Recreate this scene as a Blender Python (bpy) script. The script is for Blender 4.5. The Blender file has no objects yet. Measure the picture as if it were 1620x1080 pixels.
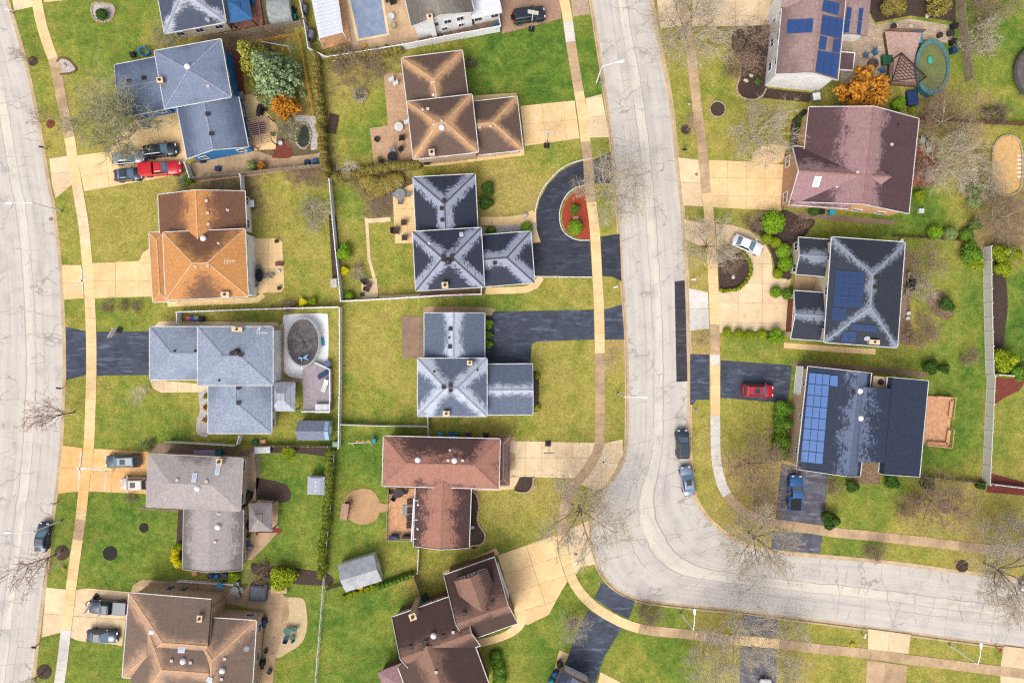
import bpy, bmesh, math, random
import numpy as np
from mathutils import Vector, Matrix

# ------------------------------------------------------------------ camera, sky, sun, exposure
SC = bpy.context.scene
COL = SC.collection
ALT, PPM = 98.0, 11.0                       # flying height (m) and photo pixels per metre on the ground
cam_d = bpy.data.cameras.new('camera'); cam = bpy.data.objects.new('camera', cam_d); COL.objects.link(cam)
cam.location = (0, 0, ALT); cam.rotation_euler = (0, 0, 0)
cam_d.sensor_width = 36.0; cam_d.lens = 36.0 * ALT / (1620 / PPM); cam_d.clip_start = 0.5; cam_d.clip_end = 9000
SC.camera = cam
SUN_EL, SUN_AZ = math.radians(52), math.radians(205)     # azimuth clockwise from image-up
world = bpy.data.worlds.new('World'); SC.world = world; world.use_nodes = True
wn = world.node_tree.nodes; wl = world.node_tree.links
bg = wn['Background']
sky = wn.new('ShaderNodeTexSky'); sky.sky_type = 'NISHITA'; sky.sun_disc = False
sky.sun_elevation = SUN_EL; sky.sun_rotation = SUN_AZ; sky.air_density = 1.0; sky.dust_density = 6.0; sky.ozone_density = 1.0
hs = wn.new('ShaderNodeHueSaturation'); hs.inputs['Saturation'].default_value = 0.45
wl.new(sky.outputs[0], hs.inputs['Color']); wl.new(hs.outputs[0], bg.inputs[0])
bg.inputs[1].default_value = 0.15
sun_d = bpy.data.lights.new('sun', 'SUN'); sun = bpy.data.objects.new('sun', sun_d); COL.objects.link(sun)
sun_d.energy = 0.8; sun_d.angle = math.radians(40); sun_d.color = (1.0, 0.95, 0.87)
sd = Vector((math.sin(SUN_AZ) * math.cos(SUN_EL), math.cos(SUN_AZ) * math.cos(SUN_EL), math.sin(SUN_EL)))
sun.rotation_euler = (-sd).to_track_quat('-Z', 'Y').to_euler(); sun.location = sd * 200
vs = SC.view_settings; vs.view_transform = 'Standard'; vs.look = 'None'; vs.exposure = 0.66; vs.gamma = 1; vs.use_curve_mapping = False
SC.cycles.max_bounces = 5; SC.cycles.diffuse_bounces = 3; SC.cycles.glossy_bounces = 2; SC.cycles.transparent_max_bounces = 6
SC.cycles.use_denoising = False; SC.cycles.pixel_filter_type = 'BLACKMAN_HARRIS'; SC.cycles.filter_width = 1.25; SC.cycles.sample_clamp_indirect = 4

random.seed(7); RNG = np.random.default_rng(7)
GZ = 0.12                                    # height of lawns and pavements above the road

def W(x, y, z=GZ):                           # a spot of the site plan (photo pixels) at height z -> metres
    f = (ALT - z) / (ALT * PPM)
    return np.array([(x - 810) * f, (540 - y) * f, z])

# ------------------------------------------------------------------ objects
WP = {}
def mk(name, v, f, mats, parent=None, mi=None, local=False, smooth=False):
    v = np.asarray(v, float)
    if local: c = np.zeros(3)
    else:
        lo, hi = v.min(0), v.max(0); c = np.array([(lo[0] + hi[0]) / 2, (lo[1] + hi[1]) / 2, lo[2]])
    me = bpy.data.meshes.new(name)
    me.from_pydata((v - c).tolist(), [], f if isinstance(f, list) else f.tolist())
    for m in (mats if isinstance(mats, (list, tuple)) else [mats]): me.materials.append(m)
    if mi is not None: me.polygons.foreach_set('material_index', np.asarray(mi, np.int32))
    if smooth: me.polygons.foreach_set('use_smooth', np.ones(len(me.polygons), bool))
    o = bpy.data.objects.new(name, me); COL.objects.link(o)
    if parent is not None:
        o.parent = parent
        o.location = (0, 0, 0) if local else c - WP[parent.name]
    else: o.location = c
    WP[o.name] = c if not local else (WP.get(parent.name, np.zeros(3)) if parent else c)
    return o
USED = {}
def tag(o, label=None, cat=None, group=None, kind=None):
    if label: o['label'] = label
    if cat: o['category'] = cat
    if group: o['group'] = group
    if kind: o['kind'] = kind
    return o
def thing(name, label, cat, loc, rz=0.0, group=None):
    o = bpy.data.objects.new(name, None); COL.objects.link(o); o.empty_display_size = 0.3
    o.location = loc; o.rotation_euler = (0, 0, rz); WP[o.name] = np.array(loc, float)
    return tag(o, label, cat, group)

class MB:
    def __init__(s): s.v = []; s.f = []; s.m = []
    def add(s, v, f, mi=0):
        n = len(s.v); s.v += [tuple(p) for p in v]; s.f += [tuple(i + n for i in q) for q in f]; s.m += [mi] * len(f); return s
    def box(s, x0, x1, y0, y1, z0, z1, mi=0, M=None):
        v = [(x, y, z) for z in (z0, z1) for x, y in ((x0, y0), (x1, y0), (x1, y1), (x0, y1))]
        if M is not None: v = [tuple(M @ Vector(p)) for p in v]
        return s.add(v, [(3, 2, 1, 0), (4, 5, 6, 7), (0, 1, 5, 4), (1, 2, 6, 5), (2, 3, 7, 6), (3, 0, 4, 7)], mi)
    def bar(s, p, q, w, h=None, mi=0):       # square bar from p to q
        p, q = Vector(p), Vector(q); d = q - p; L = d.length
        if L < 1e-6: return s
        M = Matrix.Translation(p) @ d.to_track_quat('X', 'Z').to_matrix().to_4x4(); h = h or w
        return s.box(0, L, -w / 2, w / 2, -h / 2, h / 2, mi, M)
    def cyl(s, p, q, r0, r1=None, n=10, mi=0, cap=True):
        p, q = Vector(p), Vector(q); r1 = r0 if r1 is None else r1
        M = (q - p).to_track_quat('Z', 'Y').to_matrix(); v = []
        for c, r in ((p, r0), (q, r1)):
            v += [tuple(c + M @ Vector((r * math.cos(2 * math.pi * i / n), r * math.sin(2 * math.pi * i / n), 0))) for i in range(n)]
        f = [(i, (i + 1) % n, n + (i + 1) % n, n + i) for i in range(n)]
        if cap: f += [tuple(range(n - 1, -1, -1)), tuple(range(n, 2 * n))]
        return s.add(v, f, mi)
    def prism(s, poly, z0, z1, mi=0):
        n = len(poly); v = [(p[0], p[1], z0) for p in poly] + [(p[0], p[1], z1) for p in poly]
        return s.add(v, [tuple(range(n - 1, -1, -1)), tuple(range(n, 2 * n))] + [(i, (i + 1) % n, n + (i + 1) % n, n + i) for i in range(n)], mi)
    def lathe(s, prof, n=16, c=(0, 0, 0), mi=0, sx=1, sy=1, cap=True):
        v = []; k = len(prof)
        for r, z in prof:
            v += [(c[0] + sx * r * math.cos(2 * math.pi * i / n), c[1] + sy * r * math.sin(2 * math.pi * i / n), c[2] + z) for i in range(n)]
        f = [(j * n + i, j * n + (i + 1) % n, (j + 1) * n + (i + 1) % n, (j + 1) * n + i) for j in range(k - 1) for i in range(n)]
        if cap and prof[0][0] > 1e-4: f.append(tuple(range(n - 1, -1, -1)))
        if cap and prof[-1][0] > 1e-4: f.append(tuple(range((k - 1) * n, k * n)))
        return s.add(v, f, mi)
    def ell(s, c, r, n=10, mi=0):
        return s.lathe([(max(1e-5, math.sin(math.pi * j / 6)), -math.cos(math.pi * j / 6)) for j in range(7)], n, (0, 0, 0), mi) if False else s._ell(c, r, n, mi)
    def _ell(s, c, r, n, mi):
        pr = [(math.sin(math.pi * j / 6) * 1.0 + (1e-5), -math.cos(math.pi * j / 6)) for j in range(7)]
        v = [(c[0] + r[0] * a * math.cos(2 * math.pi * i / n), c[1] + r[1] * a * math.sin(2 * math.pi * i / n), c[2] + r[2] * z) for a, z in pr for i in range(n)]
        f = [(j * n + i, j * n + (i + 1) % n, (j + 1) * n + (i + 1) % n, (j + 1) * n + i) for j in range(6) for i in range(n)]
        return s.add(v, f, mi)
    def build(s, name, mats, parent=None, local=False, smooth=False):
        return mk(name, s.v, s.f, mats, parent, s.m if isinstance(mats, (list, tuple)) else None, local, smooth)
def part(T, name, mb, mats, smooth=False): return mb.build(name, mats, T, local=True, smooth=smooth)

def resample(pts, step):
    pts = np.array(pts, float)[:, :2]
    # Catmull-Rom smooth, then even spacing
    P = np.vstack([2 * pts[0] - pts[1], pts, 2 * pts[-1] - pts[-2]]); out = []
    for i in range(1, len(P) - 2):
        for t in np.linspace(0, 1, 9)[:-1]:
            a, b, c, d = P[i - 1:i + 3]
            out.append(0.5 * (2 * b + (c - a) * t + (2 * a - 5 * b + 4 * c - d) * t * t + (3 * b - a - 3 * c + d) * t ** 3))
    out.append(P[-2]); out = np.array(out)
    L = np.r_[0, np.cumsum(np.linalg.norm(np.diff(out, axis=0), axis=1))]
    n = max(2, int(round(L[-1] / step)) + 1); t = np.linspace(0, L[-1], n)
    return np.c_[np.interp(t, L, out[:, 0]), np.interp(t, L, out[:, 1])]
def normals2(p):
    d = np.gradient(p, axis=0); d /= np.linalg.norm(d, axis=1)[:, None] + 1e-9
    return np.c_[-d[:, 1], d[:, 0]]
def Wpoly(pts, z=GZ): return np.array([W(x, y, z) for x, y in pts])
def in_poly(P, poly):
    x, y = P[:, 0], P[:, 1]; r = np.zeros(len(P), bool); n = len(poly)
    for i in range(n):
        x0, y0 = poly[i][:2]; x1, y1 = poly[(i + 1) % n][:2]
        if y0 == y1: continue
        c = ((y0 > y) != (y1 > y)) & (x < (x1 - x0) * (y - y0) / (y1 - y0) + x0); r ^= c
    return r

# ------------------------------------------------------------------ materials (colours given as they look in the photo; EV takes the light out)
EV = 1.45
def lin(c):
    return [((x / 255) / 12.92 if x / 255 <= 0.04045 else ((x / 255 + 0.055) / 1.055) ** 2.4) for x in c]
def C(c): return tuple(min(0.86, x / EV) for x in lin(c)) + (1,)
class NT:
    def __init__(s, name):
        s.m = bpy.data.materials.new(name); s.m.use_nodes = True; s.t = s.m.node_tree; s.n = s.t.nodes
        s.b = s.n['Principled BSDF']; s.b.inputs['Specular IOR Level'].default_value = 0.25
    def new(s, k, **kw):
        n = s.n.new('ShaderNode' + k)
        for a, b in kw.items(): setattr(n, a, b)
        return n
    def ln(s, a, b): s.t.links.new(a, b)
    def val(s, sock, v):
        if hasattr(v, 'is_output') or isinstance(v, bpy.types.NodeSocket): s.ln(v, sock)
        else: sock.default_value = v
    def math(s, op, a, b=0.0, clamp=False):
        n = s.new('Math', operation=op, use_clamp=clamp); s.val(n.inputs[0], a); s.val(n.inputs[1], b); return n.outputs[0]
    def mix(s, f, a, b, mode='MIX'):
        n = s.new('Mix', data_type='RGBA', blend_type=mode); s.val(n.inputs[0], f); s.val(n.inputs[6], a); s.val(n.inputs[7], b); return n.outputs[2]
    def noise(s, vec, scale, detail=3.0, rough=0.55, dist=0.0):
        n = s.new('TexNoise'); s.ln(vec, n.inputs['Vector']); n.inputs['Scale'].default_value = scale; n.inputs['Detail'].default_value = detail
        n.inputs['Roughness'].default_value = rough; n.inputs['Distortion'].default_value = dist; return n.outputs[0]
    def ss(s, x, a, b, lo=0.0, hi=1.0):
        n = s.new('MapRange', interpolation_type='SMOOTHSTEP'); s.val(n.inputs[0], x)
        n.inputs[1].default_value = a; n.inputs[2].default_value = b; n.inputs[3].default_value = lo; n.inputs[4].default_value = hi; return n.outputs[0]
    def pos(s): return s.new('NewGeometry').outputs['Position']
    def objc(s): return s.new('TexCoord').outputs['Object']
    def uv(s): return s.new('TexCoord').outputs['UV']
    def vscale(s, v, sc):
        n = s.new('Mapping'); s.ln(v, n.inputs[0]); n.inputs['Scale'].default_value = sc; return n.outputs[0]
    def rnd(s): return s.new('ObjectInfo').outputs['Random']
    def bump(s, h, st, dist=0.02):
        n = s.new('Bump'); n.inputs['Strength'].default_value = st; n.inputs['Distance'].default_value = dist; s.ln(h, n.inputs['Height']); s.ln(n.outputs[0], s.b.inputs['Normal'])
    def fin(s, col, rough=0.9, metal=0.0, spec=None):
        s.val(s.b.inputs['Base Color'], col); s.val(s.b.inputs['Roughness'], rough); s.b.inputs['Metallic'].default_value = metal
        if spec is not None: s.b.inputs['Specular IOR Level'].default_value = spec
        return s.m
MC = {}
def mat(name, c1, c2=None, scale=2.0, rough=0.85, metal=0.0, rnd=0.0, bump=0.0, spec=None, coat=0.0, detail=4.0):
    if name in MC: return MC[name]
    t = NT(name); p = t.objc() if rnd == 0 else t.pos()
    c2 = c2 or [x * 0.86 for x in c1]
    n = t.noise(p, scale, detail, 0.62); f = t.ss(n, 0.3, 0.7)
    col = t.mix(f, C(c2), C(c1))
    if rnd:
        k = t.math('ADD', t.math('MULTIPLY', t.rnd(), rnd), 1 - rnd / 2)
        h = t.new('HueSaturation'); t.ln(k, h.inputs['Value']); t.ln(col, h.inputs['Color']); col = h.outputs[0]
    if bump: t.bump(t.noise(p, scale * 6, 3), bump)
    if coat: t.b.inputs['Coat Weight'].default_value = coat; t.b.inputs['Coat Roughness'].default_value = 0.08
    MC[name] = t.fin(col, rough, metal, spec); return MC[name]

def lawn_material():
    t = NT('lawn_grass'); p = t.pos()
    a = t.new('Attribute', attribute_name='turf'); sp = t.new('SeparateColor'); t.ln(a.outputs['Color'], sp.inputs[0])
    n1 = t.noise(p, 0.16, 4, 0.6, 0.6); n2 = t.noise(p, 0.85, 5, 0.7, 0.4); n3 = t.noise(p, 6.0, 3, 0.75)
    g = t.math('ADD', sp.outputs[0], t.math('MULTIPLY', t.math('SUBTRACT', n1, 0.5), 0.75))
    g = t.math('ADD', g, t.math('MULTIPLY', t.math('SUBTRACT', n2, 0.5), 0.75))
    g = t.math('ADD', g, t.math('MULTIPLY', t.math('SUBTRACT', n3, 0.5), 0.35))
    r = t.new('ValToRGB'); t.ln(g, r.inputs[0]); e = r.color_ramp.elements
    stops = [(0.0, (188, 160, 92)), (0.2, (186, 166, 78)), (0.42, (172, 162, 60)), (0.62, (138, 150, 42)), (0.82, (100, 133, 28)), (1.0, (68, 108, 24))]
    e[0].position, e[0].color = stops[0][0], C(stops[0][1]); e[1].position, e[1].color = stops[-1][0], C(stops[-1][1])
    for q, c in stops[1:-1]: x = e.new(q); x.color = C(c)
    d = t.math('ADD', sp.outputs[1], t.math('MULTIPLY', t.math('SUBTRACT', n2, 0.5), 0.9)); d = t.ss(d, 0.3, 0.75)
    dirt = t.mix(n3, C((96, 80, 62)), C((140, 118, 88)))
    col = t.mix(d, r.outputs[0], dirt)
    # tufts and thatch: fine light and dark flecks
    fl = t.noise(p, 5.5, 2, 0.8); k = t.math('ADD', t.math('MULTIPLY', t.math('SUBTRACT', fl, 0.5), 1.35), 0.98)
    mo = t.noise(p, 2.1, 4, 0.8); k = t.math('MULTIPLY', k, t.math('ADD', t.math('MULTIPLY', t.math('SUBTRACT', mo, 0.5), 0.9), 1.0))
    wd = t.noise(p, 0.9, 5, 0.75, 0.5); k = t.math('MULTIPLY', k, t.ss(wd, 0.62, 0.74, 1.0, 0.62)); k = t.math('MULTIPLY', k, t.ss(t.noise(p, 0.5, 3), 0.3, 0.7, 0.9, 1.1))
    h = t.new('HueSaturation'); h.inputs['Saturation'].default_value = 0.9; t.ln(t.math('MULTIPLY', k, 0.95), h.inputs['Value']); t.ln(col, h.inputs['Color'])
    t.bump(t.math('ADD', fl, t.math('MULTIPLY', n3, 1.5)), 0.7, 0.08)
    return t.fin(h.outputs[0], 0.95, 0, 0.1)
def road_material():
    t = NT('worn_asphalt_road'); p = t.pos(); u = t.uv(); su = t.new('SeparateXYZ'); t.ln(u, su.inputs[0])
    long = t.vscale(u, (0.045, 1.3, 1)); n = t.noise(long, 1.0, 6, 0.65, 0.3); n2 = t.noise(p, 0.35, 5, 0.6); n3 = t.noise(p, 9, 3, 0.7)
    col = t.mix(t.ss(n, 0.3, 0.72), C((198, 192, 185)), C((217, 209, 198)))
    w = t.math('ADD', su.outputs[1], t.math('MULTIPLY', t.math('SUBTRACT', t.noise(t.vscale(u, (0.25, 0.02, 1)), 1.0, 3), 0.5), 0.5))
    band = t.math('MULTIPLY', t.ss(w, 3.9, 4.2), t.ss(w, 5.5, 5.2))          # paler strip laid along the middle
    col = t.mix(t.math('MULTIPLY', band, t.ss(t.noise(t.vscale(u, (0.09, 0.9, 1)), 1.0, 5, 0.7), 0.36, 0.6, 0.1, 0.75)), col, C((230, 221, 205)))
    col = t.mix(t.math('MULTIPLY', t.ss(n2, 0.48, 0.72), 0.5), col, C((170, 166, 162)))
    col = t.mix(t.math('MULTIPLY', t.ss(n2, 0.46, 0.28), 0.35), col, C((226, 220, 210)))
    col = t.mix(t.math('MULTIPLY', t.ss(t.noise(p, 3.2, 4, 0.8), 0.5, 0.8), 0.55), col, C((164, 160, 158)))
    # cracks: seams along the road and wandering cross cracks
    wob = t.math('MULTIPLY', t.math('SUBTRACT', t.noise(t.vscale(u, (0.5, 0.05, 1)), 1.0, 4, 0.7), 0.5), 0.55)
    tot = None
    for off, wd, th in ((2.9, 0.03, 0.36), (4.0, 0.035, 0.30), (5.35, 0.055, 0.22), (6.3, 0.025, 0.42)):
        x = t.math('ABSOLUTE', t.math('SUBTRACT', t.math('ADD', su.outputs[1], wob), off)); ln = t.ss(x, wd * 1.7, wd * 0.5)
        ln = t.math('MULTIPLY', ln, t.ss(t.noise(t.vscale(u, (0.16, 0.3, 1)), 1.0 + off * 0.1, 3), th, th + 0.2)); tot = ln if tot is None else t.math('MAXIMUM', tot, ln)
    dv = t.new('VectorMath', operation='ADD'); nz = t.new('TexNoise'); t.ln(p, nz.inputs['Vector']); nz.inputs['Scale'].default_value = 0.8; nz.inputs['Detail'].default_value = 4
    sc = t.new('VectorMath', operation='SCALE'); t.ln(nz.outputs['Color'], sc.inputs[0]); sc.inputs['Scale'].default_value = 1.7; t.ln(p, dv.inputs[0]); t.ln(sc.outputs[0], dv.inputs[1])
    vo = t.new('TexVoronoi', feature='DISTANCE_TO_EDGE'); t.ln(dv.outputs[0], vo.inputs['Vector']); vo.inputs['Scale'].default_value = 0.22
    cr = t.math('MULTIPLY', t.ss(vo.outputs['Distance'], 0.016, 0.003), t.ss(t.noise(p, 0.13, 3), 0.52, 0.66)); tot = t.math('MAXIMUM', tot, cr)
    vo2 = t.new('TexVoronoi', feature='DISTANCE_TO_EDGE'); wv = t.new('VectorMath', operation='ADD'); t.ln(t.vscale(u, (0.34, 0.11, 1)), wv.inputs[0]); sc2 = t.new('VectorMath', operation='SCALE'); t.ln(nz.outputs['Color'], sc2.inputs[0]); sc2.inputs['Scale'].default_value = 0.28; t.ln(sc2.outputs[0], wv.inputs[1])
    t.ln(wv.outputs[0], vo2.inputs['Vector']); vo2.inputs['Scale'].default_value = 1.0
    cr2 = t.math('MULTIPLY', t.ss(vo2.outputs['Distance'], 0.02, 0.004), t.ss(t.noise(p, 0.22, 3), 0.42, 0.58)); tot = t.math('MAXIMUM', tot, cr2)
    col = t.mix(t.math('MULTIPLY', tot, 0.46), col, C((108, 104, 104)))
    edge = t.math('MINIMUM', su.outputs[1], t.math('SUBTRACT', 9.2, su.outputs[1]))
    t.bump(n3, 0.2, 0.01)
    return t.fin(col, 0.92, 0, 0.15)
def asphalt_material(name, c1, c2):
    t = NT(name); p = t.pos(); n = t.noise(p, 0.5, 5, 0.65, 0.8); n2 = t.noise(p, 12, 3, 0.7)
    st = t.noise(t.vscale(p, (0.35, 1.8, 1)), 1.0, 5, 0.7, 0.5)
    col = t.mix(t.ss(n, 0.3, 0.75), C(c1), C(c2)); col = t.mix(t.math('MULTIPLY', t.ss(st, 0.5, 0.72), 0.55), col, C([min(255, x * 1.75) for x in c2]))
    k = t.math('ADD', t.math('MULTIPLY', n2, 0.5), 0.75); h = t.new('HueSaturation'); t.ln(k, h.inputs['Value']); t.ln(col, h.inputs['Color'])
    t.bump(n2, 0.25, 0.01)
    return t.fin(h.outputs[0], 0.75, 0, 0.3)
def concrete_material(name, c1, c2, rnd=0.14):
    t = NT(name); p = t.pos(); n = t.noise(p, 0.4, 5, 0.65); n2 = t.noise(p, 7, 4, 0.75); n3 = t.noise(p, 1.6, 4, 0.6)
    col = t.mix(t.ss(n, 0.3, 0.7), C(c1), C(c2)); col = t.mix(t.math('MULTIPLY', t.ss(n3, 0.52, 0.75), 0.35), col, C([x * 0.8 for x in c2]))
    col = t.mix(t.math('MULTIPLY', t.ss(n3, 0.40, 0.27), 0.45), col, C([min(250, x * 1.08) for x in c1]))
    k = t.math('ADD', t.math('MULTIPLY', t.rnd(), rnd), 1 - rnd * 0.6); k = t.math('MULTIPLY', k, t.math('ADD', t.math('MULTIPLY', n2, 0.24), 0.88))
    h = t.new('HueSaturation'); t.ln(k, h.inputs['Value']); t.ln(col, h.inputs['Color'])
    t.bump(n2, 0.15, 0.01)
    return t.fin(h.outputs[0], 0.9, 0, 0.15)
def roof_material(name, wet, dry, w=1.0, amp=1.2, streak=1.0, soft=0.5, grain=0.28):
    """Asphalt shingle roof. Rain still darkens it away from the ridges and hips; the edge of the damp is ragged along the courses."""
    t = NT(name); u = t.uv(); a = t.new('Attribute', attribute_name='ridge'); s3 = t.new('SeparateXYZ'); t.ln(a.outputs['Vector'], s3.inputs[0])
    b = t.new('Attribute', attribute_name='damp')
    d = t.math('MINIMUM', t.math('MINIMUM', s3.outputs[0], s3.outputs[1]), s3.outputs[2])
    ra = t.noise(t.vscale(u, (0.9, 2.6, 1)), streak, 5, 0.7, 0.3); rb = t.noise(t.vscale(u, (0.33, 0.33, 1)), 1.0, 4, 0.6)
    d = t.math('ADD', d, t.math('MULTIPLY', t.math('SUBTRACT', ra, 0.5), amp)); d = t.math('ADD', d, t.math('MULTIPLY', t.math('SUBTRACT', rb, 0.5), amp * 1.6))
    br = t.new('TexBrick'); t.ln(u, br.inputs['Vector']); br.inputs['Scale'].default_value = 1.0; br.offset = 0.5
    br.inputs['Brick Width'].default_value = 0.31; br.inputs['Row Height'].default_value = 0.15; br.inputs['Mortar Size'].default_value = 0.012; br.inputs['Bias'].default_value = 0
    br.inputs['Color1'].default_value = (0, 0, 0, 1); br.inputs['Color2'].default_value = (1, 1, 1, 1); br.inputs['Mortar'].default_value = (0.15, 0.15, 0.15, 1)
    d = t.math('ADD', d, t.math('MULTIPLY', t.math('SUBTRACT', br.outputs['Color'], 0.5), 0.4 * amp)); d = t.math('ADD', d, t.math('MULTIPLY', t.math('SUBTRACT', t.noise(t.vscale(u, (1.6, 6.0, 1)), 1.0, 3, 0.8), 0.5), amp * 0.9))
    d = t.math('ADD', d, b.outputs['Fac'])
    soft = soft * 0.7; f = t.ss(d, w * (1 - soft), w * (1 + soft))
    g = t.noise(t.vscale(u, (3.0, 7.0, 1)), 1.0, 4, 0.8); st = t.noise(t.vscale(u, (2.2, 0.22, 1)), 1.0, 3)
    k = t.math('ADD', t.math('MULTIPLY', br.outputs['Color'], grain * 0.9), 1 - grain * 0.5)
    k = t.math('MULTIPLY', k, t.math('ADD', t.math('MULTIPLY', g, grain * 2.4), 1 - grain * 1.2)); k = t.math('MULTIPLY', k, t.math('ADD', t.math('MULTIPLY', st, 0.3), 0.85))
    col = t.mix(f, C(dry), C(wet)); h = t.new('HueSaturation'); t.ln(k, h.inputs['Value']); t.ln(col, h.inputs['Color'])
    rg = t.math('SUBTRACT', 0.92, t.math('MULTIPLY', f, 0.17))
    t.bump(br.outputs['Fac'], 0.35, 0.012)
    return t.fin(h.outputs[0], rg, 0, 0.25)
def siding_material(name, c, brick=False, c2=None):
    t = NT(name); p = t.pos()
    if brick:
        gm = t.new('NewGeometry'); sx = t.new('SeparateXYZ'); t.ln(p, sx.inputs[0]); cb = t.new('CombineXYZ')
        t.ln(t.math('ADD', sx.outputs[0], sx.outputs[1]), cb.inputs[0]); t.ln(sx.outputs[2], cb.inputs[1])
        br = t.new('TexBrick'); t.ln(cb.outputs[0], br.inputs['Vector']); br.inputs['Scale'].default_value = 1; br.inputs['Brick Width'].default_value = 0.22; br.inputs['Row Height'].default_value = 0.075
        br.inputs['Mortar Size'].default_value = 0.01; br.inputs['Color1'].default_value = C(c); br.inputs['Color2'].default_value = C(c2 or [x * 0.8 for x in c]); br.inputs['Mortar'].default_value = C((200, 190, 175))
        return t.fin(br.outputs['Color'], 0.9)
    sx = t.new('SeparateXYZ'); t.ln(p, sx.inputs[0]); fr = t.math('FRACT', t.math('MULTIPLY', sx.outputs[2], 6.2))
    n = t.noise(p, 1.2, 3); col = t.mix(t.ss(n, 0.3, 0.7), C(c), C([x * 0.93 for x in c])); col = t.mix(t.ss(fr, 0.16, 0.0), col, C([x * 0.9 for x in c]))
    t.bump(fr, 0.15, 0.01); return t.fin(col, 0.6)
def paver_material(name, c1, c2, w=0.24, h=0.12, mort=(120, 100, 80)):
    t = NT(name); p = t.pos(); mp = t.new('Mapping'); t.ln(p, mp.inputs[0]); mp.inputs['Rotation'].default_value = (0, 0, 0.12)
    br = t.new('TexBrick'); t.ln(mp.outputs[0], br.inputs['Vector']); br.inputs['Scale'].default_value = 1; br.inputs['Brick Width'].default_value = w; br.inputs['Row Height'].default_value = h
    br.inputs['Mortar Size'].default_value = 0.012; br.inputs['Color1'].default_value = C(c1); br.inputs['Color2'].default_value = C(c2); br.inputs['Mortar'].default_value = C(mort)
    n = t.noise(p, 0.7, 4); k = t.math('ADD', t.math('MULTIPLY', n, 0.5), 0.75); hh = t.new('HueSaturation'); t.ln(k, hh.inputs['Value']); t.ln(br.outputs['Color'], hh.inputs['Color'])
    t.bump(br.outputs['Fac'], -0.3, 0.01); return t.fin(hh.outputs[0], 0.9)
def leaf_material(name, c1, c2, rnd=0.25):
    t = NT(name); p = t.objc(); n = t.noise(p, 2.2, 4, 0.7); n2 = t.noise(p, 11.0, 2, 0.7)
    f = t.math('ADD', t.math('MULTIPLY', n, 0.6), t.math('MULTIPLY', n2, 0.5)); c1, c2 = [min(255, x * 1.22) for x in c1], [min(255, x * 1.22) for x in c2]; col = t.mix(t.ss(f, 0.38, 0.72), C(c1), C(c2))
    k = t.math('ADD', t.math('MULTIPLY', t.rnd(), rnd), 1 - rnd / 2); h = t.new('HueSaturation'); t.ln(k, h.inputs['Value']); t.ln(col, h.inputs['Color'])
    return t.fin(h.outputs[0], 0.8, 0, 0.15)

M_lawn = lawn_material(); M_road = road_material()
M_asph = asphalt_material('sealed_driveway_asphalt', (44, 47, 58), (62, 66, 80)); M_asphb = asphalt_material('sealed_bluish_asphalt', (54, 60, 74), (76, 83, 100))
M_asphg = asphalt_material('grey_driveway_asphalt', (78, 78, 90), (108, 108, 120)); M_asphn = asphalt_material('fresh_asphalt', (50, 47, 54), (66, 62, 70))
M_conc = concrete_material('warm_concrete', (248, 216, 164), (236, 200, 146)); M_concp = concrete_material('pale_concrete', (242, 216, 178), (228, 200, 162))
M_concw = concrete_material('new_white_concrete', (230, 224, 216), (216, 210, 202), 0.06); M_concd = concrete_material('weathered_concrete', (208, 178, 142), (180, 152, 122), 0.2)
M_conco = concrete_material('orange_tinted_concrete', (248, 200, 140), (240, 186, 122)); M_conck = concrete_material('brown_slab_concrete', (160, 134, 112), (136, 114, 98))
M_joint = mat('joint_soil', (176, 142, 98), (140, 110, 74), 3); M_kerb = concrete_material('kerb_concrete', (214, 188, 152), (186, 162, 132), 0.05)
M_mulch = mat('dark_mulch', (92, 74, 64), (58, 46, 42), 5, bump=0.6); M_red = mat('red_mulch', (186, 82, 54), (140, 58, 42), 5, bump=0.6); M_redd = mat('dull_red_mulch', (146, 74, 58), (104, 54, 46), 5, bump=0.6); M_stone = mat('white_stone_chips', (226, 220, 214), (150, 140, 134), 8, bump=0.8)
M_sand = mat('play_sand', (226, 186, 124), (206, 164, 104), 2); M_soil = mat('bare_soil', (150, 126, 98), (108, 88, 68), 2.5, bump=0.5); M_gravel = mat('tan_gravel', (226, 200, 156), (190, 166, 130), 7, bump=0.6)
M_white = mat('white_vinyl', (252, 252, 254), (242, 242, 246), 1.5, 0.45); M_grayv = mat('grey_vinyl', (228, 225, 216), (218, 214, 205), 1.0, 0.5)
M_wood = mat('grey_weathered_wood', (184, 166, 144), (142, 124, 104), 3.5, rnd=0.2, bump=0.3); M_deck = mat('tan_deck_wood', (226, 176, 134), (200, 148, 110), 2.5, rnd=0.15); M_brownw = mat('brown_stained_wood', (128, 92, 74), (96, 68, 56), 3, rnd=0.15)
M_gold = mat('yellow_pine_wood', (214, 164, 74), (186, 138, 60), 3)
M_glass = mat('dark_window_glass', (60, 72, 88), (40, 48, 62), 0.6, 0.08, spec=0.8); M_skyg = mat('skylight_glass', (206, 218, 236), (176, 194, 222), 0.8, 0.12, spec=0.7)
M_black = mat('black_plastic', (40, 42, 46), (28, 29, 33), 3, 0.5); M_metal = mat('galvanised_metal', (176, 180, 184), (150, 154, 158), 2, 0.4, 0.4); M_iron = mat('dark_iron', (70, 66, 66), (52, 48, 48), 4, 0.6, 0.2)
M_lampw = mat('pale_painted_aluminium', (252, 252, 252), (246, 246, 246), 2, 0.4)
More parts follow.
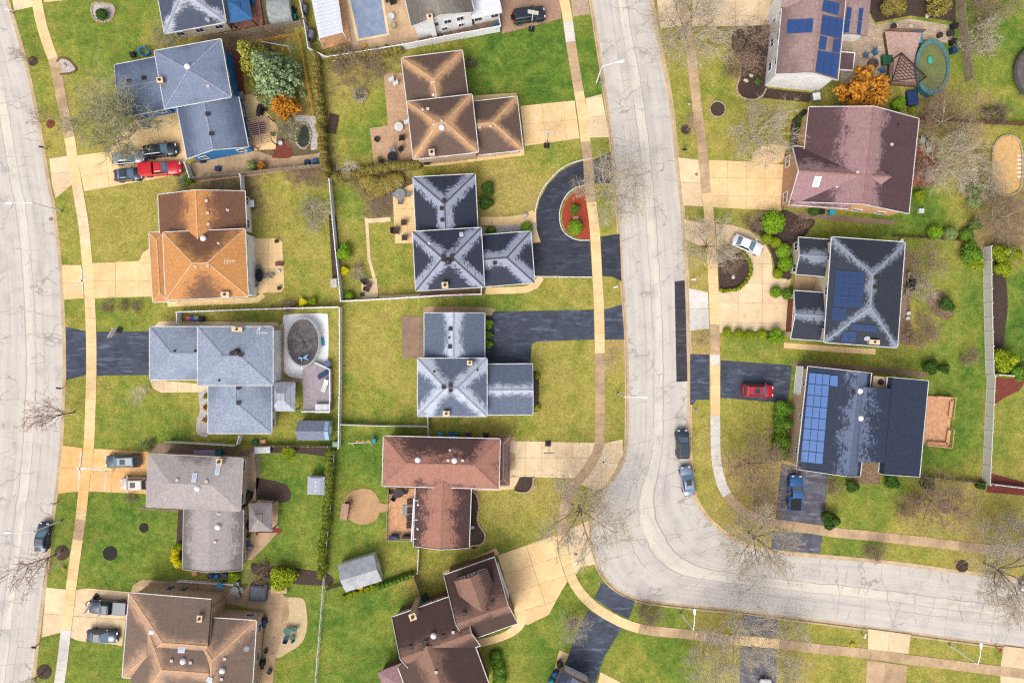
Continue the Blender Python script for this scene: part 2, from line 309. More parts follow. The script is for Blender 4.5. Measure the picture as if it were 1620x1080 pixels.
# ------------------------------------------------------------------ roads, lawn sheet, kerbs
RB_W = [(880, -210), (915, -80), (933, 0), (941, 50), (947, 90), (955, 145), (963, 200), (969, 260), (976, 340), (981, 420), (987, 500), (989.7, 560), (990.5, 630), (990, 690), (987, 717),
        (976, 745), (957, 772), (944, 795), (936, 815), (933.5, 837), (935, 862), (944, 895), (957, 917), (976, 935), (1003, 948), (1045, 956), (1110, 963), (1165, 968), (1225, 976), (1290, 984), (1390, 997), (1500, 1012), (1620, 1027), (1830, 1054)]
RB_E = [(985, -210), (1015, -80), (1032, 0), (1039, 45), (1047, 80), (1060, 145), (1067, 200), (1073, 260), (1079, 310), (1084, 380), (1088, 450), (1091, 530), (1092, 590), (1092, 650), (1092, 690),
        (1093, 722), (1096, 758), (1100, 782), (1106, 796), (1114, 808), (1126, 823), (1140, 835), (1150, 843), (1160, 849), (1172, 855), (1190, 863), (1210, 868), (1230, 871), (1262, 875), (1310, 879), (1403, 887.5), (1514, 902), (1620, 915), (1830, 940)]
RA_E = [(-55, -210), (-20, -100), (13, 0), (26, 40), (42, 97), (55, 155), (67, 217), (79, 290), (86, 322), (94, 389), (99, 450), (102, 510), (103.5, 560), (103, 610), (101, 651), (98.6, 704), (93, 762), (86.5, 810), (80.5, 860), (73.6, 915), (65, 985), (53, 1080), (34, 1180), (16, 1290)]
RA_W = [(x - 107, y) for x, y in RA_E]
def strip_road(name, A, B, label):
    a = []; b = []
    for i in range(len(A) - 1):
        for t in np.linspace(0, 1, 9)[:-1]:
            a.append(None); b.append(None)
    def cr(P, n=8):
        P = np.array(P, float); P = np.vstack([2 * P[0] - P[1], P, 2 * P[-1] - P[-2]]); o = []
        for i in range(1, len(P) - 2):
            for t in np.linspace(0, 1, n + 1)[:-1]:
                q, r, c, d = P[i - 1:i + 3]; o.append(0.5 * (2 * r + (c - q) * t + (2 * q - 5 * r + 4 * c - d) * t * t + (3 * r - q - 3 * c + d) * t ** 3))
        o.append(P[-2]); return np.array(o)
    a, b = cr(A), cr(B); n = len(a); K = 8
    v = []; uv = []; mid = (a + b) / 2; s = np.r_[0, np.cumsum(np.linalg.norm(np.diff(mid, axis=0), axis=1))] / PPM
    for i in range(n):
        for k in range(K + 1):
            p = a[i] + (b[i] - a[i]) * k / K; w = W(p[0], p[1], 0.0); v.append(w); uv.append((s[i], 9.2 * k / K))
    f = [(i * (K + 1) + k, i * (K + 1) + k + 1, (i + 1) * (K + 1) + k + 1, (i + 1) * (K + 1) + k) for i in range(n - 1) for k in range(K)]
    o = mk(name, v, f, M_road); tag(o, label, None, None, 'structure')
    l = o.data.uv_layers.new(name='UVMap'); vi = np.zeros(len(o.data.loops), np.int32); o.data.loops.foreach_get('vertex_index', vi)
    l.data.foreach_set('uv', np.array(uv)[vi].astype(np.float32).ravel())
    return a, b
rbw, rbe = strip_road('road', RB_W, RB_E, 'pale cracked street bending from the top to the right edge')
rae, raw = strip_road('road', RA_E, RA_W, 'pale cracked street along the left edge')
def Q(p): return np.array([W(x, y, 0.0)[:2] for x, y in p])
ROADS = [np.vstack([rbw, rbe[::-1]]), np.vstack([rae, raw[::-1]])]

# greenness / bare soil blobs of the lawns: x, y, radius, green, soil (pixels)
TURF = [(130, 60, 70, .68, 0), (130, 170, 60, .45, 0), (60, 130, 40, .5, 0), (90, 225, 30, .3, .1), (190, 350, 60, .4, 0), (110, 370, 30, .5, 0), (160, 490, 40, .58, 0), (460, 400, 60, .45, 0), (430, 290, 25, .66, 0), (470, 330, 25, .5, 0),
        (200, 640, 50, .5, 0), (110, 650, 30, .42, .05), (230, 690, 40, .7, 0), (180, 830, 60, .8, 0), (105, 830, 40, .66, 0), (220, 880, 40, .68, 0), (140, 1040, 50, .72, 0), (80, 1040, 20, .6, .1), (470, 850, 70, .74, 0), (470, 760, 40, .75, 0), (570, 1000, 70, .76, 0), (480, 1040, 40, .66, 0),
        (570, 750, 60, .72, 0), (590, 860, 50, .68, 0), (640, 905, 30, .4, .35), (600, 580, 60, .38, 0), (550, 600, 12, .7, 0), (600, 650, 40, .62, 0), (890, 600, 60, .38, 0), (860, 670, 50, .48, 0), (965, 560, 22, .05, 0), (965, 650, 25, .4, 0), (800, 310, 45, .22, 0), (850, 240, 30, .55, 0), (870, 460, 40, .5, 0), (790, 470, 30, .75, 0), (965, 460, 20, .4, 0),
        (840, 100, 70, .82, 0), (930, 100, 40, .88, 0), (950, 230, 14, .5, 0), (570, 190, 50, .66, 0), (560, 125, 40, .3, .6), (600, 100, 30, .35, .5), (615, 410, 40, .5, 0), (560, 320, 20, .7, .25), (600, 300, 35, .4, .8), (575, 430, 15, .45, .4), (840, 800, 55, .32, 0), (820, 860, 35, .6, 0), (700, 900, 30, .5, 0), (890, 1000, 60, .72, 0), (1010, 1040, 60, .66, 0), (1060, 1060, 40, .74, 0), (930, 905, 18, .6, 0), (1030, 970, 30, .6, 0),
        (1080, 130, 40, .46, 0), (1140, 120, 40, .5, 0), (1130, 220, 40, .46, 0), (1180, 190, 40, .4, .1), (1095, 60, 40, .35, .4), (1140, 50, 30, .3, .5), (1105, 335, 30, .5, 0), (1170, 345, 25, .5, 0), (1108, 430, 28, .3, .3), (1105, 535, 25, .05, .15), (1220, 550, 60, .58, 0), (1330, 560, 60, .55, .05), (1120, 690, 30, .32, 0), (1170, 670, 40, .42, 0), (1200, 750, 40, .12, .35), (1130, 790, 30, .38, 0), (1200, 790, 40, .1, .15), (1190, 850, 30, .15, .2),
        (1380, 790, 60, .62, 0), (1480, 810, 45, .3, .1), (1600, 800, 60, .3, 0), (1350, 862, 40, .7, 0), (1450, 872, 40, .42, 0), (1560, 880, 40, .3, .2), (1510, 660, 60, .78, 0), (1600, 680, 60, .55, 0), (1600, 500, 60, .85, 0), (1510, 540, 50, .7, 0), (1480, 430, 50, .5, .1), (1450, 520, 25, .3, .35), (1480, 340, 40, .88, 0), (1400, 355, 40, .72, 0), (1580, 50, 60, .76, 0), (1580, 160, 60, .58, 0), (1545, 260, 60, .25, .55), (1540, 185, 40, .3, .5), (1500, 230, 45, .35, .45), (1480, 170, 30, .3, .6), (1190, 60, 40, .3, .6), (1590, 360, 50, .2, .6), (1530, 330, 40, .4, .4),
        (1290, 1000, 40, .42, 0), (1150, 990, 40, .4, .1), (1160, 1050, 40, .3, .25), (1330, 1060, 50, .42, 0), (1480, 1070, 60, .5, 0), (1500, 1035, 40, .42, 0), (1270, 1050, 20, .3, .2), (440, 150, 60, .5, .15), (480, 130, 20, .35, .3), (470, 210, 60, .2, .8), (400, 270, 60, .2, .7), (390, 55, 50, .2, .8), (260, 70, 25, .4, .4), (520, 180, 20, .3, .4)]
def make_lawn():
    S = 5.0; xs = np.arange(-210, 1831, S); ys = np.arange(-210, 1291, S); X, Y = np.meshgrid(xs, ys); P = np.c_[X.ravel(), Y.ravel()]
    best = np.full(len(P), 1e9); near = P.copy()
    for line in (rbw, rbe, rae, raw):
        L = line[::2] if len(line) > 150 else line
        for i in range(len(L) - 1):
            a, b = L[i], L[i + 1]; d = b - a; t = np.clip(((P - a) @ d) / (d @ d + 1e-9), 0, 1); q = a + t[:, None] * d; e = np.linalg.norm(P - q, axis=1); k = e < best; best[k] = e[k]; near[k] = q[k]
    k = best < S * 0.6; P[k] = near[k]
    nx = len(xs); idx = np.arange(len(P)).reshape(len(ys), nx)
    quads = np.c_[idx[:-1, :-1].ravel(), idx[1:, :-1].ravel(), idx[1:, 1:].ravel(), idx[:-1, 1:].ravel()]
    cen = P[quads].mean(1); quads = quads[~(in_poly(cen, ROADS[0]) | in_poly(cen, ROADS[1]))]
    g = np.full(len(P), 0.5 * 0.02); so = np.zeros(len(P)); ww = np.full(len(P), 0.02)
    for x, y, r, gr, s in TURF:
        w = np.exp(-((P[:, 0] - x) ** 2 + (P[:, 1] - y) ** 2) / (2 * (r * 0.62) ** 2)); g += w * gr; so += w * s; ww += w
    g /= ww; so /= ww
    v = np.array([W(x, y) for x, y in P])
    bump = 0.02 * np.sin(v[:, 0] * 0.9 + 1.3 * np.sin(v[:, 1] * 0.5)) * np.sin(v[:, 1] * 0.8); v[:, 2] += np.where(k, 0, bump * 0.6 - 0.012)
    o = mk('lawn', v, quads, M_lawn); tag(o, 'patchy green and straw coloured lawns of all the yards', None, None, 'structure')
    at = o.data.color_attributes.new('turf', 'FLOAT_COLOR', 'POINT'); at.data.foreach_set('color', np.c_[g, so, np.zeros(len(g)), np.ones(len(g))].astype(np.float32).ravel())
    return o
make_lawn()
gmb = MB(); gmb.add([(-4000, -4000, -0.06), (4000, -4000, -0.06), (4000, 4000, -0.06), (-4000, 4000, -0.06)], [(0, 1, 2, 3)])
tag(gmb.build('ground', mat('far_ground', (150, 148, 70), (120, 130, 50), 0.2)), 'open ground reaching away on all sides', None, None, 'structure')

def kerb(line, side, label):
    p = Q(line[::1]); n = normals2(p) * side                     # n points to the road
    prof = [(-0.20, 0.02), (-0.20, GZ + 0.022), (-0.03, GZ + 0.026), (0.03, GZ - 0.01), (0.05, 0.02), (0.42, 0.008), (0.42, -0.03)]
    v = []; K = len(prof)
    for i in range(len(p)):
        for o, z in prof: q = p[i] + n[i] * o; v.append((q[0], q[1], z))
    f = [(i * K + k, i * K + k + 1, (i + 1) * K + k + 1, (i + 1) * K + k) for i in range(len(p) - 1) for k in range(K - 1)]
    tag(mk('kerb', v, f, M_kerb), label, None, None, 'structure')
kerb(rbw, 1 if False else 1, 'tan concrete kerb on the west side of the bending street')
kerb(rbe, -1, 'tan concrete kerb on the east side of the bending street')
kerb(rae, -1, 'tan concrete kerb along the left street')

# ------------------------------------------------------------------ concrete slabs
def clip(poly, a, b, c):                        # keep a*x+b*y<=c
    out = []; n = len(poly)
    for i in range(n):
        p, q = poly[i], poly[(i + 1) % n]; dp, dq = a * p[0] + b * p[1] - c, a * q[0] + b * q[1] - c
        if dp <= 0: out.append(p)
        if dp * dq < 0: t = dp / (dp - dq); out.append((p[0] + t * (q[0] - p[0]), p[1] + t * (q[1] - p[1])))
    return out
def area(p): return 0.5 * abs(sum(p[i][0] * p[(i + 1) % len(p)][1] - p[(i + 1) % len(p)][0] * p[i][1] for i in range(len(p))))
def slab_piece(root, poly, z, m, rng):
    c = np.mean(poly, axis=0); q = [(p[0] + (c[0] - p[0]) * 0.012 + 0, p[1] + (c[1] - p[1]) * 0.012) for p in poly]
    mb = MB(); mb.prism(q, z - 0.03, z + 0.022 + rng.uniform(-0.004, 0.004)); return mb.build('slab', m, root)
prng = random.Random(3)
def paved(name, poly_px, m, su=40, sv=40, ang=0.0, label=None, z=GZ, off=(0, 0), base=None):
    """A concrete area cast in slabs: a joint bed with one object per slab on it."""
    P = [tuple(W(x, y, z)[:2]) for x, y in poly_px]
    mb = MB(); mb.add([(p[0], p[1], z + 0.008) for p in P], [tuple(range(len(P)))]); root = mb.build(name, base or M_joint); tag(root, label, None, None, 'structure')
    a = math.radians(-ang); U = np.array([math.cos(a), math.sin(a)]); V = np.array([-U[1], U[0]]); o = W(poly_px[0][0] + off[0], poly_px[0][1] + off[1], z)[:2]
    uu = [(np.array(p) - o) @ U for p in P]; vv = [(np.array(p) - o) @ V for p in P]; su, sv = su / PPM, sv / PPM
    for i in range(math.floor(min(uu) / su), math.ceil(max(uu) / su)):
        for j in range(math.floor(min(vv) / sv), math.ceil(max(vv) / sv)):
            q = P
            for sg, vec, lim in ((-1, U, i * su), (1, U, (i + 1) * su), (-1, V, j * sv), (1, V, (j + 1) * sv)):
                q = clip(q, sg * vec[0], sg * vec[1], sg * (lim + o @ vec))
                if len(q) < 3: break
            if len(q) >= 3 and area(q) > 0.08: slab_piece(root, q, z + 0.008, m, prng)
    return root
def sheet(name, poly_px, m, z=GZ + 0.012, label=None, kind='structure', thick=0.03):
    P = [tuple(W(x, y, GZ)[:2]) for x, y in poly_px]; mb = MB(); mb.prism(P, z - thick, z); o = mb.build(name, m); tag(o, label, None, None, kind); return o
def smooth_poly(pts, step=5):
    p = list(pts) + [pts[0]]; return [tuple(q) for q in resample(p, step)[:-1]]

def sidewalk(pts, w, label, mats, s=16.0):
    c = resample(pts, s); n = normals2(c); L = [W(*(c[i] + n[i] * w / 2))[:2] for i in range(len(c))]; R = [W(*(c[i] - n[i] * w / 2))[:2] for i in range(len(c))]
    v = [(p[0], p[1], GZ + 0.012) for p in L] + [(p[0], p[1], GZ + 0.012) for p in R]; k = len(c)
    root = mk('sidewalk', v, [(i, i + 1, k + i + 1, k + i) for i in range(k - 1)], M_joint); tag(root, label, None, None, 'structure')
    for i in range(k - 1):
        m = mats(*((c[i] + c[i + 1]) / 2)); slab_piece(root, [tuple(L[i]), tuple(L[i + 1]), tuple(R[i + 1]), tuple(R[i])], GZ + 0.016, m, prng)
SWA = [(15, -170), (40, -60), (57.6, 0), (66, 40), (80, 83), (88, 104), (96, 150), (110, 217), (115, 250), (123, 300), (132, 353), (138, 414), (141.6, 464), (144, 520), (144.7, 582), (143, 651), (140.5, 707), (133, 770), (128, 818), (124, 847), (116.6, 899), (109, 958), (104, 1002), (94, 1080), (75, 1190), (60, 1280)]
def ma(x, y):
    if y > 1000: return M_concw
    if 100 < y < 212 or 820 < y < 850: return M_concd
    if 300 < y < 390: return M_concp
    return M_conco if 690 < y < 810 else M_conc
sidewalk(SWA, 16.5, 'tan concrete sidewalk beside the left street', ma)
SWB = [(850, -200), (880, -60), (892.5, 0), (898, 30), (903, 67), (910, 111), (917.5, 155), (923, 194), (926, 222), (930, 255), (933, 300), (940.7, 362), (945, 437), (947.6, 487), (949, 560), (949.3, 630), (949, 690), (945, 715), (931, 739), (917, 757), (902, 776), (894, 796), (890, 823), (889.7, 850), (892.5, 877), (899, 899), (911, 927), (935.5, 955), (969, 977), (999, 990), (1030, 997), (1074, 1001), (1108, 1005), (1167, 1012), (1228, 1017.5), (1300, 1026), (1370, 1033), (1437, 1042.5), (1514, 1052), (1581, 1060.5), (1650, 1069), (1820, 1091)]
def mb_(x, y):
    if x < 905 and 30 < y < 66: return M_concw
    if y < 600 and (66 < y < 150 or 222 < y < 320): return M_concd
    if 560 < y < 720 and x > 930: return M_concd
    if x > 1015 and not (1168 < x < 1228): return M_concd
    return M_concd if 690 < y < 850 else M_conc
sidewalk(SWB, 15.5, 'tan concrete sidewalk on the west side of the bending street', mb_)
SWC = [(1035, -200), (1066, -80), (1080, 0), (1086, 42), (1091, 69), (1098.6, 133), (1104, 180), (1110, 222), (1113, 253), (1116.7, 300), (1120, 323), (1125, 387), (1129, 459), (1130.5, 520), (1131, 550), (1131.3, 600), (1131.5, 659), (1132, 707), (1134, 734), (1140, 760), (1147, 777), (1160, 794), (1180, 811), (1205, 823), (1230, 828.5), (1289, 837), (1328, 842.5), (1375, 847), (1459, 856), (1542, 866), (1620, 874.5), (1820, 898)]
def mc_(x, y):
    if y > 658 and x < 1148 and y < 785: return M_concw
    if 560 < y < 577: return M_concw
    if x > 1148: return M_concd
    if y < 300 or 520 < y < 560: return M_concd
    return M_conc
sidewalk(SWC, 15.5, 'tan concrete sidewalk on the east side of the bending street', mc_)

# ------------------------------------------------------------------ driveways
def drive(label, poly, m, su=40, sv=40, ang=0): return paved('driveway', poly, m, su, sv, ang, label)
drive('tan concrete driveway with four parked cars', [(122, 246), (168, 240), (190, 214), (214, 188), (280, 172), (296, 250), (290, 275), (133, 303)], M_conc, 44, 34, -8)
drive('tan apron of the four car driveway', [(78, 251), (107, 247), (115, 291), (88, 314), (82, 290)], M_concp, 44, 24, -5)
drive('tan driveway of the orange roofed house', [(146, 416), (220, 413), (226, 400), (236, 393), (241, 478), (240, 469), (150, 472)], M_conc, 37, 28, 0)
drive('tan apron of the orange roofed house', [(98, 419), (129, 419), (133, 472), (101, 474)], M_conc, 40, 28, 0)
drive('orange tinted driveway of the taupe roofed house', [(149, 709), (236, 714), (232, 781), (141, 777)], M_conco, 30, 35, 2)
drive('orange tinted apron of the taupe roofed house', [(99, 704), (131, 708), (124, 777), (92, 780)], M_conco, 36, 36, 2)
drive('tan driveway of the bottom left brown house', [(121, 932), (140, 930), (206, 936), (193, 1022), (184, 1019), (124, 1013), (112, 1008)], M_concp, 36, 42, 4)
drive('tan apron of the bottom left brown house', [(73, 928), (107, 932), (96, 1000), (66, 1008)], M_concp, 40, 42, 4)
drive('tan driveway of the brown hipped roof house', [(823, 168), (909, 159), (917, 219), (830, 231)], M_conc, 34, 30, -6)
drive('tan apron of the brown hipped roof house', [(926, 156), (952, 149), (964, 217), (933, 218)], M_concp, 40, 30, -6)
drive('tan driveway of the red brown house', [(806, 697), (946, 700), (940, 722), (922, 750), (908, 756), (806, 753)], M_concp, 25, 27, 0)
drive('tan apron of the red brown house', [(952, 702), (985, 694), (986, 716), (975, 742), (957, 770), (945, 776), (914, 764), (936, 738), (947, 715)], M_concp, 60, 30, 0)
drive('wide tan driveway of the bottom brown house', [(787, 878), (881, 845), (882, 870), (890, 900), (898, 919), (888, 935), (868, 972), (835, 988), (820, 985)], M_conc, 48, 32, -18)
drive('tan apron of the wide bottom driveway', [(898, 838), (931, 823), (933, 862), (942, 892), (920, 896), (911, 908), (902, 890)], M_concp, 44, 36, -18)
drive('tan driveway of the mauve roofed house', [(1121, 253), (1190, 256), (1240, 260), (1236, 334), (1200, 332), (1126, 328)], M_conc, 30, 28, 1)
drive('tan apron of the mauve roofed house', [(1073, 249), (1105, 253), (1112, 327), (1080, 325)], M_concp, 40, 40, 1)
drive('circular tan driveway with the white sedan', [(1132, 354), (1160, 356), (1185, 365), (1208, 382), (1219, 402), (1223, 430), (1236, 441), (1252, 441), (1247, 460), (1243, 522), (1137, 526), (1137, 461), (1153, 462), (1172, 455), (1184, 442), (1188, 423), (1184, 405), (1172, 394), (1154, 388), (1134, 389)], M_concp, 38, 31, 1)
drive('tan upper apron of the circular driveway', [(1082, 347), (1100, 350), (1116, 354), (1118, 388), (1104, 388), (1085, 380)], M_concp, 40, 40, 2)
drive('new white apron of the circular driveway', [(1090, 456), (1120, 462), (1122, 520), (1091, 523)], M_concw, 40, 32, 1)
drive('tan driveway at the bottom right corner', [(1371, 1043), (1434, 1052), (1433, 1110), (1368, 1110)], M_concd, 30, 40, 3)
drive('tan apron at the bottom right corner', [(1373, 994), (1441, 1003), (1437, 1034), (1373, 1026)], M_concp, 34, 40, 4)
drive('tan driveway cut off by the right edge', [(1588, 1021), (1640, 1027), (1640, 1110), (1584, 1110), (1582, 1058)], M_concp, 40, 40, 4)
drive('pale driveway at the top edge beside the solar house', [(1095, -80), (1230, -80), (1226, 40), (1165, 42), (1095, 42)], M_concp, 36, 34, 2)
drive('tan apron at the top edge beside the solar house', [(1036, -20), (1075, -20), (1080, 42), (1045, 45)], M_concp, 40, 40, 2)
drive('tan driveway at the top left edge', [(68, -60), (150, -75), (165, -5), (70, 4)], M_concp, 40, 40, -5)
drive('tan apron at the top left edge', [(14, -40), (45, -42), (55, 10), (22, 18)], M_concp, 40, 40, -5)
def aspha(label, poly, m): return sheet('driveway', poly, m, GZ + 0.03, label, thick=0.06)
aspha('black sealed driveway of the light grey roofed house', [(153, 525), (238, 524), (238, 593), (153, 594)], M_asphb)
aspha('black sealed apron of the light grey roofed house', [(104, 517), (136, 524), (136, 593), (105, 601)], M_asphb)
aspha('curved black driveway around the red mulch island', [(843, 385), (843, 436), (937, 437), (933, 379), (915, 379), (900, 373), (890, 362), (886, 345), (888, 328), (897, 310), (910, 299), (926, 292), (925, 254), (905, 261), (885, 273), (866, 293), (854, 315), (848, 340), (849, 362), (856, 384)], M_asph)
aspha('upper black apron of the curved driveway', [(938, 254), (966, 241), (971, 290), (942, 290)], M_asph)
aspha('lower black apron of the curved driveway', [(950, 375), (980, 370), (983, 445), (970, 438), (953, 437)], M_asph)
aspha('long dark driveway of the pale blue roofed house', [(780, 493), (939, 490), (940, 537), (850, 540), (841, 545), (839, 576), (768, 576), (768, 530)], M_asphb)
aspha('dark apron of the pale blue roofed house', [(956, 490), (984, 482), (988, 537), (957, 537)], M_asphb)
aspha('dark driveway with the red car', [(1140, 570), (1252, 578), (1252, 590), (1250, 608), (1246, 634), (1226, 636), (1140, 629)], M_asphb)
aspha('dark apron beside the red car driveway', [(1092, 560), (1122, 561), (1122, 632), (1102, 632), (1096, 640), (1092, 640)], M_asphb)
aspha('grey driveway under the blue pickup', [(1236, 733), (1310, 747), (1306, 800), (1302, 830), (1227, 822), (1230, 790)], M_asphg)
aspha('grey apron below the blue pickup driveway', [(1223, 840), (1301, 846), (1297, 875), (1220, 868)], M_asphg)
aspha('slanting blue black driveway at the bottom', [(930, 964), (983, 993), (955, 1040), (940, 1085), (893, 1060), (905, 1020)], M_asphb)
aspha('blue black apron of the slanting bottom driveway', [(951, 920), (965, 930), (984, 942), (1005, 950), (995, 978), (972, 968), (941, 946)], M_asphb)
aspha('grey driveway at the bottom under the bare trees', [(1170, 1021), (1229, 1026), (1227, 1100), (1170, 1100)], M_asphg)
aspha('grey apron at the bottom under the bare trees', [(1175, 971), (1230, 979), (1228, 1009), (1173, 1003)], M_asphg)
sheet('road_patch', [(1067.5, 445), (1084, 443), (1088, 603), (1070.5, 604)], M_asphn, 0.008, 'long dark asphalt patch at the edge of the bending street', thick=0.02)
sheet('driveway', [(790, -60), (882, -78), (888, 30), (794, 54)], paver_material('pink_brick_pavers', (196, 160, 136), (176, 138, 118)), GZ + 0.03, 'brick paved driveway under the black off-roader', thick=0.06)
sheet('driveway', [(900, -40), (925, -40), (933, 22), (906, 27)], paver_material('pale_brick_pavers', (216, 188, 164), (196, 168, 146)), GZ + 0.03, 'brick paved apron at the top edge', thick=0.06)

# ------------------------------------------------------------------ walks and patios
def walk(pts, w, m, label, s=17):
    c = resample(pts, 6); n = normals2(c); poly = [tuple(c[i] + n[i] * w / 2) for i in range(len(c))] + [tuple(c[i] - n[i] * w / 2) for i in range(len(c) - 1, -1, -1)]
    c2 = resample(pts, s); n2 = normals2(c2); z = GZ + 0.006; L = [W(*(c2[i] + n2[i] * w / 2))[:2] for i in range(len(c2))]; R = [W(*(c2[i] - n2[i] * w / 2))[:2] for i in range(len(c2))]; k = len(c2)
    root = mk('path', [(p[0], p[1], z) for p in L] + [(p[0], p[1], z) for p in R], [(i, i + 1, k + i + 1, k + i) for i in range(k - 1)], M_joint); tag(root, label, None, None, 'structure')
    for i in range(k - 1): slab_piece(root, [tuple(L[i]), tuple(L[i + 1]), tuple(R[i + 1]), tuple(R[i])], z, m, prng)
walk([(760, 350), (800, 350), (835, 345), (846, 338)], 14, M_conc, 'front walk of the slate hipped house')
paved('path', [(838, 352), (848, 333), (849, 362), (855, 383), (843, 384)], M_conc, 30, 30, 0, 'widened end of the front walk beside the curved driveway')
walk([(768, 460), (830, 458), (849, 450), (856, 438)], 11, M_conc, 'walk along the slate hipped garage')
walk([(664, 466), (765, 462)], 11, M_conck, 'narrow walk behind the slate hipped house')
walk([(580, 345), (585, 420), (592, 440)], 5, M_concp, 'thin concrete strip beside the back yard of the slate hipped house', 30)
walk([(577, 350), (618, 347)], 7, M_concp, 'short concrete strip at the back yard corner', 14)
walk([(600, 470), (665, 467)], 4, M_concp, 'thin concrete strip along the white fence', 30)
paved('patio', [(572, 442), (596, 440), (599, 470), (572, 473)], M_concp, 26, 16, 0, 'small square patio in the fence corner')
paved('patio', [(621, 305), (655, 290), (660, 384), (625, 385)], M_conc, 22, 26, -2, 'rear patio of the slate hipped house')
paved('patio', [(403, 377), (441, 377), (447, 383), (450, 455), (445, 462), (404, 464)], M_conc, 22, 24, 0, 'rear patio of the orange roofed house')
walk([(265, 481), (330, 478), (410, 474), (417, 466)], 9, M_conc, 'side walk of the orange roofed house')
paved('path', [(237, 600), (330, 608), (330, 620), (255, 621), (242, 614)], M_concp, 22, 30, 0, 'rounded front walk of the light grey roofed house')
paved('path', [(245, 515), (252, 508), (290, 508), (440, 510), (440, 520), (245, 520)], M_concp, 24, 20, 0, 'side walk beside the light grey roofed house')
paved('patio', [(432, 515), (450, 512), (450, 597), (480, 600), (480, 607), (434, 607)], M_concd, 18, 20, 0, 'narrow patio between house and round pool')
paved('path', [(238, 713), (246, 703), (258, 700), (400, 712), (400, 722), (240, 716)], M_conck, 24, 20, 4, 'side walk beside the taupe roofed house')
paved('patio', [(388, 722), (402, 714), (406, 726), (405, 790), (440, 792), (440, 842), (400, 884), (386, 888)], M_concd, 20, 20, 0, 'rear patio of the taupe roofed house')
sheet('path', smooth_poly([(399, 704), (408, 712), (411, 740), (408, 770), (402, 772), (404, 740), (402, 722), (394, 712)]), paver_material('grey_pavers', (150, 136, 130), (128, 114, 110)), GZ + 0.03, 'curved paver path beside the taupe roofed house')
paved('patio', [(220, 801), (232, 803), (290, 806), (290, 812), (262, 807), (220, 806)], M_conck, 30, 20, 3, 'step beside the taupe roofed house')
paved('path', [(210, 925), (226, 916), (270, 919), (338, 922), (337, 946), (225, 938), (207, 938)], M_concd, 26, 26, 4, 'side walk beside the bottom left brown house')
paved('patio', [(338, 922), (395, 926), (440, 934), (455, 945), (458, 970), (436, 1040), (430, 1090), (405, 1090), (420, 990), (415, 966), (340, 950)], M_concd, 28, 26, 4, 'rear patio of the bottom left brown house')
sheet('gravel_patio', smooth_poly([(436, 946), (462, 944), (480, 947), (485, 965), (486, 990), (478, 1015), (458, 1030), (436, 1038), (436, 990)]), M_gravel, GZ + 0.02, 'tan gravel patch around the teal play seats')
sheet('patio', [(607, 118), (640, 115), (646, 160), (650, 210), (660, 256), (592, 263), (585, 203), (614, 199)], paver_material('tan_brick_pavers', (222, 184, 148), (200, 160, 126)), GZ + 0.03, 'tan paver patio behind the brown hipped roof house')
paved('path', [(660, 250), (757, 243), (829, 236), (830, 246), (700, 262), (672, 264)], M_conc, 26, 30, -5, 'walk below the brown hipped roof house')
paved('path', [(746, 152), (817, 147), (820, 158), (750, 162)], M_conc, 30, 30, -5, 'walk above the garage of the brown hipped roof house')
paved('patio', [(635, 500), (668, 499), (671, 567), (637, 566)], M_conck, 30, 36, 0, 'brown concrete patio behind the pale blue roofed house')
sheet('path', smooth_poly([(668, 495), (672, 486), (690, 485), (770, 486), (783, 492), (780, 500), (766, 498), (680, 494)]), M_concd, GZ + 0.02, 'narrow walk above the pale blue roofed house')
sheet('patio', smooth_poly([(573, 772), (590, 776), (600, 792), (601, 808), (594, 822), (575, 829), (556, 824), (545, 810), (545, 790), (556, 777)]), paver_material('round_patio_pavers', (222, 178, 134), (204, 160, 118)), GZ + 0.03, 'round tan paver patio with a bench swing')
sheet('path', [(600, 795), (614, 797), (614, 808), (600, 810)], paver_material('round_patio_pavers2', (222, 178, 134), (204, 160, 118)), GZ + 0.032, 'short paver path from the round patio to the deck')
paved('path', [(746, 770), (806, 768), (806, 754), (824, 754), (812, 773), (780, 776), (746, 776)], M_concp, 30, 30, 0, 'curved front walk of the red brown house')
paved('path', [(783, 690), (807, 686), (815, 690), (816, 755), (806, 755), (806, 692)], M_concd, 26, 26, 0, 'walk strip at the garage of the red brown house')
sheet('path', smooth_poly([(752, 1012), (790, 1002), (812, 988), (822, 966), (832, 966), (831, 985), (820, 1000), (795, 1013), (755, 1023)]), M_conc, GZ + 0.03, 'curved front walk of the bottom brown house')
paved('path', [(700, 905), (785, 866), (790, 876), (705, 918)], M_conc, 34, 30, -18, 'walk above the bottom brown house')
paved('path', [(868, 1090), (885, 1028), (900, 1034), (893, 1050), (882, 1090)], M_conc, 30, 40, -60, 'tan walk beside the bottom garage')
paved('path', [(950, 1062), (981, 1078), (980, 1092), (944, 1085)], M_conc, 30, 40, 20, 'tan walk right of the bottom garage')
sheet('path', smooth_poly([(1189, 255), (1192, 243), (1202, 233), (1216, 229), (1244, 231), (1242, 240), (1236, 257), (1210, 257)]), M_conc, GZ + 0.03, 'rounded walk at the mauve roofed house')
walk([(1242, 338), (1330, 346), (1415, 352)], 8, M_conck, 'side walk below the mauve roofed house', 26)
walk([(1240, 546), (1330, 553), (1385, 556)], 9, M_conc, 'side walk below the dark solar house', 24)
walk([(1255, 576), (1330, 580), (1465, 592)], 8, M_conck, 'narrow walk above the blue black roofed house', 24)
paved('path', [(1420, 398), (1440, 400), (1438, 440), (1432, 540), (1416, 545)], M_conck, 20, 26, 4, 'rear walk of the dark solar house')
paved('patio', [(1258, 436), (1304, 440), (1302, 464), (1254, 460)], M_concd, 16, 12, 4, 'stone paved entry between the two wings')
